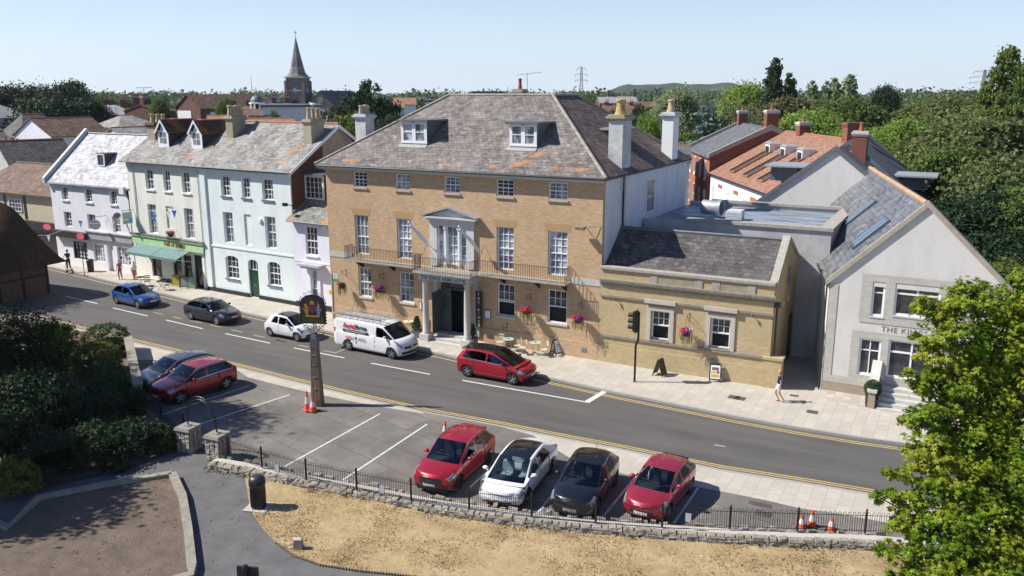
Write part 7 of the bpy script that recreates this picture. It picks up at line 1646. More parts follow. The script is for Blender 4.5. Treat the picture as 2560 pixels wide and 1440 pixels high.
def person(loc, rot, label, h, hair, top, bottom, arms, legs, long_legs=True, skirt=None, shoes=M_trim, sleeve=.5, hairlen=0, cap=None, lean=0.0, seated=False):
    """arms / legs: joint offsets in a body of height 1.7 facing -y"""
    s = h/1.7; t = thing('person', label, 'person', loc, rot)
    hip = .92 if not seated else .0; P = lambda x, y, z: (x*s, y*s, z*s)
    J = {'pelvis': (P(0, 0, hip), (.125*s, .09*s)), 'waist': (P(0, lean*.4, hip+.16), (.115*s, .08*s)), 'chest': (P(0, lean, hip+.36), (.145*s, .095*s)), 'neckb': (P(0, lean*1.2, hip+.50), (.07*s, .06*s)), 'neck': (P(0, lean*1.25, hip+.58), (.048*s, .048*s)), 'headb': (P(0, lean*1.3-.01, hip+.65), (.07*s, .08*s)), 'head': (P(0, lean*1.3-.01, hip+.72), (.078*s, .092*s)), 'crown': (P(0, lean*1.3, hip+.785), (.05*s, .06*s))}
    E = [('pelvis', 'waist'), ('waist', 'chest'), ('chest', 'neckb'), ('neckb', 'neck'), ('neck', 'headb'), ('headb', 'head'), ('head', 'crown')]
    for sd, a in zip((-1, 1), arms):
        n = 'L' if sd < 0 else 'R'; J[n+'sh'] = (P(sd*.17, lean, hip+.46), .05*s); J[n+'el'] = (P(*a[0]), .036*s); J[n+'wr'] = (P(*a[1]), .026*s); d = Vector(a[1])-Vector(a[0]); d.normalize(); hnd = Vector(a[1])+d*.06
        J[n+'hd'] = (P(*hnd), (.036*s, .018*s)); E += [('chest', n+'sh'), (n+'sh', n+'el'), (n+'el', n+'wr'), (n+'wr', n+'hd')]
        for q in range(4): f0 = hnd+Vector(((q-1.5)*.016, 0, 0))+d*.03; f1 = f0+d*(.06-.006*abs(q-1.3))+Vector((0, -.015, 0)); J[n+'f%d' % q] = (P(*f1), .008*s); E.append((n+'hd', n+'f%d' % q))
        th = hnd+Vector((-sd*.03, -.02, 0))+d*.015; J[n+'th'] = (P(*th), .009*s); E.append((n+'hd', n+'th'))
    for sd, l in zip((-1, 1), legs):
        n = 'L' if sd < 0 else 'R'; J[n+'hp'] = (P(sd*.09, 0, hip-.06), .085*s); J[n+'kn'] = (P(*l[0]), .055*s); J[n+'an'] = (P(*l[1]), .036*s); J[n+'to'] = (P(l[1][0], l[1][1]-.13, l[1][2]-.045), (.035*s, .022*s)); E += [('pelvis', n+'hp'), (n+'hp', n+'kn'), (n+'kn', n+'an'), (n+'an', n+'to')]
    body = skin_mesh(J, E, 'body', M_skin, t)
    g = .014*s
    def cl(keys, name, mat, ext={}):
        jj = {k: (J[k][0], tuple(x+g for x in (J[k][1] if isinstance(J[k][1], tuple) else (J[k][1],)*2))) for k in keys}; jj.update(ext); ee = [e for e in E if e[0] in jj and e[1] in jj]; ee += ext and [(e[0], e[1]) for e in ext.get('_e', [])] or []; jj.pop('_e', None)
        return skin_mesh(jj, ee, name, mat, t)
    def lerp(a, b, f): return tuple(J[a][0][i]+(J[b][0][i]-J[a][0][i])*f for i in range(3))
    def rad(a, b, f): ra = J[a][1] if not isinstance(J[a][1], tuple) else J[a][1][0]; rb = J[b][1] if not isinstance(J[b][1], tuple) else J[b][1][0]; return ra+(rb-ra)*f+g
    ex = {}; ee = []
    for n in 'LR': ex[n+'sl'] = (lerp(n+'sh', n+'el', sleeve), (rad(n+'sh', n+'el', sleeve)+.006,)*2); ee.append((n+'sh', n+'sl'))
    ex['_e'] = ee; cl(['pelvis', 'waist', 'chest', 'neckb', 'Lsh', 'Rsh'], 'top', top, ex)
    if skirt:
        ex = {}
        m = MB(); c = J['pelvis'][0]; m.lathe([(.14*s, .06*s), (.17*s, -.1*s), (.2*s, -.45*s), (.22*s, skirt*s)], c, 14); m.build('skirt', bottom, t, smooth=True)
    else:
        ex = {}; ee = []; f = .92 if long_legs else .25
        for n in 'LR':
            if long_legs: ex[n+'k2'] = (J[n+'kn'][0], (.055*s+g,)*2); ex[n+'c'] = (lerp(n+'kn', n+'an', f), (.05*s,)*2); ee += [(n+'hp', n+'k2'), (n+'k2', n+'c')]
            else: ex[n+'k2'] = (lerp(n+'hp', n+'kn', .72), (.072*s+g,)*2); ee.append((n+'hp', n+'k2'))
        ex['_e'] = ee; cl(['waist', 'pelvis', 'Lhp', 'Rhp'], 'shorts' if not long_legs else 'trousers', bottom, ex)
    for n in 'LR':
        m = MB(); a = J[n+'an'][0]; m.ball((a[0], a[1]-.05*s, a[2]-.05*s), .045*s, .13*s, .035*s, 10, 6); m.build('shoe', shoes, t, smooth=True)
    c = J['head'][0]; m = MB(); m.ball((c[0], c[1]+.018*s, c[2]+.02*s), .092*s, .1*s, .095*s, 14, 9)
    if hairlen: m.ball((c[0], c[1]+.06*s, c[2]-.06*s), .085*s, .05*s, .12*s, 10, 6)
    m.build('hair', hair, t, smooth=True)
    m = MB(); m.ball((c[0], c[1]-.1*s, c[2]-.01*s), .012*s, .018*s, .02*s, 6, 4)
    m.build('nose', M_skin, t, smooth=True)
    for sd in (-1, 1): m = MB(); m.ball((c[0]+sd*.03*s, c[1]-.085*s, c[2]+.01*s), .012*s, .008*s, .008*s, 6, 4); m.build('eye', M_dark, t, smooth=True); m = MB(); m.ball((c[0]+sd*.085*s, c[1], c[2]-.01*s), .012*s, .02*s, .03*s, 6, 4); m.build('ear', M_skin, t, smooth=True)
    m = MB(); m.ball((c[0], c[1]-.088*s, c[2]-.045*s), .022*s, .008*s, .006*s, 6, 4); m.build('mouth', plain('lips', (.35, .10, .08), .5), t, smooth=True)
    return t
walk = [((-.10, -.16, .50), (-.09, .05, .09)), ((.10, .05, .49), (.10, .30, .14))]
x, y = G(1944, 1009)
person((x, y, .1), radians(-78), 'blonde walker in navy top and white shorts on the pavement by the alley', 1.6, plain('blonde_hair', (.42, .26, .11), .8), plain('navy_top', (.012, .02, .10), .8), plain('white_shorts', (.66, .66, .68), .8), [((-.24, .06, 1.12), (-.22, -.08, .90)), ((.24, .10, 1.12), (.24, .0, .88))], walk, long_legs=False, shoes=plain('tan_sandals', (.3, .18, .1), .7), hairlen=1)
x, y = G(302, 702)
person((x, y, .1), radians(20), 'woman in a dusty pink patterned outfit walking past the white shop fronts', 1.62, plain('grey_hair', (.4, .38, .36), .8), plain('dusty_pink_cloth', (.34, .11, .12), .8, 0, .4, 14), plain('dusty_pink_cloth', (.34, .11, .12), .8, 0, .4, 14), [((-.23, -.03, 1.14), (-.18, -.15, .92)), ((.23, .05, 1.14), (.22, -.05, .90))], [((-.10, -.08, .50), (-.10, .0, .09)), ((.10, .0, .49), (.10, .1, .1))], shoes=M_white)
x, y = G(174, 683)
person((x, y, .26), radians(25), 'man in black tee shirt and dark jeans riding an electric scooter', 1.75, plain('dark_hair', (.03, .02, .015), .8), plain('black_tee', (.012, .012, .014), .8), plain('dark_jeans', (.02, .025, .045), .8), [((-.26, -.12, 1.15), (-.2, -.36, 1.08)), ((.26, -.12, 1.15), (.2, -.36, 1.08))], [((-.08, -.08, .50), (-.07, -.05, .09)), ((.09, .0, .49), (.08, .15, .09))])
t = thing('scooter', 'electric kick scooter under the man in black', 'scooter', (x, y, .1), radians(25))
m = MB(); m.box(-.08, -.35, .1, .08, .4, .15); m.build('deck', M_trim, t); m = MB(); m.path([(0, -.35, .12), (0, -.42, .2), (0, -.38, 1.13)], .022); m.tube((-.24, -.38, 1.13), (.24, -.38, 1.13), .018); m.build('steering_column', M_trim, t)
for yy in (-.44, .44): m = MB(); m.lathe([(0, -.02), (.1, -.02), (.1, .02), (0, .02)], (0, yy, .1), 14, 'x'); m.build('wheel', M_tyre, t)
x, z = FH.Y(1276, 783, .35)
person((HX+x, HY+.42, 1.72), radians(-20), 'guest in a blue shirt sitting inside the open hotel window', 1.7, plain('dark_hair', (.03, .02, .015), .8), plain('blue_shirt', (.10, .18, .42), .8), plain('dark_jeans', (.02, .025, .045), .8), [((-.24, -.1, .2), (-.15, -.3, .15)), ((.24, -.1, .2), (.15, -.3, .15))], [((-.1, -.35, -.05), (-.1, -.38, -.42)), ((.1, -.35, -.05), (.1, -.38, -.42))], seated=True)
vl = Matrix.Translation(van.location) @ Matrix.Rotation(van.rotation_euler.z, 4, 'Z') @ Vector((.95, -.45, .86))
person(tuple(vl), van.rotation_euler.z+pi/2, 'driver in a dark top at the open side window of the van', 1.75, plain('dark_hair', (.03, .02, .015), .8), plain('black_tee', (.012, .012, .014), .8), plain('dark_jeans', (.02, .025, .045), .8), [((-.33, -.12, .28), (-.30, -.32, .42)), ((.22, -.25, .25), (.12, -.45, .3))], [((-.12, -.4, -.02), (-.12, -.5, -.35)), ((.12, -.4, -.02), (.12, -.5, -.35))], seated=True)
# ================================================================ VEGETATION
def leaves_obj(name, P, Nn, size, mat, parent=None, kind='broad', rng=RNG, jit=.8):
    n = len(P); Nn = Nn+rng.normal(size=(n, 3))*jit; Nn /= np.linalg.norm(Nn, axis=1)[:, None]
    up = np.where(np.abs(Nn[:, 2:3]) < .9, np.array([[0, 0, 1.0]]), np.array([[1.0, 0, 0]])); U = np.cross(up, Nn); U /= np.linalg.norm(U, axis=1)[:, None]; V = np.cross(Nn, U)
    a = rng.random(n)*2*pi; ca, sa = np.cos(a)[:, None], np.sin(a)[:, None]; U, V = U*ca+V*sa, V*ca-U*sa
    s = (size*(.6+.8*rng.random(n)))[:, None]
    if kind == 'star':
        vs = []; k = 5
        pts = [(0, 0, 0)]
        quads = []
        for i in range(k):
            t0 = 2*pi*i/k; r0 = .5 if i != 0 else .42
            pts.append((r0*cos(t0), r0*sin(t0), -.10)); t1 = t0+pi/k; pts.append((.19*cos(t1), .19*sin(t1), 0))
        for i in range(k): quads.append((0, 2*i+2 if i else 2, 2*i+1, (2*(i-1)+2) if i else 2*k))
        tri = [(0, 1+2*i, 2+2*i, 0) for i in range(k)]
        pts = np.array(pts); q = [(0, (2*k if i == 0 else 2*i), 2*i+1, 2*i+2) for i in range(k)]
        W_ = P[:, None, :]+(U[:, None, :]*pts[None, :, 0:1]+V[:, None, :]*pts[None, :, 1:2]+Nn[:, None, :]*pts[None, :, 2:3])*s[:, None, :]
        nv = len(pts); F = (np.array(q)[None]+np.arange(n)[:, None, None]*nv).reshape(-1, 4)
    else:
        w = {'broad': .36, 'needle': .16, 'long': .26}[kind]
        pts = np.array([(-.5, 0, 0), (0, -w, .06), (.5, 0, 0), (0, w, .06)])
        W_ = P[:, None, :]+(U[:, None, :]*pts[None, :, 0:1]+V[:, None, :]*pts[None, :, 1:2]+Nn[:, None, :]*pts[None, :, 2:3])*s[:, None, :]
        F = (np.arange(4)[None]+np.arange(n)[:, None]*4)
    Vv = W_.reshape(-1, 3); me = bpy.data.meshes.new(name); me.vertices.add(len(Vv)); me.vertices.foreach_set('co', Vv.astype(np.float32).ravel())
    me.loops.add(F.size); me.loops.foreach_set('vertex_index', F.astype(np.int32).ravel()); me.polygons.add(len(F)); me.polygons.foreach_set('loop_start', np.arange(0, F.size, 4, dtype=np.int32)); me.polygons.foreach_set('loop_total', np.full(len(F), 4, dtype=np.int32))
    me.update(calc_edges=True); me.materials.append(mat); return new_obj(name, me, parent)
def crown_pts(lumps, nclump, per, sig, rng, shell=(.72, 1.05), low=-.55, flat=1.0):
    L = np.array([[*l[0], *l[1]] for l in lumps]); wts = (L[:, 3]*L[:, 4]+L[:, 3]*L[:, 5]); wts = wts/wts.sum()
    idx = rng.choice(len(L), nclump, p=wts); d = rng.normal(size=(nclump, 3)); d /= np.linalg.norm(d, axis=1)[:, None]; d[:, 2] = np.where(d[:, 2] < low, -d[:, 2], d[:, 2])
    rad = shell[0]+(shell[1]-shell[0])*rng.random(nclump)**.6; C_ = L[idx, :3]+d*L[idx, 3:6]*rad[:, None]
    sz = (L[idx, 3:6].mean(axis=1)*sig)[:, None]*(.6+.8*rng.random((nclump, 1)))
    P = C_[:, None, :]+rng.normal(size=(nclump, per, 3))*sz[:, None, :]*np.array([1, 1, .6*flat]); Nn = np.repeat(d, per, axis=0)+np.array([0, 0, .5])
    return P.reshape(-1, 3), Nn
F_maple = foliage('sweetgum_leaf', (0.15, 0.25, 0.018), (0.36, 0.36, 0.03), 0.45)
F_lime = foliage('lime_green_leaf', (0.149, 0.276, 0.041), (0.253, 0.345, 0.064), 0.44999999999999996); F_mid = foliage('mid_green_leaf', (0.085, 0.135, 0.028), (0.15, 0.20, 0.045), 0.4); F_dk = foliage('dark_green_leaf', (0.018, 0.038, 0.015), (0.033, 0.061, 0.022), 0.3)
F_olive = foliage('olive_leaf', (0.105, 0.143, 0.046), (0.179, 0.2, 0.074), 0.4); F_brn = foliage('bronze_leaf', (0.114, 0.099, 0.042), (0.162, 0.152, 0.057), 0.35); F_ced = foliage('blue_cedar_leaf', (0.119, 0.199, 0.146), (0.199, 0.279, 0.213), 0.3); F_grg = foliage('grey_green_leaf', (0.192, 0.265, 0.118), (0.294, 0.353, 0.176), 0.4)
F_shr = foliage('shrub_leaf', (0.026, 0.05, 0.017), (0.054, 0.078, 0.024), 0.35); F_yel = foliage('golden_shrub_leaf', (0.126, 0.154, 0.028), (0.196, 0.21, 0.042), 0.4)
M_bark = plain('tree_bark', (.11, .085, .06), .95, 0, .35, 6)
def trunk_mb(h, r, limbs, seed, spread=.35):
    rg = random.Random(seed); m = MB(); m.tube((0, 0, 0), (0, 0, h*.45), r, r*.75, 10); m.tube((0, 0, h*.45), (.05, .05, h*.85), r*.75, r*.25, 8)
    for k in range(limbs):
        a = 2*pi*k/limbs+rg.random(); z = h*(.3+.3*rg.random()); R_ = h*spread*rg.uniform(.6, 1); p1 = (cos(a)*R_*.5, sin(a)*R_*.5, z+h*.15); p2 = (cos(a)*R_, sin(a)*R_, z+h*.3)
        m.tube((0, 0, z), p1, r*.4, r*.25, 6); m.tube(p1, p2, r*.25, r*.08, 6)
    return m
PROTO = {}
def proto(key, H, R_, lumps, ncl, per, sig, leaf, kind='broad', **k):
    rg = np.random.default_rng(abs(hash(key)) % 99991 if False else sum(map(ord, key))*7)
    P, Nn = crown_pts(lumps, ncl, per, sig, rg, **k)
    t = thing('tree', '', 'tree', (0, 0, 0)); c = leaves_obj('crown', P, Nn, leaf, F_mid, t, kind, rg); tm = trunk_mb(H*.8, H*.022, 6, len(key), .28 if R_ > 2 else .1); tm.build('trunk', M_bark, t, smooth=True)
    c.material_slots[0].link = 'OBJECT'; c.material_slots[0].material = F_mid
    PROTO[key] = (t, H, R_)
def rl_(seed, n, H, R_, zlo=.3, rr=(.3, .5)):
    rg = random.Random(seed); out = [((0, 0, H*.62), (R_*.72, R_*.72, H*.30))]
    for k in range(n):
        a = 2*pi*k/n+rg.uniform(-.3, .3); z = H*rg.uniform(zlo, .82); q = R_*rg.uniform(.42, .72)*(1.25-z/H*.7); s = R_*rg.uniform(*rr); out.append(((q*cos(a), q*sin(a), z), (s, s, s*.85)))
    return out
proto('broad_a', 12, 5, rl_(1, 13, 12, 5), 760, 36, .20, .30); proto('broad_b', 12, 5, rl_(2, 15, 12, 5, .25, (.26, .42)), 760, 36, .21, .30); proto('broad_c', 12, 5, rl_(5, 10, 12, 5, .35, (.34, .5)), 700, 38, .2, .30)
proto('poplar', 12, 1.6, [((.18*sin(k*2.1), .18*cos(k*2.1), 1.3+k*.82), (1.5-.09*abs(k-5), 1.5-.09*abs(k-5), 1.2)) for k in range(13)], 560, 28, .22, .36, low=-.9)
proto('tall', 12, 3.2, [((1.0*sin(k*2.4)*(k%3)*.6, 1.0*cos(k*2.4)*(k%3)*.6, 1.6+k*.72), (1.9-.10*abs(k-5), 1.9-.10*abs(k-5), 1.2)) for k in range(14)], 1100, 34, .17, .24, low=-.9)
proto('cedar', 12, 6, [((cos(k*2.4)*r_, sin(k*2.4)*r_, 2.2+k*.62), (3.0-.13*k, 3.0-.13*k, .38)) for k, r_ in enumerate([2.6, 2.8, 2.9, 2.5, 2.6, 2.2, 2.2, 1.8, 1.6, 1.2, 1.0, .7, .4, .2, 0])], 620, 26, .15, .38, 'long', shell=(.2, 1.0), low=-2, flat=.5)
proto('conifer', 12, 2.6, [((0, 0, 1.2+k*1.15), (2.5-.25*k, 2.5-.25*k, .9)) for k in range(9)], 420, 24, .18, .38, 'long', low=-.9)
proto('cypress', 12, 6.5, [((x_, y_, z_), (a_, a_*.8, b_)) for x_, y_, z_, a_, b_ in [(-4.2, 0, 9.2, 2.3, .7), (-3.4, 1, 7.8, 2.8, 1), (-2.6, -1, 6.2, 3.4, 1.3), (-1.5, 0, 10.3, 2.4, .8), (0, 0, 11.4, 1.8, .7), (.8, .5, 9.6, 3, 1), (2.8, 0, 9.8, 2.2, .7), (4.3, .5, 8.4, 2.2, .8), (3.2, -1, 7.0, 3.0, 1.2), (1, 0, 7.4, 3.8, 1.3), (0, 0, 5, 4.6, 1.5), (2.5, 1, 3.8, 3.4, 1.6), (-2.5, 1, 3.4, 3.4, 1.6), (4.9, 0, 6.3, 1.6, .7)]], 900, 30, .15, .30, 'long', shell=(.4, 1.0), low=-2)
proto('far_tree', 12, 6, rl_(9, 7, 12, 6, .3, (.4, .6)), 130, 12, .24, 1.15)
used_p = {k: False for k in PROTO}
def tree(kind, px, pytop, dist, wpx, mat, label, grp='trees beyond the rooftops', rot=None, base=0.0):
    t0, H, R_ = PROTO[kind]; x, y, z = PD(px, pytop, dist); sz = (z-base)/(H*1.02); sw = wpx/FPX*dist/2/R_*.93; rot = random.uniform(0, 6.28) if rot is None else rot
    if not used_p[kind]:
        used_p[kind] = True; t = t0; t.location = (x, y, base); t.rotation_euler = (0, 0, rot); t.scale = (sw, sw, sz); t['label'] = label; t['group'] = grp
    else: t = dup(t0, (x, y, base), rot, label, grp, (sw, sw, sz))
    for c in t.children:
        if c.name.startswith('crown'): c.material_slots[0].material = mat
    return t
GW_ = 'woodland trees behind the hall'; GT = 'trees among the town roofs'
WOOD = [ ('broad_a', 2310, 330, 88, 300, F_mid, 'broad mid green tree right of the mews chimneys, in the middle of the wood'),
 ('broad_b', 2165, 305, 96, 260, F_lime, 'bright green tree directly right of the red tiled mews roof'), ('broad_c', 2035, 268, 112, 250, F_lime, 'bright green tree above the ridge of the red tiled mews'),
 ('broad_b', 2430, 262, 84, 330, F_olive, 'wide olive green tree in front of the tall poplar at the right edge'), ('tall', 2535, 118, 92, 150, F_mid, 'tall upright tree rising above all others at the right edge'), ('tall', 2590, 150, 88, 130, F_mid, 'second tall upright tree cut by the right edge'),
 ('broad_a', 2545, 345, 66, 330, F_olive, 'large olive tree at the right edge below the tall upright tree'), ('broad_c', 2430, 470, 60, 300, F_dk, 'dark tree just behind the right slope of the hall'), ('broad_a', 2290, 430, 74, 260, F_mid, 'dark green tree behind the blue grey dormer of the rear block'),
 ('broad_b', 2540, 560, 56, 300, F_dk, 'deep shaded tree at the right edge behind the hall'), ('broad_a', 2200, 400, 84, 190, F_mid, 'green tree touching the right chimney of the rear block'),
 ('broad_c', 1955, 236, 130, 190, F_brn, 'bronze brown tree above the brick mews chimneys'), ('broad_a', 1868, 188, 165, 170, F_lime, 'light green tree left of the two tall poplars'), ('poplar', 1938, 152, 160, 58, F_dk, 'tallest dark poplar left of centre in the wood'), ('poplar', 1978, 188, 162, 44, F_mid, 'smaller poplar just right of the tallest dark poplar'),
 ('poplar', 2033, 206, 205, 36, F_grg, 'leftmost of the far row of four poplars'), ('poplar', 2066, 207, 205, 32, F_grg, 'second of the far row of four poplars'), ('poplar', 2090, 199, 205, 40, F_grg, 'third of the far row of four poplars'), ('poplar', 2126, 191, 205, 52, F_grg, 'rightmost and tallest of the far row of four poplars'),
 ('broad_c', 2222, 207, 170, 95, F_dk, 'round dark tree standing alone above the wood'), ('cedar', 1775, 236, 112, 240, F_ced, 'blue green cedar with layered branches left of the mews'), ('broad_b', 1700, 206, 150, 150, F_grg, 'grey green tree behind the cedar'), ('broad_a', 1622, 258, 90, 82, F_lime, 'bright green conical tree between the two white hotel chimneys'),
 ('broad_a', 1690, 325, 128, 110, F_mid, 'small green tree between the hotel chimney and the brick house'), ('broad_b', 1745, 318, 135, 140, F_mid, 'low green tree behind the slate roofed brick house'), ('broad_b', 2395, 216, 120, 230, F_olive, 'olive tree left of the tall upright tree at the right'), ('broad_c', 2480, 232, 112, 200, F_mid, 'green tree just left of the tall upright tree'),
 ('broad_a', 2110, 226, 150, 240, F_mid, 'mid green tree below the far row of poplars'), ('broad_b', 2320, 236, 135, 200, F_mid, 'mid green tree right of the round dark tree'), ('broad_c', 1900, 290, 120, 150, F_olive, 'olive tree behind the brick mews chimneys'), ('broad_b', 1850, 250, 135, 150, F_olive, 'olive tree between cedar and bronze tree'),
 ('broad_c', 2250, 290, 105, 180, F_lime, 'yellow green tree in the middle of the wood'), ('broad_a', 2390, 330, 76, 220, F_mid, 'green tree in front of the olive tree'), ('broad_b', 2600, 440, 60, 240, F_mid, 'green tree cut by the right edge'), ('broad_a', 2070, 300, 118, 180, F_mid, 'green tree behind the last mews chimney'), ('broad_a', 2480, 640, 50, 240, F_dk, 'low dark tree beside the right corner of the hall'), ('broad_c', 2590, 640, 47, 240, F_mid, 'low green tree at the right edge near the hall'), ('broad_b', 1800, 290, 125, 140, F_dk, 'dark tree right of the cedar')]
WOOD += [('broad_a', 2720, 420, 62, 260, F_mid, 'green tree beyond the right edge near the hall'), ('broad_b', 2760, 330, 84, 300, F_olive, 'olive tree beyond the right edge'), ('broad_c', 2880, 300, 96, 320, F_mid, 'green tree well beyond the right edge'), ('broad_a', 2700, 250, 118, 260, F_mid, 'far green tree beyond the right edge'), ('broad_b', 3000, 360, 76, 340, F_dk, 'dark tree well beyond the right edge'), ('broad_c', 1400, 330, 100, 160, F_mid, 'green tree hidden behind the hotel'), ('broad_b', 1250, 330, 104, 180, F_olive, 'olive tree hidden behind the hotel')]
for i, w in enumerate(WOOD): tree(*w[:7], GW_)
TOWN = [('broad_a', 60, 193, 190, 170, F_dk, 'large dark tree at the far left above the dark roofs'), ('broad_c', 150, 196, 185, 150, F_dk, 'second large dark tree from the left edge'), ('broad_b', 215, 228, 180, 120, F_dk, 'lower dark tree at the right end of the dark group'), ('broad_b', -20, 205, 185, 140, F_dk, 'dark tree cut by the left edge'), ('broad_a', 110, 225, 165, 190, F_dk, 'dark tree in front of the dark group at the left'),
 ('broad_c', 272, 233, 260, 60, F_mid, 'small dark green tree right of the dark group'), ('broad_a', 312, 236, 270, 60, F_mid, 'small tree left of the far aerials'), ('broad_b', 358, 230, 255, 55, F_dk, 'small dark tree below the first far aerial'), ('broad_c', 392, 240, 160, 70, F_mid, 'green tree behind the left brown stack'), ('broad_a', 532, 228, 300, 75, F_dk, 'dark tree behind the brick gabled building'), ('broad_c', 560, 240, 150, 60, F_mid, 'green tree left of the second terrace stack'), ('broad_b', 590, 242, 300, 60, F_mid, 'small tree between the brick building and cupola'), ('broad_a', 480, 236, 320, 60, F_mid, 'small far tree over the brick gable'),
 ('broad_a', 645, 240, 260, 70, F_lime, 'light green tree behind the white cupola'), ('broad_b', 690, 240, 260, 60, F_mid, 'mid green tree left of the church tower'), ('broad_c', 690, 268, 100, 50, F_olive, 'olive bush before the grey flat building'), ('broad_a', 722, 280, 98, 46, F_mid, 'small dark green bush before the grey flat building'),
 ('cypress', 918, 197, 108, 230, F_dk, 'spreading black green cypress right of the church', None, YAW), ('broad_b', 885, 262, 92, 160, F_mid, 'olive green tree under the spreading cypress'), ('broad_c', 960, 280, 96, 120, F_dk, 'dark tree left of the hotel roof'), ('conifer', 1053, 230, 150, 30, F_dk, 'thin conifer left of the hotel ridge'), ('broad_a', 1035, 285, 120, 80, F_lime, 'green bush behind the left hip of the hotel roof'), ('broad_b', 1055, 275, 128, 50, F_mid, 'small green tree beside the thin conifer'),
 ('conifer', 1250, 222, 300, 16, F_dk, 'tiny dark conifer on the skyline above the hotel ridge'), ('broad_c', 1480, 232, 380, 46, F_mid, 'small tree right of the pylon'), ('broad_a', 1510, 226, 330, 40, F_lime, 'light green tree on the skyline right of the pylon'), ('broad_b', 1545, 262, 190, 70, F_brn, 'brownish tree before the far terrace'), ('broad_a', 1600, 250, 200, 50, F_dk, 'dark tree right of the far terrace')]
for w in TOWN: tree(*w[:7], GT, *w[8:9])
def drop(k):
    for c in list(PROTO[k][0].children): bpy.data.objects.remove(c)
    bpy.data.objects.remove(PROTO[k][0])
for k in PROTO:
    if not used_p[k]: drop(k)
# distant woodland belts, one mass to the horizon
rg = np.random.default_rng(4)
def belt(name, n, d0, d1, h, mat, lf, px0=-200, px1=2760):
    Ps = []; Ns = []
    for k in range(n):
        px = px0+(px1-px0)*rg.random(); d = d0+(d1-d0)*rg.random(); x, y, _ = PD(px, 300, d); hh = h*(.55+.6*rg.random()); w = hh*(1.0+.6*rg.random())
        P, Nn = crown_pts([((x, y, hh*.5), (w, w, hh*.5))], 34, 10, .2, rg, low=-.3); Ps.append(P); Ns.append(Nn)
    o = leaves_obj(name, np.concatenate(Ps), np.concatenate(Ns), lf, mat, None, 'broad', rg); tag(o, kind='stuff', label='far belt of mixed trees running along the skyline', cat='woodland'); return o
F_far = foliage('far_wood_leaf', (0.064, 0.104, 0.04), (0.096, 0.136, 0.056), 0.25)
belt('woodland', 230, 330, 520, 10.5, F_far, 1.6); belt('woodland', 240, 600, 1100, 13.5, F_far, 3.2)
# low hill in the distance
m = MB(); nx, ny = 60, 10
hx0 = PD(1490, 230, 2600); hx1 = PD(1860, 230, 2600); 
def hill(mb, pxa, pxb, d, hmax, depth, seed):
    n = 70; rows = []
    for j in range(9):
        row = []
        for i in range(n+1):
            t = i/n; px = pxa+(pxb-pxa)*t; dd = d+depth*j/8; x, y, _ = PD(px, 230, dd); prof = min(1, t*5)**.8*min(1, (1-t)*6)**.6; s = sin(pi*min(1, j/4)*.5); h_ = hmax*prof*s*(1+.05*sin(t*17)+.03*sin(t*41+seed))+mnoise.noise((x*.01, y*.01, seed))*4*s; row.append(mb.vv((x, y, h_-.2)))
        rows.append(row)
    for a, b in zip(rows[:-1], rows[1:]):
        for i in range(n): mb.f.append([a[i], a[i+1], b[i+1], b[i]]); mb.m.append(0)
hill(m, 1490, 1900, 2500, 44, 900, 1)
N = NT('wooded_hill'); f = N.noise(N.objc(), .02, 6, .7); g = N.noise(N.objc(), .004, 3); a = N.ramp(f, [(.35, (.022, .04, .018)), (.65, (.05, .075, .03))]); N.col(N.mix(N.rng(g, .55, .6, 0, .6), a, (.10, .11, .05))); N.set(1, spec=0); o = m.build('hill', N.m, smooth=True); o['kind'] = 'structure'
# trees out of the frame on the left that shade the garden (they stand in the park, their shadows are in the photo)
PLB = ['nearest the camera', 'second along the edge', 'third along the edge', 'fourth along the edge', 'farthest along the edge', 'set back behind the rest', 'beyond the cottage', 'between the cottage and the park']
for n_, (x, y, h_, r_) in enumerate(((-37.0, 13.2, 12, 3.7), (-43.6, 19.2, 18, 3.4), (-51, 20, 16, 4.8), (-66, 21, 17, 5), (-71, 30, 16, 4.6), (-52, 12, 13, 4.6), (-81, 31, 15, 5), (-75, 25.5, 17, 5))):
    t0, H, R_ = PROTO['broad_a']; t = dup(t0, (x, y, 0), random.random()*6, 'park tree shading the garden from beyond the left edge, '+PLB[n_], 'park trees beyond the left edge', (r_/R_, r_/R_, h_/H))
# foreground sweetgum
LP = [(2680,830,80,19.8),(2700,960,95,19.6),(2690,1100,100,19.2),(2680,1250,100,18.8),(2700,1400,100,18.2),(2780,1000,80,19.8),(2790,1200,90,19.2),(2600,700,50,20.2),(2690,740,50,20.2),(2318,765,26,19),(2345,800,34,19),(2300,840,22,18.6),(2330,880,34,18.6),(2278,945,22,18.2),(2312,960,30,18.4),(2390,770,44,19.4),(2428,735,36,19.8),(2480,770,48,19.8),(2545,815,60,20),(2590,760,50,20),(2400,850,52,19),(2460,880,60,19.4),(2540,920,75,19.8),(2350,960,40,18.6),(2400,980,60,18.8),(2275,1045,26,18),(2320,1050,38,18),(2370,1070,52,18.4),(2470,1010,75,19.4),(2560,1040,80,19.6),(2440,1110,70,18.6),(2290,1120,30,17.6),(2340,1140,46,17.6),(2215,1180,20,17),(2250,1182,26,17.2),(2290,1195,36,17.4),(2190,1238,18,16.6),(2225,1248,26,16.8),(2270,1262,34,17),(2330,1240,50,17.2),(2410,1210,66,17.8),(2510,1180,80,18.6),(2590,1190,60,19),(2250,1318,30,16.6),(2300,1330,44,16.8),(2370,1320,58,17),(2460,1310,74,17.6),(2560,1310,80,18.4),(2186,1368,17,16.2),(2220,1375,24,16.3),(2258,1400,34,16.4),(2320,1420,50,16.4),(2400,1410,62,16.8),(2500,1420,80,17.2),(2590,1420,70,17.8),(2350,1490,60,16.2),(2450,1500,80,16.6),(2240,1455,34,16.2)]
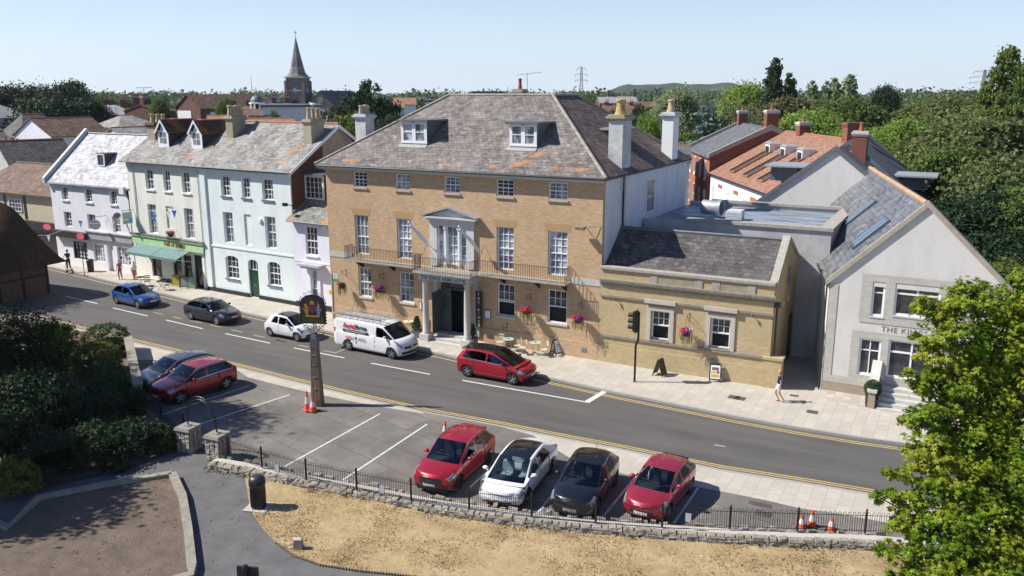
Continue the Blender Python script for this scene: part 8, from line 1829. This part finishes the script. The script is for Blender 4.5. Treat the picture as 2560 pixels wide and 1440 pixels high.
c0_ = PD(2475, 1100, 18.6); base = (c0_[0], c0_[1], 0); t = thing('sweetgum_tree', 'large bright green sweetgum filling the lower right corner', 'tree', base)
lum = []
for px, py, r, d in LP: x, y, z = PD(px, py, d); rr = r/FPX*d*1.0; lum.append(((x-base[0], y-base[1], z), (rr, rr, rr)))
rg2 = np.random.default_rng(12); P, Nn = crown_pts(lum, 3000, 16, .20, rg2, (.45, 1.08), low=-.8); leaves_obj('crown', P, Nn*.8+np.array([0, 0, .5]), .13, F_maple, t, 'star', rg2, .55)
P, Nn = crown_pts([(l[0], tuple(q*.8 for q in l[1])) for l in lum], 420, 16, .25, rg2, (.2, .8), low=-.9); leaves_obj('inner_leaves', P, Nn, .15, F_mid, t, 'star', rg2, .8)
m = MB(); m.tube((0, 0, 0), (0, 0, 5), .22, .17, 12); m.tube((0, 0, 5), (0, 0, 7.2), .14, .04, 10)
for l in lum[::2]: c = l[0]; zz = max(2.0, c[2]-1.2); m.tube((0, 0, min(zz, 6.5)), (c[0]*.6, c[1]*.6, c[2]-.7), .04, .025, 6); m.tube((c[0]*.6, c[1]*.6, c[2]-.7), c, .025, .008, 5)
m.build('trunk', M_bark, t, smooth=True)
# shrubs and hedges in the shaded garden
def shrub(px, pyt, pyb, wpx, mat, label, name='shrub', seed=0, leaf=.12, lumps=7, sq=.5, n=130):
    g0 = G(px, pyb); d = hypot(*g0); x, y, z = PD(px, pyt, d); w = wpx/FPX*d/2; h = max(.5, z); rg = np.random.default_rng(seed+abs(int(px))); rr = random.Random(seed+int(px))
    clip = 'clipped' in label; L_ = [((0, 0, h*.46), (w*.8, w*.7, h*.40)), ((0, 0, h*.2), (w*.85, w*.75, h*.2))]+([] if clip else [((w*.5*cos(k*6.28/lumps)*rr.uniform(.8, 1.1), w*.5*sin(k*6.28/lumps), h*rr.uniform(.26, .6)), (w*.4, w*.4, h*.24)) for k in range(lumps)])
    t = thing(name, label, 'shrub', (g0[0], g0[1], 0), rr.random()*6, 'shrubs in the park garden'); k_ = int(n*max(1, w*h/2.2)); P, Nn = crown_pts(L_, 420 if clip else min(k_, 420), 24, .07 if clip else .15, rg, (.88, 1.0) if clip else (.7, 1.0)); leaves_obj('foliage', P, Nn, .09 if clip else leaf, mat, t, 'broad', rg); m = MB()
    for q in range(4): m.tube((0, 0, 0), (w*.3*cos(q*1.6), w*.3*sin(q*1.6), h*.6), .04, .015, 6)
    m.build('stems', M_bark, t)
F_hed = foliage('clipped_hedge_leaf', (.06, .095, .025), (.10, .14, .04), .3)
for a_ in ((268, 797, 885, 125, F_hed, 'clipped rounded hedge top catching sun nearest the road'), (248, 845, 935, 130, F_yel, 'golden clipped hedge just below the topmost hedge'), (272, 890, 1000, 130, F_hed, 'clipped hedge beside the parked grey car'), (330, 965, 1040, 90, F_shr, 'small dark shrub at the nose of the parked cars'), (200, 945, 1090, 210, F_dk, 'wide dark shrub in the middle of the garden'),
    (150, 765, 960, 130, F_yel, 'yellow green bush standing against the road left of the hedges'), (65, 720, 980, 200, F_shr, 'tall bush below the thatched roof'), (95, 880, 1120, 230, F_dk, 'large dark bush at the left of the garden'), (335, 1035, 1135, 150, F_dk, 'dark shrub left of the shaded gate pillar'), (405, 1055, 1125, 100, F_shr, 'rounded shrub touching the shaded gate pillar'),
    (240, 1045, 1160, 180, F_dk, 'dark shrub by the path edge'), (50, 1125, 1235, 110, F_yel, 'yellow leaved shrub at the lower left'), (130, 1065, 1190, 160, F_dk, 'dark shrub between yellow shrub and path'), (15, 1010, 1170, 140, F_dk, 'dark bush cut by the left edge'), (20, 830, 1010, 150, F_shr, 'shaded bush at the left edge under the thatched cottage'), (290, 1130, 1175, 70, F_shr, 'low shrub beside the path'), (-40, 900, 1060, 200, F_dk, 'tall dark bush just beyond the left edge')):
    shrub(a_[0], a_[1], a_[2], a_[3], a_[4], a_[5])
# ivy / weeds along the wall foot and parched grass tufts
P = []
inside = []
lp = np.array(lawn)
def pin(x, y):
    c = False; j = len(lp)-1
    for i in range(len(lp)):
        if (lp[i][1] > y) != (lp[j][1] > y) and x < (lp[j][0]-lp[i][0])*(y-lp[i][1])/(lp[j][1]-lp[i][1])+lp[i][0]: c = not c
        j = i
    return c
rg = np.random.default_rng(8); pts = []
while len(pts) < 42000:
    x, y = rg.uniform(-22, 6), rg.uniform(15.5, 29.5)
    q = mnoise.noise((x*.55, y*.55, 3.3))+.6*mnoise.noise((x*2.1, y*2.1, 1.3))
    if rg.random() < .38+q*1.1 and pin(x, y): pts.append((x, y, .02+.05*rg.random()))
P = np.array(pts); Nn = np.tile(np.array([[0, -.6, .5]]), (len(P), 1))
F_dry = foliage('dry_grass_blade', (0.38, 0.285, 0.15), (0.54, 0.42, 0.24), 0.35); F_drg = foliage('green_grass_blade', (0.22, 0.19, 0.08), (0.36, 0.30, 0.15), 0.4)
k = np.array([mnoise.noise((p[0]*.8, p[1]*.8, 9.1)) for p in P]) < .42
g1_ = leaves_obj('dry_grass', P[k], Nn[k], .075, F_dry, None, 'needle', rg, .8); tag(g1_, 'parched straw coloured grass tufts on the lawn', 'grass', kind='stuff')
g2_ = leaves_obj('green_grass', P[~k], Nn[~k], .085, F_drg, None, 'needle', rg, .8); tag(g2_, 'patches of greener grass in the parched lawn', 'grass', kind='stuff')
wd = []
for a, b in zip(wl_[:-1], wl_[1:]):
    for q in range(60): s = rg.random(); wd.append((a[0]+(b[0]-a[0])*s+rg.normal()*.06, a[1]+(b[1]-a[1])*s-.08-abs(rg.normal())*.10, .05+.1*rg.random()))
wd = np.array(wd); kk_ = np.array([mnoise.noise((p[0]*.7, p[1]*.7, 2.2)) for p in wd]) > .0
o = leaves_obj('weeds', wd[kk_], np.tile(np.array([[0, 0, 1.0]]), (kk_.sum(), 1)), .12, F_shr, None, 'needle', rg, .9); tag(o, 'green weeds growing along the foot of the stone wall', 'weeds', kind='stuff')
lv = []
for k in range(260): x, y = rg.uniform(-32, -20), rg.uniform(13.5, 22); lv.append((x, y, .12))
P = np.array(lv); o = leaves_obj('fallen_leaves', P, np.tile(np.array([[0, 0, 1.0]]), (len(P), 1)), .07, F_brn, None, 'broad', rg, .3); tag(o, 'scattered fallen leaves on the soil bed and path', 'leaves', kind='stuff')
# ================================================================ THATCHED COTTAGE, PARK WALL
ec = G(146, 655, 2.5); cot = thing('thatched_cottage', 'old thatched cottage in shade at the left edge beside the road', 'cottage', (ec[0]-.8, ec[1]-4.6, 0), radians(4))
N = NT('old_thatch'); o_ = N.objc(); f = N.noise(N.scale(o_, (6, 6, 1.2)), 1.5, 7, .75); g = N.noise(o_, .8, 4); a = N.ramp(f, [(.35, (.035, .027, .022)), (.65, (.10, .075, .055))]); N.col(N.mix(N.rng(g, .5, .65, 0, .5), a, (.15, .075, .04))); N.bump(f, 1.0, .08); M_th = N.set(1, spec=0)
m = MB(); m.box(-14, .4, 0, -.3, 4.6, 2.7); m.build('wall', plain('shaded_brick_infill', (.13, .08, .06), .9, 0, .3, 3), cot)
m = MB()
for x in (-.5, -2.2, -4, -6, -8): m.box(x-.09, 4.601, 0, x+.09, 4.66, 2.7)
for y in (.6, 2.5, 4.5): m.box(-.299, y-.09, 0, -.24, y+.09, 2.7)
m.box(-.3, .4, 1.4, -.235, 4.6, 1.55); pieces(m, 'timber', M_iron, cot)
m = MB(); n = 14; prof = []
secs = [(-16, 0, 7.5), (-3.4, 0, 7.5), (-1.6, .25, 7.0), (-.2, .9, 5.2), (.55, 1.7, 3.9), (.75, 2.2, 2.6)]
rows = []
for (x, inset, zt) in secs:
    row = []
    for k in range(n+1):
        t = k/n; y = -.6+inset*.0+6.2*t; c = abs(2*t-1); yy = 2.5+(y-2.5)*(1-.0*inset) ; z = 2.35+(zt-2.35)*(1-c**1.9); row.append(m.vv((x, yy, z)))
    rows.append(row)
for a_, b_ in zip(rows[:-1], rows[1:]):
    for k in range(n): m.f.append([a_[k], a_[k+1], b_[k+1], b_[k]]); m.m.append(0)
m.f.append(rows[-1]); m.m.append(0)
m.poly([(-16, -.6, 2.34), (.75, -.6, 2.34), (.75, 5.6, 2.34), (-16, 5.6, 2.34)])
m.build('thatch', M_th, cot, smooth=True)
w1 = G(326, 890); w2 = G(352, 1012); w3 = G(300, 840)
pw = thing('garden_wall', 'shaded stone garden wall beside the parked cars and clipped hedges', 'wall', (*w1, 0)); L = hypot(w2[0]-w1[0], w2[1]-w1[1]); a = atan2(w2[1]-w1[1], w2[0]-w1[0]); pw.rotation_euler = (0, 0, a)
m = MB(); m.box(-1.5, -.2, 0, L, .15, 1.0); m.build('wall_face', M_rub, pw); m = MB(); m.box(-1.55, -.25, 1.0, L+.05, .2, 1.1); m.build('coping', M_rub, pw)
p1, p2 = G(352, 1012), G(462, 1092); r2 = thing('railings', 'short run of black railings between parked red car and shrubs', 'railings', (*p1, 0)); L = hypot(p2[0]-p1[0], p2[1]-p1[1]); r2.rotation_euler = (0, 0, atan2(p2[1]-p1[1], p2[0]-p1[0]))
m = MB(); m.tube((0, 0, .15), (L, 0, .15), .012, n=5); m.tube((0, 0, .9), (L, 0, .9), .012, n=5)
for k in range(int(L/.13)): m.tube((k*.13, 0, .05), (k*.13, 0, 1.0), .008, n=4)
m.build('bars', M_iron, r2); 
for k in range(3): m = MB(); m.box(k*L/2-.03, -.03, 0, k*L/2+.03, .03, 1.1); m.build('post', M_iron, r2)
# ================================================================ BACKGROUND TOWN
def bgs(label, pxl, pxr, pye, pyr, d1, d2, depth, wall, roofm, hip=0.0, name='house', chim=(), wins=0, rm=None):
    A = PD(pxl, pye, d1); zA = A[2]; B = PD(pxr, pye, d2); w = hypot(B[0]-A[0], B[1]-A[1]); an = atan2(B[1]-A[1], B[0]-A[0]); ez = (A[2]+B[2])/2
    M_ = PD((pxl+pxr)/2, pyr, (d1+d2)/2+depth*.4); t, r = side_house(name, label, A[0], A[1], w, depth, ez, max(ez+.6, M_[2]), wall, roofm, an, .3, 'house', hip, .5, 'houses in the town behind', rm or M_ridge)
    rz = max(ez+.6, M_[2])
    for (u, h_, np_) in chim: chimney(t, u*w-.5, depth*.5-.4, u*w+.5, depth*.5+.4, rz-1.0, rz+h_, M_red, np_, M_potred, M_stone, 'x', .5, .13, .08)
    for k in range(wins):
        x = w*(k+.5)/wins; window(t, [x-.5, ez-2.0, x+.5, ez-.7], 2, 2, G_dark, depth=-.02, mid=False)
    return t
M_brdk = brick('shaded_red_brick', (.17, .08, .06), (.13, .06, .045), (.2, .15, .12)); M_pale = slates('pale_hip_slate', (.24, .24, .24), (.32, .32, .32), .3, .22, 0, .6, .2)
R_c = render_wall('cream_wall', (.55, .52, .45), .2)
bgs('house with pale hipped slate roof at the far left edge', -45, 92, 294, 262, 165, 168, 9, R_greyd, M_pale, 1)
bgs('dark slate roof behind the brown tiled roof at the left', 60, 178, 342, 287, 128, 130, 9, M_brdk, M_slated, .4)
bgs('long house with brown tiled roof and white gable end', 128, 276, 338, 296, 112, 116, 7.5, R_white, M_tilebr)
bgs('red brick house with pale hipped roof and three chimneys', 192, 330, 287, 261, 185, 182, 10, M_brdk, M_pale, 1, chim=((.42, 1.2, 2), (.72, 1.2, 2), (.97, 1.6, 4)))
bgs('grey slate roofed house behind the brown stack', 300, 400, 318, 290, 118, 120, 8, R_greyd, M_slate2, .5)
bgs('low grey roofed house left of the terrace dormers', 318, 420, 350, 320, 96, 98, 6, R_c, M_slate2)
bgs('dark slate roofed house close behind the white house', 40, 205, 436, 352, 98, 100, 9, R_greyd, M_slated)
bgs('small slate roofed house with dormer at the left edge', -30, 62, 392, 330, 112, 114, 8, M_brdk, M_slate2)
bgs('dark roofed house at the left edge behind the chimneys', -60, 40, 340, 300, 140, 143, 10, M_brdk, M_slated, .5)
bgs('red brick house with brown roof behind the twin dormers', 395, 440, 278, 262, 165, 168, 8, M_brdk, M_tilebr, chim=((.2, 1.5, 3),))
t, r = gable_house('house', 'grey rendered gable house at the left edge', *PD(-150, 380, 120)[:2], 11.5, 9, 5.0, 9.4, R_hside, M_slated, 0.0)
tag(t, group='houses in the town behind')
for px, py, d, hh, lb in ((15, 352, 106, 3.4, 'broad buff chimney stack at the left edge'), (44, 356, 104, 3.6, 'second buff chimney stack from the left edge')):
    x, y, z = PD(px, py, d); t = thing('chimney_stack', lb, 'chimney', (x, y, z-hh)); m = MB(); m.box(-.6, -.5, 0, .6, .5, hh-.2); m.build('stack', M_stack, t); m = MB(); m.box(-.7, -.6, hh-.2, .7, .6, hh); m.build('cap', M_stonelt, t); m = MB(); m.lathe([(.15, hh), (.12, hh+.4), (0, hh+.4)], n=10); m.build('chimney_pot', M_potred, t)
# brick gabled hall
A = PD(441, 268, 172); B = PD(500, 268, 166); w = hypot(B[0]-A[0], B[1]-A[1]); zr_ = PD(462, 243, 170)[2]
t, r = gable_house('brick_hall', 'large brick gabled building with white panel and tall windows', A[0], A[1], w, 16, A[2], zr_+.4, M_brdk, M_tilebr, atan2(B[1]-A[1], B[0]-A[0]), .5)
m = MB(); m.box(w*.05, -.1, A[2]-3.2, w*.62, -.02, A[2]-.6); m.build('white_panel', M_white, t)
for k in range(4): window(t, [w*(.12+.14*k), A[2]-6.2, w*(.20+.14*k), A[2]-3.5], 1, 2, G_dark, depth=-.02, mid=False)
for k in range(3): m = MB(); m.box(w+.02, 2+4*k, A[2]-3, w+.08, 3.6+4*k, A[2]-.8); m.build('shutter', M_white, t)
for lb, pxl, pxr, pye, pyr, d, dep, wl2, rf2, ch in (('row of red brick houses left of the cupola', 560, 640, 276, 266, 150, 9, M_brdk, M_tilebr, ((.3, 1.3, 2), (.8, 1.3, 2))), ('house with reddish roof in front of the cupola', 610, 690, 290, 276, 125, 8, R_c, M_tilebr, ()), ('low roof between the terrace stacks', 520, 620, 312, 292, 92, 8, R_white, M_tilered, ()), ('orange ridged roof between the two tall stacks', 600, 735, 318, 300, 84, 6, R_white, M_tilered, ()), ('brick house with stacks right of the cupola', 675, 730, 268, 258, 190, 9, M_brdk, M_slated, ((.2, 1.5, 3), (.8, 1.5, 3))),
    ('orange red roofed house right of the cypress', 985, 1040, 262, 246, 200, 12, R_white, M_tilered, ()), ('second orange red roof beyond the cypress', 965, 1010, 270, 256, 180, 10, R_c, M_tilered, ()), ('long pinkish terrace below the far grey hall', 1505, 1610, 284, 264, 210, 9, R_c, M_tilebr, ((.1, 1, 2), (.4, 1, 2), (.7, 1, 2))), ('red roofed houses under the pylon', 1560, 1640, 268, 256, 260, 10, M_brdk, M_tilebr, ()), ('slate roof between hotel chimney and brick house', 1672, 1724, 405, 366, 90, 8, R_greyd, M_slatenew, ())):
    bgs(lb, pxl, pxr, pye, pyr, d, d, dep, wl2, rf2, 0, chim=ch)
bgs('large grey slate hall with four ventilated stacks on the skyline', 1500, 1596, 258, 242, 320, 322, 16, M_brdk, M_pale, 0, 'grey_hall', chim=((.02, 2.5, 0), (.3, 2.5, 0), (.98, 3, 0)))
def flatbox(label, pxl, pxr, pyt, d, depth, h_, mat, name='flat_roofed_building'):
    A = PD(pxl, pyt, d); B = PD(pxr, pyt, d); w = hypot(B[0]-A[0], B[1]-A[1]); t = thing(name, label, 'building', (A[0], A[1], 0), atan2(B[1]-A[1], B[0]-A[0])); z = A[2]
    m = MB(); m.box(0, 0, max(0, z-h_), w, depth, z-.3); m.build('wall', mat, t); m = MB(); m.box(-.3, -.3, z-.3, w+.3, depth+.3, z); m.build('roof', M_lead, t)
    for k in range(3): window(t, [w*(.2+.25*k), z-3, w*(.2+.25*k)+1.2, z-1.4], 1, 1, G_dark, depth=-.02, mid=False)
    return t
flatbox('pale grey flat roofed building in front of the church tower', 655, 800, 262, 125, 12, 20, R_hside); flatbox('white flat roofed building left of the hotel ridge', 1062, 1120, 250, 130, 10, 20, R_white); flatbox('pale lift house with flat lid on the skyline above the hotel', 1182, 1252, 228, 140, 8, 20, plain('pale_grey_panel', (.5, .53, .53), .6)); flatbox('low flat roofed building behind the wood', 655, 700, 246, 230, 10, 20, R_greyd)
# town hall cupola
x, y, z = PD(643, 268, 150); t = thing('cupola', 'white octagonal cupola with lead dome above the town roofs', 'cupola', (x, y, z-3.6)); t.scale = (.85, .85, .9)
m = MB(); m.box(-2.0, -2.0, 0, 2.0, 2.0, 2.4); m.build('base', M_white, t)
m = MB()
for k in range(8): a = 2*pi*(k+.5)/8; m.tube((1.25*cos(a), 1.25*sin(a), 2.4), (1.25*cos(a), 1.25*sin(a), 4.6), .16, n=6)
pieces(m, 'column', M_white, t); m = MB(); m.lathe([(0, 4.6), (1.5, 4.6), (1.5, 4.85), (1.2, 4.9)], n=8); m.build('cornice', M_white, t); m = MB(); m.lathe([(1.3, 4.86), (1.2, 5.4), (.8, 5.9), (.2, 6.2), (.06, 6.3), (.05, 7.6), (0, 7.6)], n=12); m.build('dome', M_lead, t, smooth=True); m = MB(); m.lathe([(.8, 2.4), (.8, 4.6)], n=8); m.build('louvres', M_dark, t)
# church: tower with clock, broach spire, nave
x, y, z = PD(748, 262, 235); t = thing('church', 'stone church with clock tower, tall slate spire and rose windows', 'church', (x, y, 0), radians(20)); M_chs = stone('church_stone', (.15, .13, .11), (.22, .195, .17), .8, .3, .02); M_sps = slates('spire_slate', (.12, .12, .125), (.20, .20, .20), .6, .5, 0, .6, .35)
zt_ = PD(748, 192, 235)[2]; za = PD(740, 92, 235)[2]; hw_ = 2.35
m = MB(); m.box(-hw_, -hw_, 0, hw_, hw_, zt_-.3); m.build('tower', M_chs, t)
m = MB()
for sx_ in (-1, 1):
    for sy_ in (-1, 1): m.box(sx_*hw_-.35, sy_*hw_-.35, 0, sx_*hw_+.35, sy_*hw_+.35, zt_-1.0)
pieces(m, 'buttress', M_chs, t)
m = MB(); m.box(-hw_-.15, -hw_-.15, zt_-3.6, hw_+.15, hw_+.15, zt_-3.4); m.box(-hw_-.35, -hw_-.35, zt_-.3, hw_+.35, hw_+.35, zt_); m.build('string_course', M_stonelt, t)
def ring(m, prof, n=8):
    rows = []
    for (r, z_, sq) in prof:
        row = []
        for i in range(n):
            a = 2*pi*(i+.5)/n; c, s_ = cos(a), sin(a); k = 1/max(abs(c), abs(s_)); rr = r*((1-sq)+sq*k*.94); row.append(m.vv((rr*c, rr*s_, z_)))
        rows.append(row)
    for a_, b_ in zip(rows[:-1], rows[1:]):
        for i in range(n): j = (i+1) % n; m.f.append([a_[i], a_[j], b_[j], b_[i]]); m.m.append(0)
m = MB(); H_ = za-zt_; ring(m, [(hw_+.55, zt_, 1), (hw_*.86, zt_+H_*.10, .8), (hw_*.70, zt_+H_*.25, .5), (hw_*.42, zt_+H_*.55, .2), (.05, za, 0)]); m.build('spire', M_sps, t)
m = MB(); m.tube((0, 0, za-.2), (0, 0, za+1.6), .06); m.tube((-.4, 0, za+1.1), (.4, 0, za+1.1), .06); m.build('cross', M_iron, t)
M_clk = plain('clock_blue', (.16, .30, .45), .5)
for (ax, yy) in (('y', -hw_-.05), ('x', hw_+.05)):
    m = MB(); m.lathe([(0, 0), (.72, 0), (.72, .1), (0, .1)], (0, yy, zt_-3.5) if ax == 'y' else (yy, 0, zt_-3.5), 20, ax); c_ = m.build('clock_face', M_clk, t); m = MB(); 
    if ax == 'y': m.box(-.05, yy-.12, zt_-3.55, .05, yy-.05, zt_-2.8); m.box(-.05, yy-.12, zt_-3.55, .5, yy-.05, zt_-3.45)
    else: m.box(yy+.05, -.05, zt_-3.55, yy+.12, .05, zt_-2.8)
    m.build('clock_hands', M_white, c_)
for k in (-1, 0, 1): m = MB(); m.box(k*.62-.22, -hw_-.08, zt_-8.5, k*.62+.22, -hw_-.01, zt_-6.0); m.build('louvre', M_dark, t)
m = MB(); m.box(-1.1, -hw_-.12, zt_-8.8, 1.1, -hw_-.02, zt_-8.55); m.build('sill', M_stonelt, t)
zn = PD(796, 228, 235)[2]; m = MB(); m.prism([(2.6, -3, 0), (11.4, -3, 0), (11.4, -3, zn-4.6), (7, -3, zn), (2.6, -3, zn-4.6)], (0, 26, 0)); m.build('nave', M_chs, t)
m = MB(); m.slab([(2.2, -3.2, zn-4.9), (7, -3.2, zn+.15), (7, 23, zn+.15), (2.2, 23, zn-4.9)], .2); m.slab([(11.8, -3.2, zn-4.9), (11.8, 23, zn-4.9), (7, 23, zn+.15), (7, -3.2, zn+.15)], .2); m.build('nave_roof', M_slated, t)
for (zz, r_) in ((zn-2.2, .7), (zn-6.4, 1.9)):
    m = MB(); m.lathe([(r_*.75, -3.05), (r_, -3.05), (r_, -3.15), (r_*.75, -3.15)], (7, 0, zz), 20, 'y'); rw_ = m.build('rose_window', M_stonelt, t)
    m = MB(); m.lathe([(0, -3.04), (r_*.76, -3.04)], (7, 0, zz), 20, 'y'); m.build('glass', M_dark, rw_)
    m = MB()
    for k in range(6): a = k*pi/3; m.tube((7, -3.1, zz), (7+r_*.8*cos(a), -3.1, zz+r_*.8*sin(a)), .06, n=4)
    m.build('tracery', M_stonelt, rw_)
# pylons, mast, aerials
M_pyl = plain('pylon_steel', (.10, .11, .12), .6, .3)
def pylon(px, pyt, d, label, w=7.0, arms=3, aw=1.0):
    x, y, z = PD(px, pyt, d); t = thing('pylon', label, 'pylon', (x, y, 0), YAW); H_ = z; m = MB(); lv = [(0, w/2), (H_*.35, w*.30), (H_*.62, w*.16), (H_*.95, w*.10), (H_, .1)]
    def wat(z_): return np.interp(z_, [l[0] for l in lv], [l[1] for l in lv])
    R_ = .16*d/900
    zs = [H_*q for q in (0, .12, .23, .33, .42, .50, .58, .65, .72, .79, .86, .93, .98)]
    for sx_ in (-1, 1):
        for sy_ in (-1, 1):
            for a, b in zip(lv[:-1], lv[1:]): m.tube((sx_*a[1], sy_*a[1], a[0]), (sx_*b[1], sy_*b[1], b[0]), R_*1.4, n=4)
    for a, b in zip(zs[:-1], zs[1:]):
        wa, wb_ = wat(a), wat(b)
        for s_ in (-1, 1): m.tube((-wa, s_*wa, a), (wb_, s_*wb_, b), R_, n=3); m.tube((wa, s_*wa, a), (-wb_, s_*wb_, b), R_, n=3); m.tube((s_*wa, -wa, a), (s_*wb_, wb_, b), R_, n=3)
    m.build('lattice', M_pyl, t); 
    for k in range(arms):
        z_ = H_*(.66+.14*k); L_ = w*aw*(1.05-.22*abs(k-.6)); m = MB(); m.tube((-L_, 0, z_), (L_, 0, z_), R_, n=4); m.tube((-L_, 0, z_), (0, 0, z_+H_*.05), R_, n=4); m.tube((L_, 0, z_), (0, 0, z_+H_*.05), R_, n=4)
        for s_ in (-1, 1): m.tube((s_*L_, 0, z_), (s_*L_, 0, z_-H_*.05), R_*1.3, n=4)
        m.build('crossarm', M_pyl, t)
    return t
pylon(1454, 166, 900, 'tall lattice pylon on the skyline above the right hip of the hotel', 7.5, 3, .9); pylon(2463, 174, 1000, 'faint lattice pylon above the wood at the right', 9, 3, 1.7)
for px, pyt, pyb, d, lb in ((632, 188, 262, 150, 'thin radio mast beside the white cupola'), (362, 218, 250, 120, 'television aerial above the brick house roofs'), (419, 226, 262, 120, 'second television aerial left of the brick gable')):
    a, b = PD(px, pyt, d), PD(px, pyb, d); t = thing('aerial_mast', lb, 'aerial', (b[0], b[1], b[2]), YAW); m = MB(); m.tube((0, 0, 0), (0, 0, a[2]-b[2]), .05, .03, 6); m.build('mast', M_pyl, t)
    m = MB()
    if d < 130: m.tube((-1.0, 0, a[2]-b[2]-.1), (1.1, 0, a[2]-b[2]-.05), .03, n=4); [m.tube((-.9+k*.28, -.3, a[2]-b[2]-.1), (-.9+k*.28, .3, a[2]-b[2]-.02), .02, n=4) for k in range(7)]
    else: m.tube((0, 0, a[2]-b[2]-2), (.3, 0, a[2]-b[2]-1.9), .03, n=4)
    m.build('array', M_pyl, t)

# ================================================================ AIR
m = MB(); m.box(-2600, -120, -8, 2300, 4300, 130); hz = m.build('haze', None) if False else None
me = bpy.data.meshes.new('haze'); bm = bmesh.new(); bmesh.ops.create_cube(bm, size=1.0); bm.to_mesh(me); bm.free(); hz = bpy.data.objects.new('haze', me); COL.objects.link(hz)
hz.scale = (9000, 8000, 170); hz.location = (0, 3000, 76); tag(hz, kind='stuff')
hm = bpy.data.materials.new('summer_haze'); hm.use_nodes = True; t_ = hm.node_tree; t_.nodes.clear(); ou = t_.nodes.new('ShaderNodeOutputMaterial'); pv = t_.nodes.new('ShaderNodeVolumePrincipled'); pv.inputs['Color'].default_value = (0.86, 0.92, 1.0, 1); pv.inputs['Density'].default_value = 0.00008; pv.inputs['Anisotropy'].default_value = 0.2
t_.links.new(pv.outputs[0], ou.inputs['Volume']); me.materials.append(hm)
